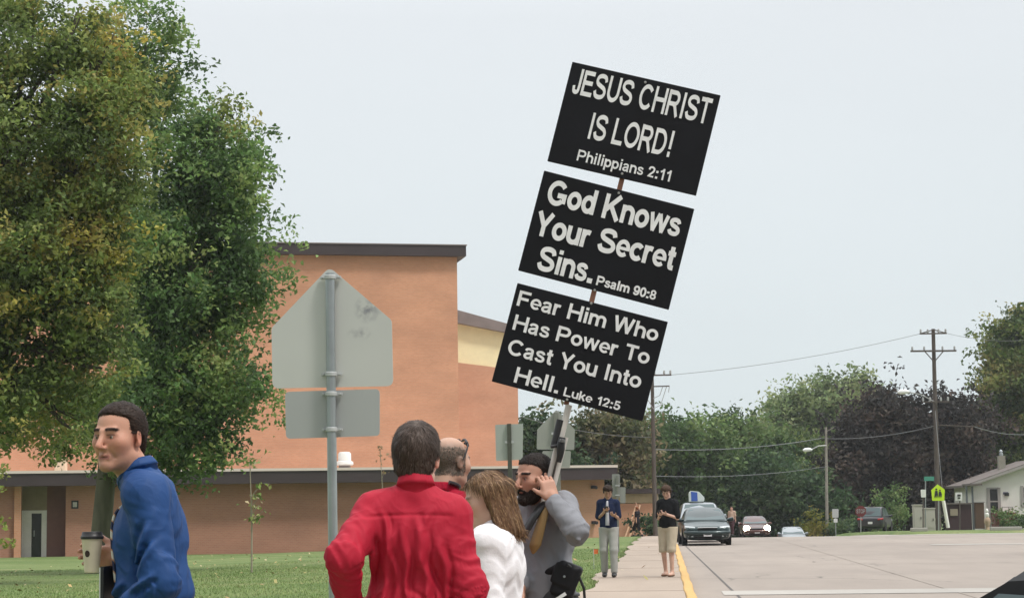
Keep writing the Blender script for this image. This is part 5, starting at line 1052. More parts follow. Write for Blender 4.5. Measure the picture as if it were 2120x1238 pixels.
# ---------------------------------------------------------------- man in the red shirt, seen from behind
def red_man():
    g = groundp(858,6.7); L = person('man seen from behind in a bright red dress shirt with thick dark hair', g)
    f = Fig(g, math.radians(-4), 1.69, wid=1.0, lean=(.01,.0), hyaw=math.radians(2), hoff=(-.008,-.005,-.012), hs=.955); J = f.J
    J['nb'][2] += .032; f.set(elL=(-.218,-.20,1.235), wrL=(-.226,-.02,1.06), elR=(.196,-.05,1.11), wrR=(.195,.07,.88), shL=(-.136,-.012,1.382), shR=(.130,-.01,1.366))
    hl = [(z,y) for z,y in LINE]
    body = f.torso(-.014)+f.arm('L',-.004)+f.arm('R',-.004)+f.leg('L')+f.leg('R')+f.head()
    body += hand_ops(J['wrL'],(.25,.45,-.8),(.9,.2,.3),1,curl=(.4,.5,.4))+hand_ops(J['wrR'],(-.05,.25,-1),(-1,.1,0),-1,curl=(.35,.45,.3))
    sculpt('body', body, HB, m_skin, L, color=skin_color(f,(.56,.335,.255)))
    eyes(f,L)
    sh = f.torso(.013)+[(ell(J['bel']+np.array([-.012,-.012,-.03]),np.array([.158,.120,.17])),.06,'u')]+f.arm('L',.013,.97,1.05)+f.arm('R',.012,.97,1.05)
    for sd in 'LR':
        a,b = J['el'+sd],J['wr'+sd]; sh.append((rc(a+(b-a)*.80,a+(b-a)*.97,.044,.041),.008,'u'))
    sh += [(halfspace((0,0,.955),(0,0,-1)),.01,'i')]
    def yoke(V):
        Lc = V@f.R; x,y,z = Lc[:,0],Lc[:,1],Lc[:,2]; back = smooth01((.02-y)/.04)
        seam = np.exp(-((z-(1.372-.25*x*x))/.006)**2)*.004*back                      # yoke seam
        fan = 0
        for x0,x1,w_,am,z0,z1 in ((.025,.085,.010,.017,1.0,1.37),(-.055,-.11,.011,.014,1.0,1.34),(.11,.135,.010,.013,1.05,1.30),(-.012,.0,.009,.013,1.0,1.36),(-.13,-.15,.011,.012,1.05,1.33),(.07,.04,.010,.013,1.18,1.40),(.0,.13,.014,.016,.98,1.12),(-.09,-.045,.008,.010,1.16,1.39),(.055,.10,.008,.011,1.05,1.25),(-.03,-.085,.009,.011,.98,1.15)):
            t = (z-z0)/(z1-z0); xc = x1+(x0-x1)*t+.006*np.sin(z*38+x0*60); q = (x-xc); am_ = am*(.45+.5*(1+np.sin(z*23+x1*90))*.5); w2 = w_*1.35; fan = fan+am_*(np.exp(-(q/w2)**2)-.7*np.exp(-((q-w2*1.5)/(w2*.8))**2))*smooth01((t+.05)/.15)*smooth01((1.05-t)/.25)
        return (seam-fan*back)*smooth01((.165-np.abs(x))/.03)
    sculpt('shirt', sh, .0042, cloth('red shirt cloth',(.38,.013,.033),.7,spec=.3,bs=220,fold=.24,fst=(1,1,.22),fsc=5.0), L, post=folds(f,a_t=.012,a_s=.022,ft=(9,9,2.0),seed=1.3,extra=yoke), relax=0); collar(f,bpy.data.materials['red shirt cloth'],L,r=.052,hgt=.046)
    for px,py in ((707,1222),):
        p = to_local(f,px,py,6.7); mb = MB(); q = J['wrL']+(J['elL']-J['wrL'])*.14+np.array([-.012,-.056,.0]); mb.lathe([(.006,0),(.006,.002),(.003,.003)],Vector(q),RXm(90),n=12); mb.build('cuff_button', m_wsign, L, smooth=True)
    hops = f.hair_cap(.013,hl,low=-.092,extra=[(ell((.0,.01,.082),(.055,.065,.045)),.03)])
    def hp(V): H = f.hloc(V); return -(perlin(V*np.array([55,55,22]))*.0045+perlin(V*np.array([120,120,45]))*.0028+perlin(V*18)*.003)
    def hcol(V):
        H = f.hloc(V); c = np.repeat(np.array([[.052,.036,.029]]),len(V),0)*(1+.45*perlin(V*np.array([90,90,22])))[:,None]; w_ = np.exp(-((H[:,0]-.008)**2+(H[:,1]+.035)**2)/.038**2)*smooth01((H[:,2]-.075)/.03); return mixc(c,(.14,.115,.10),w_*(.55+.4*perlin(V*60)))
    ho_ = sculpt('hair', hops, .0042, hair_mat('dark brown hair',None), L, post=hp, color=hcol); strands(ho_,f,9000,.030,(.066,.047,.038),flow_men,1,lift=.12,wave=.22,hug=.18)
    tr = [(p,k,m) for p,k,m in f.leg('L',.02)+f.leg('R',.02)]+[(ell(J['pel']-np.array([0,0,.02]),(.178,.125,.13),f.R),.05,'u'),(halfspace((0,0,1.0),(0,0,1)),.005,'i')]
    sculpt('trousers', tr, .009, cloth('dark slacks',(.03,.03,.035)), L); shoes(f,m_black,L)
def RXm(deg): return Matrix.Rotation(math.radians(deg),3,'X')
red_man()
# ---------------------------------------------------------------- man in the blue shirt with a coffee cup
def blue_man():
    g = groundp(303,6.8); L = person('dark haired man in a royal blue shirt and striped tie holding a coffee cup', g)
    yaw = math.radians(85); f = Fig(g, yaw, 1.765, wid=.98, lean=(-.01,0), hyaw=math.radians(72), hpitch=math.radians(-2), hroll=math.radians(0), deep=.99); J = f.J; f.bl = .55
    hd = to_local(f,252,906,6.8); J['hd'] = np.array([hd[0],-.03,hd[2]]); J['nb'] = np.array([to_local(f,283,985,6.8)[0],.0,1.535]); J['che'][2] += .012
    R = f.R; ofs = np.array([to_local(f,300,1000,6.8)[0],0,0])
    for n in ('che','bel','pel','shL','shR','hpL','hpR'): J[n] = J[n]+np.array([{'che':.010,'bel':.012,'pel':.02}.get(n,.0),0,0])
    shl = to_local(f,293,1022,6.65); shr = to_local(f,322,1018,6.95); che = to_local(f,312,1090,6.8); bel = to_local(f,318,1190,6.8); J['che'][:2] = che[0],0; J['bel'][:2] = bel[0],0; J['pel'][:2] = bel[0]+.005,0
    f.set(shL=(shl[0]+.012,shl[1],1.455), elL=(to_local(f,334,1150,6.58)[0],-.215,1.150), wrL=(to_local(f,262,1225,6.6)[0],-.20,1.05), shR=(shr[0],shr[1],1.455), elR=(-.12,.24,1.16), wrR=(-.165,.075,1.135))
    cupc = to_local(f,190,1140,6.78)
    body = f.torso(-.014)+f.arm('L',-.004)+f.arm('R',-.004)+f.leg('L')+f.leg('R')+f.head(jaw=1.12,nose=1.1,full=1.07)
    # right hand wraps the cup from behind
    wr = cupc+np.array([.085,.045,-.03]); J['wrR'] = wr+np.array([.02,.02,-.01])
    body += hand_ops(wr,(-.93,.25,.12),(-.15,-1,0),1,curl=((.25,.75,.85),(.25,.75,.85),(.3,.75,.85),(.35,.8,.9)),thumb_dir=(.45,.35,-.1))
    body += hand_ops(J['wrL'],(-.75,.1,-.65),(.2,.9,.1),1,curl=(.3,.4,.3))
    base = (.50,.265,.185)
    by_ = sculpt('body', body, .0042, m_skin, L, color=skin_color(f,base,ruddy=.6,stubble=.3,brow=(.022,.013,.010),lip=(.36,.13,.12))); brows(by_,f,(.040,.025,.019),300)
    eyes(f,L)
    line = [(-.10,-.085),(-.07,-.066),(-.035,-.045),(-.015,-.040),(.004,-.030),(.018,.030),(.03,.040),(.055,.040),(.070,.046),(.080,.070),(.090,.088),(.105,.2)]
    def hp(V): return -(perlin(V*np.array([60,60,30]))*.003+perlin(V*20)*.002)
    ho_ = sculpt('hair', f.hair_cap(.0085,line,low=-.085), .0042, hair_mat('near black hair',(.026,.017,.014)), L, post=hp); strands(ho_,f,7000,.022,(.038,.025,.019),flow_back,2,lift=.0,wave=.10,hug=.25)
    sh = f.torso(.013)+[(ell(J['bel']+np.array([.012,.0,-.035]),np.array([.155,.128,.16]),R),.06,'u')]+f.arm('L',.017,.93,1.10)+f.arm('R',.014,.93,1.05)
    a,b = J['elL'],J['wrL']; sh.append((rc(a+(b-a)*.76,a+(b-a)*.93,.052,.048),.008,'u'))
    sh += [(halfspace((0,0,1.07),(0,0,-1)),.012,'i')]
    def tuck(V):
        Lc = V@R; x,y,z = Lc[:,0],Lc[:,1],Lc[:,2]; out_ = 0
        for (y0,z0,y1,z1,w_,am) in ((-.10,1.37,-.03,1.18,.014,.012),(-.12,1.30,-.05,1.16,.013,.010),(-.02,1.12,-.14,1.19,.012,.010),(.10,1.10,.02,1.16,.014,.010)):
            d_ = np.array([y1-y0,z1-z0]); ln = np.linalg.norm(d_); d_ /= ln; al = (y-y0)*d_[0]+(z-z0)*d_[1]; pr = -(y-y0)*d_[1]+(z-z0)*d_[0]; out_ = out_-am*(np.exp(-(pr/w_)**2)-.8*np.exp(-((pr-w_*1.6)/w_)**2))*smooth01(al/ln*4)*smooth01((1-al/ln)*4)
        blouse = np.exp(-((z-1.075)/.02)**2)*.01
        out_ = out_*1.5
        return out_+blouse
    sculpt('shirt', sh, .0042, cloth('royal blue cloth',(.015,.055,.175),.62,spec=.35,bs=220,fold=.22,fst=(1,1,.5),fsc=5.0), L, post=folds(f,a_t=.014,a_s=.024,ft=(8,8,4),seed=4.1,extra=tuck)); collar(f,bpy.data.materials['royal blue cloth'],L,r=.056,hgt=.038,fall=.030)
    fr = lambda x,z,o=.0: J['che']+R@np.array([x,.108*1.06+o,0])+np.array([0,0,z-J['che'][2]])
    wdir = R@V3(1,0,0); tie = M('striped tie', (.05,.06,.12), .6); t_ = tie.node_tree; wv_ = t_.nodes.new('ShaderNodeTexWave'); wv_.inputs['Scale'].default_value = 9; wv_.bands_direction = 'DIAGONAL'; rp = t_.nodes.new('ShaderNodeValToRGB'); rp.color_ramp.interpolation = 'CONSTANT'
    e = rp.color_ramp.elements; e[0].color = (.015,.02,.06,1); e[1].position = .45; e[1].color = (.55,.30,.17,1); x_ = e.new(.72); x_.color = (.65,.62,.55,1); tcn = t_.nodes.new('ShaderNodeTexCoord'); t_.links.new(tcn.outputs['Object'],wv_.inputs['Vector']); t_.links.new(wv_.outputs['Fac'],rp.inputs[0]); t_.links.new(rp.outputs[0],t_.nodes['Principled BSDF'].inputs['Base Color'])
    ribbon('tie', [(fr(-.03,1.44,-.06),wdir),(fr(-.03,1.39,-.002),wdir),(fr(-.03,1.30,.006),wdir),(fr(-.03,1.14,-.012),wdir)], [.04,.055,.075,.085], .008, tie, L)
    tr = f.leg('L',.022)+f.leg('R',.022)+[(ell(J['pel']+np.array([0,0,.0]),(.166,.128,.13),R),.05,'u'),(halfspace((0,0,1.062),(0,0,1)),.004,'i')]
    sculpt('trousers', tr, .008, cloth('light grey trousers',(.42,.40,.38)), L)
    bl = [(ell(J['pel']+np.array([.0,0,.03]),(.168,.131,.13),R),.05,'u'),(halfspace((0,0,1.080),(0,0,1)),.003,'i'),(halfspace((0,0,1.045),(0,0,-1)),.003,'i')]
    sculpt('belt', bl, .006, m_black, L); shoes(f,m_black,L)
    # coffee cup, an own thing in his hand
    cw = Vector(cupc)+g; c0 = P(190,1185,6.78); c1 = P(190,1113,6.78); hc = (c1-c0).length
    cup = thing('coffee_cup', 'tall cream paper coffee cup with a black lid and small dark round emblem', 'cup', c0)
    m_paper = M('cream paper', (.66,.58,.45), .7, var=.04, vscale=20)
    mb = MB(); mb.lathe([(.0235,0),(.0255,.002),(.0262,.006),(.0365,hc-.002),(.0375,hc)], n=36); mb.build('cup_body', m_paper, cup, smooth=True)
    lid = MB(); lid.lathe([(.0395,hc-.004),(.0405,hc),(.0400,hc+.006),(.0370,hc+.009),(.0355,hc+.019),(.0340,hc+.022),(.0300,hc+.0215),(.0290,hc+.018)], n=36); lid.build('lid', m_black, cup, smooth=True)
    mb = MB(); az = 0; zc = hc*.55; rr_ = .0262+(.0365-.0262)*zc/hc
    pts = []
    for ring in (0,1):
        pts.append([(0 if ring==0 else .0098*math.cos(a*math.pi/12), 0 if ring==0 else .0118*math.sin(a*math.pi/12)) for a in range(24)])
    ctr = math.radians(-104); bmv = []
    def cp(u,v): a = ctr+u/rr_; rad = .0262+(.0365-.0262)*(zc+v)/hc+.0006; return Vector((rad*math.cos(a),rad*math.sin(a),zc+v))
    for a in range(24): mb.poly([cp(0,0),cp(*pts[1][a]),cp(*pts[1][(a+1)%24])])
    em = mb.build('emblem', M('dark brown print',(.03,.015,.012),.6), cup)
    mb = MB()
    for (u,v,w_) in ((-.004,.003,.010),(-.003,0,.008),(-.004,-.003,.009)): mb.poly([cp(u,v-.0006)*1.004,cp(u+w_*.8,v-.0006)*1.004,cp(u+w_*.8,v+.0006)*1.004,cp(u,v+.0006)*1.004])
    # black tablet held upright at his waist
    p0 = P(213,1172,6.72); nb_ = thing('notebook', 'thin black notebook with a pale edge held upright at the blue shirted man\'s waist', 'notebook', P(213,1300,6.72)); O_ = Vector(nb_.location)
    mb = MB(); mb.box(Vector((p0.x,p0.y+.07,p0.z-.11))-O_,(.012,.16,.22),bev=.002); mb.build('cover', m_black, nb_); mb = MB(); mb.box(Vector((p0.x-.0085,p0.y+.07,p0.z-.11))-O_,(.005,.152,.212)); mb.build('pages', m_wsign, nb_)
blue_man()
# ---------------------------------------------------------------- bald man with sunglasses pushed up
def bald_man():
    g = groundp(935,9.2); L = person('balding man in a dark red shirt with sunglasses pushed up on his head', g)
    yaw = math.radians(-42); f = Fig(g, yaw, 1.72, hyaw=math.radians(0), hpitch=math.radians(-3)); J = f.J
    hd = to_local(f,933,957,9.2); dx = np.array([hd[0]-J['hd'][0],hd[1]-J['hd'][1],hd[2]-J['hd'][2]])
    for n in J:
        J[n] = J[n]+np.array([dx[0],0,dx[2]*(.6 if n!='hd' else 1)])*np.clip(J[n][2]/1.4,0,1)
    def scalp(c,H,hd_):
        y,z = H[:,1],H[:,2]; reg = smooth01((.035-y+.0*z)/.03)*smooth01((z+.07)/.03); top = smooth01((z-.055)/.05)
        c = mixc(c,(.10,.082,.066),reg*(.78-.62*top)*hd_*(.9+.35*perlin(H*70))); return c
    body = f.torso(-.014)+f.arm('L')+f.arm('R')+f.leg('L')+f.leg('R')+f.head(jaw=1.05)+hand_ops(J['wrL'],(.1,.2,-1),(1,0,0),1)+hand_ops(J['wrR'],(-.1,.2,-1),(-1,0,0),-1)
    by_ = sculpt('body', body, HB, m_skin, L, color=skin_color(f,(.52,.32,.235),scalp=scalp)); strands(by_,f,7000,.008,(.13,.105,.085),flow_men,8,lift=.3,wave=.4,mask=lambda H: (H[:,1]<.03)&(H[:,2]>-.062)&(H[:,2]<.078-.06*np.random.RandomState(4).rand(len(H))**1.6)&(np.linalg.norm(H,axis=1)<.14)&~((np.abs(H[:,0])>.070)&(np.abs(H[:,1]+.005)<.03)&(H[:,2]<.035)),name='stubble_hair'); eyes(f,L)
    sh = f.torso(.016)+f.arm('L',.016,.95)+f.arm('R',.016,.95)+[(halfspace((0,0,.95),(0,0,-1)),.01,'i')]
    sculpt('shirt', sh, .006, cloth('crimson cloth',(.30,.008,.026),fold=.4), L, post=folds(f,seed=7.7)); collar(f,bpy.data.materials['crimson cloth'],L,r=.064,hgt=.050)
    # strap round the collar
    nb = J['nb']; mb = MB(); mb.tube([Vector(nb+f.R@V3(.082*math.sin(a),.078*math.cos(a)-.008,.050-.02*math.cos(a))) for a in np.linspace(-1.9,1.9,15)],.010,n=8); mb.build('neck_strap', m_black, L, smooth=True)
    mb = MB(); hs = f.hs
    Hp = lambda x,y,z: Vector(np.array([x,y,z])*hs@f.HR.T+J['hd'])
    for sx in (-1,1):
        mb.tube([Hp(sx*.012,.062,.112),Hp(sx*.030,.060,.112),Hp(sx*.055,.050,.096),Hp(sx*.062,.050,.082),Hp(sx*.030,.070,.092),Hp(sx*.014,.072,.098)],.0065,n=6)
        mb.tube([Hp(sx*.060,.050,.092),Hp(sx*.079,.030,.062),Hp(sx*.083,.012,.030),Hp(sx*.083,.000,.010)],.0042,n=6)
    mb.tube([Hp(-.013,.066,.108),Hp(.013,.066,.108)],.004,n=6)
    mb.build('sunglasses', m_black, L, smooth=True)
    sculpt('trousers', f.leg('L',.02)+f.leg('R',.02)+[(ell(J['pel'],(.178,.125,.13),f.R),.05,'u'),(halfspace((0,0,1.0),(0,0,1)),.005,'i')], .01, cloth('khaki trousers',(.25,.21,.15)), L); shoes(f,m_black,L,.01)
bald_man()
# ---------------------------------------------------------------- woman in the white cardigan
def woman():
    g = groundp(1035,7.9); L = person('woman with shoulder length brown hair wearing a white knitted cardigan', g)
    yaw = math.radians(78); f = Fig(g, yaw, 1.54, wid=.86, hyaw=math.radians(22), hpitch=math.radians(-14), hs=.925); J = f.J
    s = 7.9/F; hd = to_local(f,1006,1034,7.9); J['hd'] = np.array([hd[0],-.0,hd[2]])
    nb = to_local(f,1030,1094,7.9); d = np.array([nb[0]-J['nb'][0],0,nb[2]-J['nb'][2]])
    for n in ('che','bel','shL','shR','nb'): J[n] = J[n]+d*(1 if n in('nb','shL','shR') else .8)
    J['elL'] = J['shL']+np.array([.015,-.035,-.27]); J['wrL'] = J['elL']+np.array([-.19,.05,-.08]); J['elR'] = J['shR']+np.array([.01,.03,-.27]); J['wrR'] = J['elR']+np.array([-.19,-.03,-.08])
    body = f.torso(-.008,True)+f.arm('L',-.006)+f.arm('R',-.006)+f.leg('L',-.004)+f.leg('R',-.004)+f.head(jaw=.92,nose=.92,fem=True,full=.97)+hand_ops(J['wrL'],(-.4,.8,-.2),(.3,.2,-.9),1,size=.9)+hand_ops(J['wrR'],(-.3,.8,-.3),(.3,.2,-.9),-1,size=.9)
    sculpt('body', body, .0042, m_skin, L, color=skin_color(f,(.55,.345,.255),ruddy=.5,brow=(.12,.07,.045),lip=(.42,.16,.15),female=True)); eyes(f,L,(.10,.09,.07))
    # hair: crown plus a bob falling to the shoulders, open at the face
    h = lambda p,kk,m='u': (f.hl(p),kk*f.hs,m); big = (np.full(3,-.4),np.full(3,.4))
    def face_open(x,y,z):
        lim = np.interp(z,[-.30,-.15,-.10,-.02,.05,.085,.11],[.0,.004,.008,.014,.026,.055,.3]); return (y-lim+np.abs(x)*.10)*.8
    def bob(x,y,z):
        rx = np.interp(z,[-.26,-.20,-.12,-.03,.05],[.095,.112,.112,.102,.090]); ry = np.interp(z,[-.26,-.20,-.12,-.03,.05],[.088,.112,.116,.116,.112]); q = np.sqrt((x/rx)**2+((y+.022)/ry)**2); d = (q-1)*.095
        return np.maximum(d,np.maximum(z-.06,-.172-z+.016*np.cos(x*70+y*55)+.010*np.cos(x*150-y*120)))
    hops = [h(ell((0,-.018,.036),(.090,.112,.092)),.02),h((bob,np.full(3,-.27),np.full(3,.2)),.03),h((face_open,)+big,.008,'i'),h((lambda x,y,z: np.maximum(np.abs(x)-.052,np.maximum(z+.06,-(z+.5)))+0*y if False else (np.sqrt(x*x+(y+.012)**2)-.060+np.maximum(z+.05,0)*2),np.array([-.1,-.12,-.4]),np.array([.1,.12,.02])),.01,'c')]
    def hp(V):
        H = f.hloc(V); th = np.arctan2(H[:,0],H[:,1]+.02); q = np.stack([th*7,H[:,2]*7+0*th,np.hypot(H[:,0],H[:,1])*20],1); q2 = np.stack([th*17,H[:,2]*5,th*0],1); return -(perlin(q)*.0085+ridge(q2,(1,1,1),2.0)*.0032)
    def hcol(V):
        H = f.hloc(V); th = np.arctan2(H[:,0],H[:,1]+.02); q = np.stack([th*16,H[:,2]*5,th*3],1); st = perlin(q)*.6+perlin(q*2.3)*.5; c = np.repeat(np.array([[.135,.070,.036]]),len(V),0); c = mixc(c,(.30,.19,.105),smooth01(st*2.2+.05)*.75); c = mixc(c,(.06,.032,.02),smooth01(-st*1.6)*.9)
        fr_ = smooth01((H[:,1]-.012)/.03)*smooth01((.09-H[:,2])/.05); return mixc(c,(.46,.31,.165),fr_*.7*smooth01(st*2+.4))
    ho_ = sculpt('hair', hops, .0042, M('brown hair',None,.5,attr=True,spec=.25,bump=.4,bscale=90,stretch=(1,1,.15)), L, post=hp, color=hcol); strands(ho_,f,7000,.042,(.15,.085,.046),flow_down,3,lift=.0,wave=.08,hug=.30); strands(ho_,f,2200,.045,(.30,.19,.10),flow_down,4,lift=.0,wave=.08,hug=.28)
    sh = f.torso(.019,True)+f.arm('L',.019,.9)+f.arm('R',.019,.9)+[(halfspace((0,0,.86),(0,0,-1)),.01,'i')]
    def knit(V):
        Lc = V@f.R; x,y,z = Lc[:,0],Lc[:,1],Lc[:,2]; ph = z*58+np.abs(((x*8+.03)%1)-.5)*7.0; return .0042*np.maximum(np.sin(ph),-.2)+.0010*np.sin(x*150)
    kn = M('white knit',(.80,.78,.80),.9,var=.05,vscale=60,bump=.12,bscale=160,sheen=.2)
    sculpt('cardigan', sh, .0042, kn, L, post=folds(f,a_t=.004,a_s=.006,seed=2.9,extra=knit),relax=1)
    sculpt('trousers', f.leg('L',.016)+f.leg('R',.016)+[(ell(J['pel'],(.165,.12,.13),f.R),.05,'u'),(halfspace((0,0,.93),(0,0,1)),.005,'i')], .01, cloth('grey slacks',(.09,.09,.10)), L); shoes(f,m_black,L,.01)
woman()
# ---------------------------------------------------------------- bearded man holding the picket
def bearded_man():
    Yb = 9.42; g = groundp(1120,Yb); L = person('bearded man in a grey shirt and gold tie holding the tall picket', g)
    yaw = math.radians(142); f = Fig(g, yaw, 1.665, wid=1.0, hyaw=math.radians(-10), hpitch=math.radians(-4)); J = f.J
    hd = to_local(f,1108,990,Yb); J['hd'] = np.array([hd[0],J['hd'][1]-.02,hd[2]]); nb = to_local(f,1122,1042,Yb); J['nb'] = np.array([nb[0],.02,nb[2]-.01])
    cx = to_local(f,1125,1090,Yb)[0]
    J['che'] = np.array([cx,.02,1.235]); J['bel'] = np.array([to_local(f,1128,1150,Yb)[0],.0,1.04]); J['pel'] = np.array([to_local(f,1132,1200,Yb)[0],.0,.915])
    shL = to_local(f,1166,1046,Yb-.10); elL = to_local(f,1194,1102,Yb-.26); wr = to_local(f,1145,1040,Yb-.20)
    f.set(shL=(shL[0],-.08,shL[2]), elL=elL, wrL=wr, shR=(nb[0]-.115,.14,1.375), elR=(nb[0]-.13,.06,1.12), wrR=(nb[0]-.10,-.15,1.03))
    for sd,dx in (('L',.09),('R',-.09)):
        for n in ('hp','kn','an'): J[n+sd][:2] += J['pel'][:2]
    body = f.torso(-.014)+f.arm('L',-.006)+f.arm('R',-.006)+f.leg('L')+f.leg('R')+f.head(jaw=1.05,nose=1.08)
    # raised left hand closes round the pipes beside the jaw
    tgt = to_local(f,1134,1018,Yb-.17)
    body += hand_ops(wr+np.array([-.004,.0,.012]),(-.30,.30,1),(-.45,.95,-.1),1,curl=((.35,.95,.8),(.4,1.0,.8),(.45,1.0,.8),(.5,1.0,.8)),size=1.0,thumb_dir=(.7,.45,.5))
    body += hand_ops(J['wrR'],(.1,-.5,-.7),(.9,.1,0),-1)
    by_ = sculpt('body', body, .0042, m_skin, L, color=skin_color(f,(.46,.25,.178),ruddy=.45,brow=(.018,.012,.01),lip=(.30,.12,.11))); brows(by_,f,(.020,.014,.012),380); eyes(f,L)
    line = [(-.10,-.09),(-.07,-.068),(-.040,-.035),(-.03,.006),(.0,.016),(.018,.026),(.035,.030),(.06,.050),(.070,.072),(.078,.088),(.095,.2)]
    ho_ = sculpt('hair', f.hair_cap(.0055,line,low=-.08,soft=.04), .0042, hair_mat('short black hair',(.022,.017,.015)), L, post=lambda V: -(perlin(V*90)*.0016)); strands(ho_,f,5000,.010,(.026,.019,.017),flow_men,5,lift=.4,wave=.4)
    h = lambda p,kk,m='u': (f.hl(p),kk*f.hs,m); big = (np.full(3,-.4),np.full(3,.4))
    def bz(x,y,z):
        ax_ = np.abs(x); top = np.interp(ax_,[0,.022,.032,.045,.06,.09],[-.070,-.058,-.066,-.052,-.030,.01]); return (z-top)*.7+0*y
    bd = [h(ell((0,.029,-.044),(.0620,.0660,.082)),.03),h(rc((-.050,.0,-.064),(-.012,.073,-.101),.021,.021),.02),h(rc((.050,.0,-.064),(.012,.073,-.101),.021,.021),.02),h(ell((0,.076,-.101),(.026,.022,.023)),.02),h((bz,)+big,.006,'i'),h((lambda x,y,z: -(y-.002)*.8+0*x+0*z,)+big,.01,'i')]
    bo_ = sculpt('beard', bd, .0042, hair_mat('black beard',(.024,.017,.015),.7), L, post=lambda V: -(perlin(V*70)*.0025+perlin(V*140)*.0015)); strands(bo_,f,4000,.013,(.032,.023,.020),lambda H: np.array([[0,.25,-1.0]])+H*0,6,lift=.5,wave=.4)
    ms = [h(rc((-.024,.088,-.060),(-.004,.099,-.052),.0055,.0065),.005),h(rc((.024,.088,-.060),(.004,.099,-.052),.0055,.0065),.005),h(rc((-.024,.088,-.060),(-.027,.080,-.078),.0055,.006),.005),h(rc((.024,.088,-.060),(.027,.080,-.078),.0055,.006),.005)]
    sculpt('moustache', ms, .0035, hair_mat('black moustache',(.018,.012,.011),.7), L, post=lambda V: -(perlin(V*120)*.0012))
    sh = f.torso(.012)+[(ell(J['bel']+np.array([.0,-.01,-.01]),(.150,.120,.15),f.R),.05,'u')]+f.arm('L',.012,.93,1.04)+f.arm('R',.014,.95,1.05)
    a,b = J['elL'],J['wrL']; sh.append((rc(a+(b-a)*.80,a+(b-a)*.94,.046,.044),.008,'u'))
    sh += [(halfspace((0,0,.955),(.12,0,-1)),.01,'i')]
    sculpt('shirt', sh, .0046, cloth('grey cotton',(.225,.23,.25),.85,bs=240,fold=.2,fst=(1,1,.5),fsc=5.0), L, post=folds(f,a_t=.012,a_s=.020,ft=(9,9,4),seed=5.5)); collar(f,bpy.data.materials['grey cotton'],L,r=.062,hgt=.045,gap=14)
    R = f.R; fw = R@V3(0,1,0); wd_ = R@V3(1,0,0)
    q = lambda px,py,o: to_local(f,px,py,Yb-o)
    ribbon('tie', [(q(1130,1048,.165),wd_),(q(1126,1062,.185),wd_),(q(1117,1096,.190),wd_),(q(1108,1128,.182),wd_),(q(1104,1146,.170),wd_)], [.036,.050,.062,.070,.006], .007, cloth('gold satin',(.31,.20,.085),.45,spec=.5), L)
    ribbon('strap', [(q(1132,1038,.12),wd_),(q(1116,1054,.160),wd_),(q(1097,1084,.166),wd_),(q(1078,1120,.150),wd_),(q(1064,1150,.11),wd_)], [.05,.055,.05,.05,.05], .006, m_black, L)
    pan = cloth('dark grey trousers',(.12,.12,.13)); tr = f.leg('L',.022)+f.leg('R',.022)+[(ell(J['pel'],(.172,.125,.13),R),.05,'u'),(halfspace((0,0,1.0),(.1,0,1)),.005,'i')]
    sculpt('trousers', tr, .009, pan, L)
    bl = [(ell(J['pel']+np.array([0,0,.03]),(.181,.135,.14),R),.05,'u'),(halfspace((0,0,1.005),(.12,0,1)),.003,'i'),(halfspace((0,0,.945),(.12,0,-1)),.003,'i')]
    sculpt('belt', bl, .006, m_black, L); shoes(f,m_black,L)
    # hip bag
    c = P(1172,1205,Yb-.14); bag = thing('hip_bag', 'black hip bag with a white slip sticking out at the bearded man\'s waist', 'bag', c+Vector((0,0,-.10)))
    O_ = Vector(bag.location); c = c-O_
    ops = [(bx(np.array(c)+np.array([.0,.0,.01]),(.058,.045,.085),RY(.38),.02),.02,'u'),(bx(np.array(c)+np.array([-.01,-.04,.035]),(.052,.012,.050),RY(.38),.008),.01,'u'),(rc(np.array(c)+np.array([-.15,.055,.015]),np.array(c)+np.array([-.04,-.01,.07]),.020),.02,'u')]
    sculpt('pouch', ops, .005, cloth('black nylon',(.012,.012,.014),.6,spec=.4), bag, post=lambda V: -(perlin(V*22)*.004))
    mb = MB(); mb.tube([c+Vector((.01,-.05,.085)),c+Vector((.055,-.03,.05)),c+Vector((.085,-.01,-.03)),c+Vector((.088,0,-.10))],.007,n=8); mb.build('strap', m_black, bag, smooth=True)
    mb = MB(); mb.box(c+Vector((-.025,-.060,-.065)),(.060,.006,.016),R=Matrix.Rotation(-.55,3,'Y')); mb.build('white_slip', m_wsign, bag)
    mb = MB(); mb.lathe([(.006,0),(.006,.004),(.002,.005)],c+Vector((-.005,-.055,.03)),RXm(90),n=10); mb.build('snap', m_galv, bag)
bearded_man()
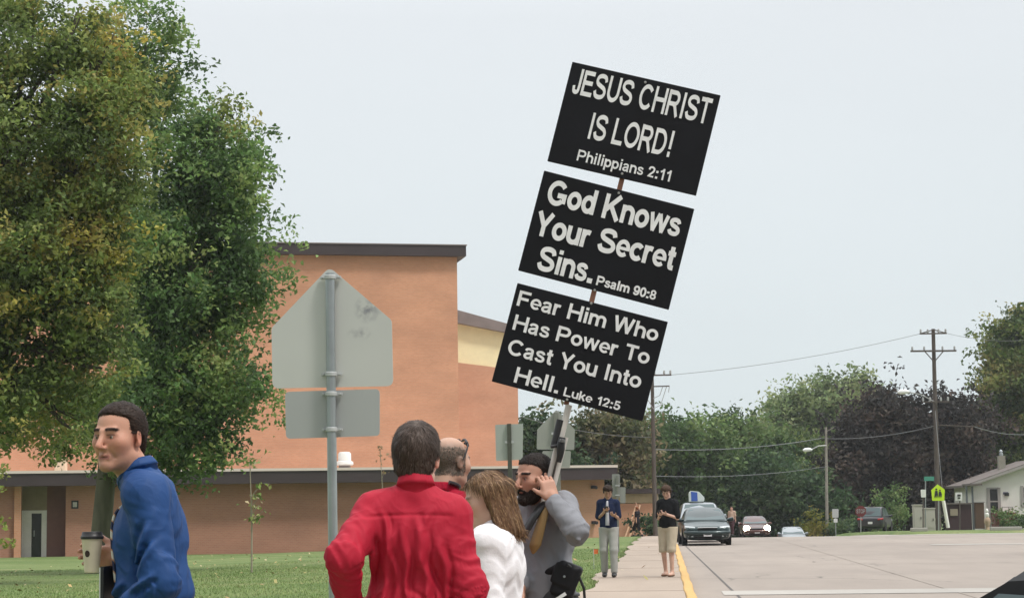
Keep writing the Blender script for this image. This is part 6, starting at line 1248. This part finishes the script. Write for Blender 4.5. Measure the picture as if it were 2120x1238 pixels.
# ================================================================== students on the sidewalk and small figures
def student(label, px, Yd, H, yaw, hc, skin, shirt, pants, short=False, polo=False, tie=None, shoe=None, hyaw=0, pitch=-25, hair_t=.018, stride=.1, build=1.0, h=.0085):
    p = P(px,1190,Yd); g = Vector((p.x,Yd,float(gz(p.x,Yd))+.014)); L = person(label,g)
    f = Fig(g, math.radians(yaw), H, wid=build, hyaw=math.radians(hyaw), hpitch=math.radians(pitch), hoff=(0,0,-.015)); J,R,k = f.J,f.R,f.k
    fw = R@V3(0,1,0)
    for sd,sx,dz,xx,yy in (('R',1,.0,.055,.235),('L',-1,.03,.045,.205)):
        J['sh'+sd] = J['sh'+sd]+R@V3(-sx*.012,0,-.012); J['el'+sd] = J['sh'+sd]+R@V3(sx*.045,-.01,-.285)*k; J['wr'+sd] = J['el'+sd]+(R@V3(-sx*(.235-xx*2),yy,.045+dz)*k)*.95
    if tie is not None: J['wrR'] = J['wrR']+R@V3(-.02,0,.09); J['wrL'] = J['wrL']+R@V3(-.10,-.03,-.03)
    J['anL'] = J['anL']+fw*stride; J['knL'] = J['knL']+fw*stride*.7; J['anR'] = J['anR']-fw*stride*.8; J['knR'] = J['knR']-fw*stride*.1
    J['anL'][:2] *= .95; J['anR'][:2] *= .95
    body = f.torso(-.006)+f.arm('L',-.003)+f.arm('R',-.003)+f.leg('L')+f.leg('R')+f.foot('L')+f.foot('R')+f.head()
    for sd,sx in (('L',-1),('R',1)): body += hand_ops(J['wr'+sd],R@V3(-sx*.55,.75,.25),R@V3(-sx*.3,-.1,.95),sx*1,curl=(.4,.6,.5))
    cut0 = (halfspace((0,0,0.0),(0,0,-1)),.004,'i')
    sculpt('body', body+[cut0], .0072, m_skin, L, color=skin_color(f,skin,ruddy=.35)); eyes(f,L)
    line = [(-.10,-.075),(-.06,-.05),(-.03,-.005),(-.01,.022),(.03,.035),(.055,.062),(.065,.085),(.08,.1),(.10,.3)]
    sculpt('hair', f.hair_cap(hair_t,line,low=-.085,extra=[(ell((0,.03,.080),(.070,.078,.046)),.03)]), .006, hc, L, post=lambda V: -(perlin(V*32)*.010+perlin(V*70)*.005))
    sh = f.torso(.016)+f.upper_arm('L',.014,.85)+f.upper_arm('R',.014,.85)+[(ell(J['bel']-np.array([0,0,.05]),np.array([.155,.118,.15])*k,R),.05,'u'),(halfspace((0,0,.93*k),(0,0,-1)),.008,'i')]
    sculpt('shirt', sh, .0075, shirt, L, post=folds(f,arms=False,a_t=.007,seed=px*.01))
    lg = []
    for sd in 'LR':
        lg += f.leg(sd,.030 if short else .022,.22 if short else .93)
    lg += [(ell(J['pel'],np.array([.172,.125,.13])*k,R),.05,'u'),(halfspace((0,0,.95*k),(0,0,1)),.005,'i')]
    if short: lg.append((halfspace((0,0,.46*k),(0,0,-1)),.008,'i'))
    sculpt('shorts' if short else 'trousers', lg, .0078, pants, L, post=lambda V: -(ridge(V,(11,11,6),px*.03)*.005))
    for sd in 'LR':
        sculpt('sandal' if short else 'shoe', [(q,k_,m) for q,k_,m in f.foot(sd,.010)]+[(halfspace((0,0,.035 if short else .12),(0,0,1)),.004,'i'),(halfspace((0,0,.002),(0,0,-1)),.003,'i')], .008, shoe, L)
    if tie is not None:
        c = lambda z,o: np.array([J['che'][0],J['che'][1],0])+R@V3(.008,o,0)+np.array([0,0,z*k]); wd_ = R@V3(1,0,0)
        ribbon('tie', [(c(1.45,.075),wd_),(c(1.40,.118),wd_),(c(1.26,.138),wd_),(c(1.10,.148),wd_),(c(.985,.150),wd_)], [.035,.045,.06,.075,.08], .008, tie, L)
        collar(f,shirt,L)
    d = (J['wrL']+J['wrR'])/2+fw*.09*k; sd = J['wrR']+R@V3(-.05,.085,.045)
    ph = thing('phone', 'black mobile phone in the hand of the student in '+('the navy shirt' if tie is not None else 'the black t-shirt'), 'phone', Vector(sd)+g)
    mb = MB(); mb.box((0,0,0),(.072,.009,.145),R=(Matrix.Rotation(math.radians(yaw),3,'Z')@Matrix.Rotation(math.radians(-35),3,'X')),bev=.003); mb.build('case', m_black, ph); mb = MB(); Rm = Matrix.Rotation(math.radians(yaw),3,'Z')@Matrix.Rotation(math.radians(-35),3,'X'); mb.box(Rm@Vector((0,-.0052,0)),(.064,.001,.132),R=Rm); mb.build('screen', m_dark, ph)
    return f,L
student('young man in navy short sleeved shirt, grey tie and pale trousers with a phone', 1262, 38.5, 1.80, 176, hair_mat('dark brown messy hair',(.030,.020,.015)), (.46,.28,.20), cloth('navy cotton',(.014,.022,.055)), cloth('pale grey cotton',(.34,.345,.325)), tie=cloth('pale grey tie',(.42,.43,.46)), shoe=m_black, hyaw=8, hair_t=.022)
student('young man in black t-shirt and khaki shorts with a phone by the kerb', 1385, 38.5, 1.78, 156, hair_mat('brown messy hair',(.060,.036,.024)), (.56,.36,.28), cloth('black cotton',(.010,.011,.013)), cloth('khaki cotton',(.44,.38,.29)), short=True, shoe=cloth('brown sandal',(.20,.12,.08)), hyaw=12, hair_t=.022, stride=.09, build=1.03)
def far_person(label, px, Yd, H, yaw, skin, hair, shirt, pants, short=False, arm_up=False, bag=None):
    p = P(px,1100,Yd); g = Vector((p.x,Yd,float(gz(p.x,Yd)))); L = person(label,g); f = Fig(g, math.radians(yaw), H); J,R = f.J,f.R; fw = R@V3(0,1,0)
    J['anL'] = J['anL']+fw*.22; J['knL'] = J['knL']+fw*.16; J['anR'] = J['anR']-fw*.22; J['knR'] = J['knR']-fw*.02
    for sd,sx in (('L',-1),('R',1)): J['wr'+sd] = J['wr'+sd]+fw*.10*sx
    if arm_up: J['elR'] = J['shR']+R@V3(.08,.12,.22); J['wrR'] = J['elR']+R@V3(-.04,.05,.25)
    body = f.torso()+f.arm('L')+f.arm('R')+f.leg('L')+f.leg('R')+f.foot('L')+f.foot('R')+f.head()+[(rc(J['wr'+sd],J['wr'+sd]+(J['wr'+sd]-J['el'+sd])*.4,.035,.022),.02,'u') for sd in 'LR']
    sculpt('body', body, .013, m_skin, L, color=skin_color(f,skin))
    sculpt('hair', f.hair_cap(.02,LINE,low=-.085), .011, hair, L)
    sculpt('shirt', f.torso(.022)+f.upper_arm('L',.02,.8)+f.upper_arm('R',.02,.8)+[(halfspace((0,0,.90),(0,0,-1)),.01,'i')], .013, shirt, L)
    lg = f.leg('L',.026,.3 if short else .95)+f.leg('R',.026,.3 if short else .95)+[(ell(J['pel'],(.178,.13,.13),R),.05,'u'),(halfspace((0,0,.96),(0,0,1)),.01,'i')]
    sculpt('shorts' if short else 'trousers', lg, .013, pants, L); shoes(f,m_black,L,.013)
    return f,L
far_person('small far figure in black with one arm raised walking before the school annex', 1320, 108, 1.62, 60, (.5,.3,.22), hair_mat('auburn hair',(.20,.07,.03)), cloth('black top far',(.012,.012,.015)), cloth('black shorts far',(.015,.015,.018)), short=True, arm_up=True)
far_person('far figure in a tan top standing between the parked and oncoming cars', 1516, 116, 1.70, 160, (.5,.32,.25), hair_mat('brown hair far',(.05,.03,.02)), cloth('tan top',(.45,.33,.26)), cloth('maroon trousers',(.06,.03,.035)))
# ================================================================== vehicles
m_glass = M('car glass',(.05,.085,.09),.08,spec=.6); m_tyre = M('tyre rubber',(.012,.012,.012),.85); m_rim = M('alloy rim',(.35,.36,.37),.35,.8); m_chrome = M('chrome',(.6,.62,.64),.2,.9); m_hl = M('headlamp lens',(.55,.60,.62),.12,spec=.8); m_plate = M('licence plate',(.72,.72,.74),.5); m_under = M('dark underbody',(.012,.012,.013),.9); m_tail = M('red tail lamp',(.35,.02,.02),.25)
def paint(name,c,metal=.3): return M(name,c,.32,metal,coat=.6,var=.05,vscale=2,spec=.4)
def car(label, loc, rz, col, L_=4.9, W_=1.82, Hh=1.42, kind='sedan', lit=False, glow=None, cat='car', group=None):
    t = thing('parked_car' if not lit else 'oncoming_car', label, cat, loc, rz, group)
    hw = W_/2; van = kind in ('van','suv'); belt = .92 if not van else 1.02; hood = .86 if not van else .98
    # stations along y (front at -y): y, half width, z bottom, z top of the lower body
    f0,b0 = -L_/2, L_/2
    st = [(f0,.60*hw,.34,.58),(f0+.03,.78*hw,.26,.66),(f0+.14,.93*hw,.20,.73),(f0+.45,.985*hw,.18,.79),(f0+1.0,1.0*hw,.18,hood),(f0+1.35,1.0*hw,.18,belt),(0,1.0*hw,.18,belt+.02),(b0-1.2,1.0*hw,.18,belt+.03),(b0-.45,.985*hw,.2,belt+.02 if not van else belt+.02),(b0-.12,.94*hw,.24,belt-.03),(b0-.02,.82*hw,.34,belt-.12),(b0,.66*hw,.42,belt-.25)]
    def ring(y,w,zb,zt): return [(-.80*w,y,zb),(-.97*w,y,zb+.10),(-1.0*w,y,zb+(zt-zb)*.5),(-.985*w,y,zt-.10),(-.93*w,y,zt-.015),(-.80*w,y,zt+.008),(-.4*w,y,zt+.022),(0,y,zt+.028),(.4*w,y,zt+.022),(.80*w,y,zt+.008),(.93*w,y,zt-.015),(.985*w,y,zt-.10),(1.0*w,y,zb+(zt-zb)*.5),(.97*w,y,zb+.10),(.80*w,y,zb)]
    def loft(rings):
        mb = MB(); vs = [[mb.bm.verts.new(p) for p in r] for r in rings]
        for a,b in zip(vs,vs[1:]):
            for i in range(len(a)): mb.bm.faces.new((a[i],a[(i+1)%len(a)],b[(i+1)%len(b)],b[i]))
        mb.bm.faces.new(vs[0]); mb.bm.faces.new(vs[-1][::-1]); return mb
    body = loft([ring(*s_) for s_ in st]).build('body', col, t, smooth=True); sm = body.modifiers.new('sub','SUBSURF'); sm.levels = 1; sm.render_levels = 2
    # greenhouse: windscreen base, roof front, roof rear, rear window base
    ws,rf,rr,rw = (f0+1.25,f0+2.15,b0-1.75,b0-.75) if not van else (f0+.95,f0+1.75,b0-.55,b0-.12)
    if kind=='suv': ws,rf,rr,rw = f0+1.25,f0+1.95,b0-.75,b0-.20
    cw = [(ws,.90*hw,belt-.02,belt+.005),(ws+(rf-ws)*.5,.90*hw,belt-.02,belt+(Hh-belt)*.52),(rf,.90*hw,belt-.02,Hh-.03),(rf+.3,.90*hw,belt-.02,Hh),((rf+rr)/2,.90*hw,belt-.02,Hh+.015),(rr,.90*hw,belt-.02,Hh-.02),(rr+(rw-rr)*.5,.90*hw,belt-.02,belt+(Hh-belt)*.55),(rw,.88*hw,belt-.02,belt+.005)]
    def cring(y,w,zb,zt): s_ = (zt-zb)/(Hh-belt+.02); tw = w*(1-.20*s_); return [(-w,y,zb),(-(w*.4+tw*.6),y,zb+(zt-zb)*.6),(-tw,y,zt-.05*s_),(-tw*.86,y,zt),(0,y,zt+.02*s_),(tw*.86,y,zt),(tw,y,zt-.05*s_),((w*.4+tw*.6),y,zb+(zt-zb)*.6),(w,y,zb)]
    cab = loft([cring(*s_) for s_ in cw]).build('roof', col, t, smooth=True)
    tt = .80
    def pane(name,pts):
        mb = MB(); n = (Vector(pts[1])-Vector(pts[0])).cross(Vector(pts[2])-Vector(pts[0])).normalized(); c = sum((Vector(p) for p in pts),Vector())/len(pts)
        if n.dot(c-Vector((0,0,belt-.3)))<0: n = -n
        mb.prism([Vector(p)+n*.022 for p in pts], -n*.012); return mb.build(name, m_glass, t)
    zt = Hh-.075
    pane('windshield',[(-.80*hw,ws+.06,belt+.03),(.80*hw,ws+.06,belt+.03),(.645*hw,rf-.06,zt),(-.645*hw,rf-.06,zt)])
    pane('rear_window',[(-.78*hw,rw-.05,belt+.04),(.78*hw,rw-.05,belt+.04),(.63*hw,rr+.08,zt),(-.63*hw,rr+.08,zt)])
    for sx in (-1,1):
        ym = (rf+rr)/2; xa,xb = sx*.885*hw,sx*.755*hw
        pane('side_window',[(xa,ws+.34,belt+.03),(xa,ym-.04,belt+.03),(xb,ym-.04,Hh-.12),(xb,rf+.08,Hh-.12)]); pane('side_window',[(xa,ym+.04,belt+.03),(xa,rw-.35,belt+.03),(xb,rr+.0,Hh-.12),(xb,ym+.04,Hh-.12)])
        mb = MB(); mb.tube([(sx*.88*hw,ws+.35,belt+.02),(sx*(hw+.02),ws+.33,belt+.04),(sx*(hw+.17),ws+.30,belt+.07)],[.035,.085,.075],n=10); mb.build('side_mirror', col, t, smooth=True)
        for yy in (f0+.92,b0-.98):
            R90 = Matrix.Rotation(math.radians(90*sx),3,'Y'); c = Vector((sx*(hw-.10),yy,.315)); mb = MB(); mb.lathe([(.20,-.09),(.295,-.095),(.315,-.07),(.315,.07),(.295,.095),(.20,.09)],c,R90,n=28); wh = mb.build('wheel', m_tyre, t, smooth=True)
            mb = MB(); mb.lathe([(.205,.07),(.195,.092),(.12,.085),(.05,.10),(.01,.10)],c,R90,n=20); mb.build('rim', m_rim, wh, smooth=True)
            mb = MB(); mb.lathe([(.355,-.02),(.365,.104),(.345,.106),(.335,.10)],c,R90,n=28); mb.build('wheel_arch', m_under, t, smooth=True)
        hz = .665 if not van else .74; mb = MB(); mb.tube([(sx*.50*hw,f0+.085,hz),(sx*.70*hw,f0+.12,hz+.005),(sx*.90*hw,f0+.26,hz+.03)],[.050,.062,.05],n=10); mb.build('headlight', m_hl if not lit else glow, t, smooth=True)
        mb = MB(); mb.tube([(sx*.55*hw,b0-.03,belt-.18),(sx*.93*hw,b0-.14,belt-.14)],[.07,.075],n=10); mb.build('tail_light', m_tail, t, smooth=True)
        mb = MB(); mb.tube([(sx*.58*hw,f0+.035,.36),(sx*.78*hw,f0+.10,.36)],.035,n=8); mb.build('fog_light', m_hl, t, smooth=True)
    gz_ = .635 if not van else .68; mb = MB(); mb.box((0,f0+.03,gz_),(.80*hw,.08,.085),bev=.03); gr = mb.build('grille', m_under, t); mb = MB(); mb.tube([(-.40*hw,f0-.015,gz_+.045),(0,f0-.022,gz_+.05),(.40*hw,f0-.015,gz_+.045)],.013,n=6); mb.build('grille_trim', m_chrome, gr, smooth=True)
    mb = MB(); mb.tube([(-.93*hw,f0+.20,.50),(-.70*hw,f0+.015,.48),(0,f0-.045,.47),(.70*hw,f0+.015,.48),(.93*hw,f0+.20,.50)],[.05,.085,.095,.085,.05],n=10); mb.build('bumper', col, t, smooth=True)
    mb = MB(); mb.box((0,f0-.10,.43),(.31,.012,.16),bev=.004); mb.build('licence_plate', m_plate, t)
    mb = MB(); mb.box((0,f0+.02,.30),(1.1*hw,.06,.09),bev=.02); mb.build('lower_grille', m_under, t)
    mb = MB(); mb.box((0,b0+.005,.62),(.31,.012,.16),bev=.004); mb.build('rear_plate', m_plate, t)
    return t
def rz_at(px, Y): p = P(px,1100,Y); return Vector((p.x,Y,float(road_z(p.x,Y))))
m_teal = paint('dark teal paint',(.014,.032,.034)); m_silver = paint('silver paint',(.26,.29,.31),.35); m_rust = paint('dark red brown paint',(.075,.028,.022)); m_navy = paint('near black paint',(.016,.016,.020)); m_mattb = M('dull black paint',(.004,.004,.0045),.55,spec=.15)
p = rz_at(1460,74.5); car('dark teal sedan parked at the yellow kerb with a white front plate', p+Vector((0,2.3,0)), 0.035, m_teal, W_=1.86, Hh=1.42)
p = rz_at(1455,81.5); sv = car('silver van with a blue and white sign on its roof parked behind the dark sedan', p+Vector((-.10,2.3,0)), 0.02, m_silver, L_=4.7, W_=1.88, Hh=1.64, kind='van')
mb = MB(); mb.prism([(-.42,-.25,1.69),(.22,-.25,1.69),(.25,-.25,1.86),(.02,-.25,2.12),(-.36,-.25,2.16),(-.42,-.25,2.06)],(0,.5,0)); rs = mb.build('roof_sign', M('white sign box',(.62,.68,.66),.5), sv, bevel=0.02)
mb = MB(); mb.prism([(-.32,-.262,1.72),(-.05,-.262,1.72),(-.06,-.262,2.09),(-.33,-.262,2.13)],(0,.01,0)); mb.build('blue_panel', M('blue sign face',(.045,.11,.42),.5), rs)
mb = MB(); [mb.box((sx*.5,0,1.67),(.05,.4,.08)) for sx in (-.7,.3)]; mb.build('roof_bracket', m_black, sv)
glow = M('lit headlamp',(.9,.85,.7),.3,emit=((1.0,.86,.62),30.0))
p = rz_at(1564,126); oc = car('dark red car coming over the crest with both headlights lit', p+Vector((0,1.5,-.02)), 0.03, m_rust, L_=4.6, W_=1.80, Hh=1.40, lit=True, glow=glow)
for sx in (-1,1):
    mb = MB(); mb.lathe([(.02,-.05),(.15,-.04),(.20,0.0),(.17,.03),(.02,.05)],Vector((sx*.66,-2.3+.045,.665)),RXm(90),n=18); mb.build('headlight_lamp', glow, oc, smooth=True)
p = P(1639,1090,141); p.z -= 1.43; car('pale silver car half hidden behind the crest of the road', p, 0.02, m_silver, Hh=1.42)
p = P(1813,1100,138); car('dark grey suv parked on the side street beside the red stop sign', Vector((p.x,p.y,float(gz(p.x,p.y))+.02)), math.radians(165), paint('charcoal paint',(.03,.03,.035)), L_=4.6, W_=1.88, Hh=1.70, kind='suv')
p = P(2105,1235,5.6); car('black car close to the viewer, its roof corner showing at lower right', Vector((p.x+1.23,7.3,-.31)), math.radians(24), m_mattb, W_=1.84, Hh=1.46)
# ================================================================== white house at the far corner
YH = 150.0; hb = gpt(2060,YH); hs_ = thing('white_house', 'small white house with a grey shingle roof, dark door and brick steps', 'house', hb); O = Vector(hs_.location)
m_sid = M('white siding',(.74,.725,.69),.7,var=.06,vscale=.8); m_shin = M('grey brown shingles',(.135,.115,.105),.9,var=.25,vscale=6,stretch=(1,1,4)); m_redb = brick_mat('red step brick',(.30,.10,.07),(.25,.085,.06),(.3,.2,.16)); m_trim = M('grey trim',(.33,.31,.30),.6)
def HP(px,py,Y=YH): return P(px,py,Y)-O
zb = -0.5; ez = HP(2012,1001).z; rx_,rz_ = HP(2150,948).x, HP(2150,952).z; x0 = HP(2013,1050).x; x1 = 2*rx_-x0
mb = MB(); mb.prism([(x0,0,zb),(x1,0,zb),(x1,0,ez),(rx_,0,rz_-.12),(x0,0,ez)],(0,9,0)); mb.build('wall', m_sid, hs_)
sl = (rz_-ez)/(rx_-x0); ex = .62
mb = MB(); mb.prism([(x0-ex,-.5,ez-sl*ex+.10),(rx_,-.5,rz_+.10),(x1+ex,-.5,ez-sl*ex+.10),(x1+ex,-.5,ez-sl*ex-.08),(rx_,-.5,rz_-.10),(x0-ex,-.5,ez-sl*ex-.08)],(0,10,0)); rf_ = mb.build('roof', m_shin, hs_)
mb = MB(); mb.prism([(x0-ex,-.53,ez-sl*ex+.05),(rx_,-.53,rz_+.05),(rx_,-.53,rz_-.16),(x0-ex,-.53,ez-sl*ex-.14)],(0,.03,0)); mb.build('barge_board', m_trim, rf_)
c = HP(2073,950,155); mb = MB(); mb.box((c.x,5,c.z-.5),(.55,.55,1.5),bev=.02); ch = mb.build('chimney', M('chimney block',(.28,.27,.22),.9,var=.15), rf_)
mb = MB(); mb.lathe([(.14,0),(.16,.15),(.10,.3),(.16,.36),(.02,.5)],(c.x,5,c.z+.25),n=12); mb.build('chimney_cap', m_galv, rf_, smooth=True)
def hbox(name,pxa,pxb,pya,pyb,mat,par,out=.03,th=.06):
    a,b = HP(pxa,pyb,YH-out),HP(pxb,pya,YH-out); mb = MB(); mb.prism([(a.x,-out,a.z),(b.x,-out,a.z),(b.x,-out,b.z),(a.x,-out,b.z)],(0,th,0)); return mb.build(name,mat,par)
d = hbox('door',2049,2067,1012,1064,m_dark,hs_,.06,.05); hbox('door_frame',2045,2049,1009,1064,m_trim,hs_,.075,.07); hbox('door_frame',2067,2071,1009,1064,m_trim,hs_,.075,.07); hbox('door_frame',2049,2067,1008.5,1012,m_trim,hs_,.075,.07); hbox('door_rail',2049,2067,1036,1039,m_trim,d,.085,.02)
w_ = hbox('window',2119,2150,1008,1046,m_dark,hs_,.06,.05); hbox('window_frame',2115,2119,1005,1049,m_trim,hs_,.075,.07)
hbox('house_mark',2077,2087,1018,1023,M('dark blue plaque',(.10,.09,.16),.6),hs_,.05,.05); hbox('mail_box',2080,2089,1019.5,1026,m_black,hs_,.12,.12)
mb = MB(); a = HP(2052,1070); b = HP(2095,1064); mb.box(((a.x+b.x)/2,-.9,(zb+a.z+.35)/2),(b.x-a.x,1.7,a.z+.35-zb)); mb.box(((a.x+b.x)/2+.2,-2.0,(zb+a.z)/2-.05),((b.x-a.x)*.7,.6,a.z-.1-zb)); mb.build('brick_steps', m_redb, hs_)
mb = MB()
for px in (2075,2088,2096): q = HP(px,1048,148.4); mb.tube([(q.x,-1.6,zb),(q.x,-1.6,q.z)],.03,n=6)
q0,q1 = HP(2075,1049,148.4),HP(2096,1049,148.4); mb.tube([(q0.x,-1.6,q0.z),(q1.x,-1.6,q1.z)],.035,n=6); mb.build('handrail', m_trim, hs_)
mb = MB()
for px in (2001,2013): q = HP(px,1006,146.5); mb.tube([(q.x,-3.4,zb),(q.x,-3.4,q.z)],.09,n=4)
mb.build('porch_post', M('blue grey post',(.10,.115,.125),.7), hs_)
mb = MB(); a,b = HP(2004,1003,148),HP(2022,1003,148); mb.box(((a.x+b.x)/2,-1.8,a.z),(b.x-a.x+.3,3.8,.14)); mb.build('porch_roof', m_shin, hs_)
sh_ = thing('shed', 'low dark red shed between the tall utility pole and the white house', 'shed', gpt(1985,146)); O = Vector(sh_.location)
def SP(px,py,Y=146): return P(px,py,Y)-O
a,b = SP(1964,1098),SP(2011,1043); mb = MB(); mb.box(((a.x+b.x)/2,.9,(a.z+b.z)/2-.2),(b.x-a.x,1.8,b.z-a.z+.4),bev=.03); mb.build('wall', M('dark red boards',(.040,.018,.020),.8,var=.2,vscale=4,stretch=(8,8,.5)), sh_)
mb = MB(); mb.box(((a.x+b.x)/2,.9,b.z+.05),(b.x-a.x+.2,2.1,.1)); mb.build('roof', m_shin, sh_); c = SP(1975,1060); mb = MB(); mb.box((c.x,-.03,c.z),(.55,.05,.5),bev=.01); mb.build('panel', M('pale board',(.28,.24,.18),.8), sh_)
gd = thing('garden_bench', 'small brown wooden crate like planter beside the house porch', 'planter', gpt(2027,147.5)); gd.name = 'planter'; O = Vector(gd.location); a,b = P(2020,1094,147.5)-O,P(2037,1040,147.5)-O
mb = MB(); mb.box(((a.x+b.x)/2,.3,(a.z+b.z)/2),(b.x-a.x,.6,b.z-a.z),bev=.03); mb.build('box', M('brown boards',(.11,.065,.04),.8,var=.25,vscale=5,stretch=(1,1,8)), gd)
mb = MB(); mb.box(((a.x+b.x)/2,.3,b.z+.04),(b.x-a.x+.12,.7,.08),bev=.02); mb.build('rim', m_trim, gd)
st_ = thing('garden_statue', 'pale orange and white garden ornament standing on the lawn before the house door', 'ornament', gpt(2045,143)); O = Vector(st_.location); c = P(2044,1100,143)-O
zt1 = (P(2044,1052,143)-O).z; mb = MB(); mb.lathe([(.20,-.2),(.20,.0),(.15,.06),(.13,zt1*.2),(.24,zt1*.38),(.22,zt1*.52),(.11,zt1*.6)],(0,0,0),n=14); mb.build('pedestal', M('pale terracotta',(.40,.29,.20),.8,var=.15), st_, smooth=True)
mb = MB(); mb.lathe([(.10,zt1*.6),(.15,zt1*.68),(.14,zt1*.76),(.07,zt1*.8),(.11,zt1*.86),(.10,zt1*.94),(.02,zt1)],(0,0,0),n=14); mb.build('figure', m_white, st_, smooth=True)
for (px,Y,lb,sx) in ((1903,106.5,'pale concrete drain slab on the far verge below the utility cabinets',.9),(2082,105,'long pale flat stone at the verge below the white house',1.6)):
    b0 = gpt(px,Y); o = thing('kerb_block', lb, 'stone', b0); mb = MB(); mb.box((0,0,.09),(sx*1.0,.5,.2),bev=.04); mb.build('slab', m_pale, o)

# ================================================================== air
hz = MB(); hz.box((0,165,16),(300,410,42)); ho = hz.build('haze', None); ho['kind'] = 'stuff'
mh = bpy.data.materials.new('haze air'); mh.use_nodes = True; t_ = mh.node_tree; t_.nodes.remove(t_.nodes['Principled BSDF']); pv = t_.nodes.new('ShaderNodeVolumePrincipled'); pv.inputs['Color'].default_value = (.93,.96,1,1); pv.inputs['Density'].default_value = 0.00024; pv.inputs['Anisotropy'].default_value = 0.2
t_.links.new(pv.outputs[0], t_.nodes['Material Output'].inputs['Volume']); ho.data.materials.append(mh)
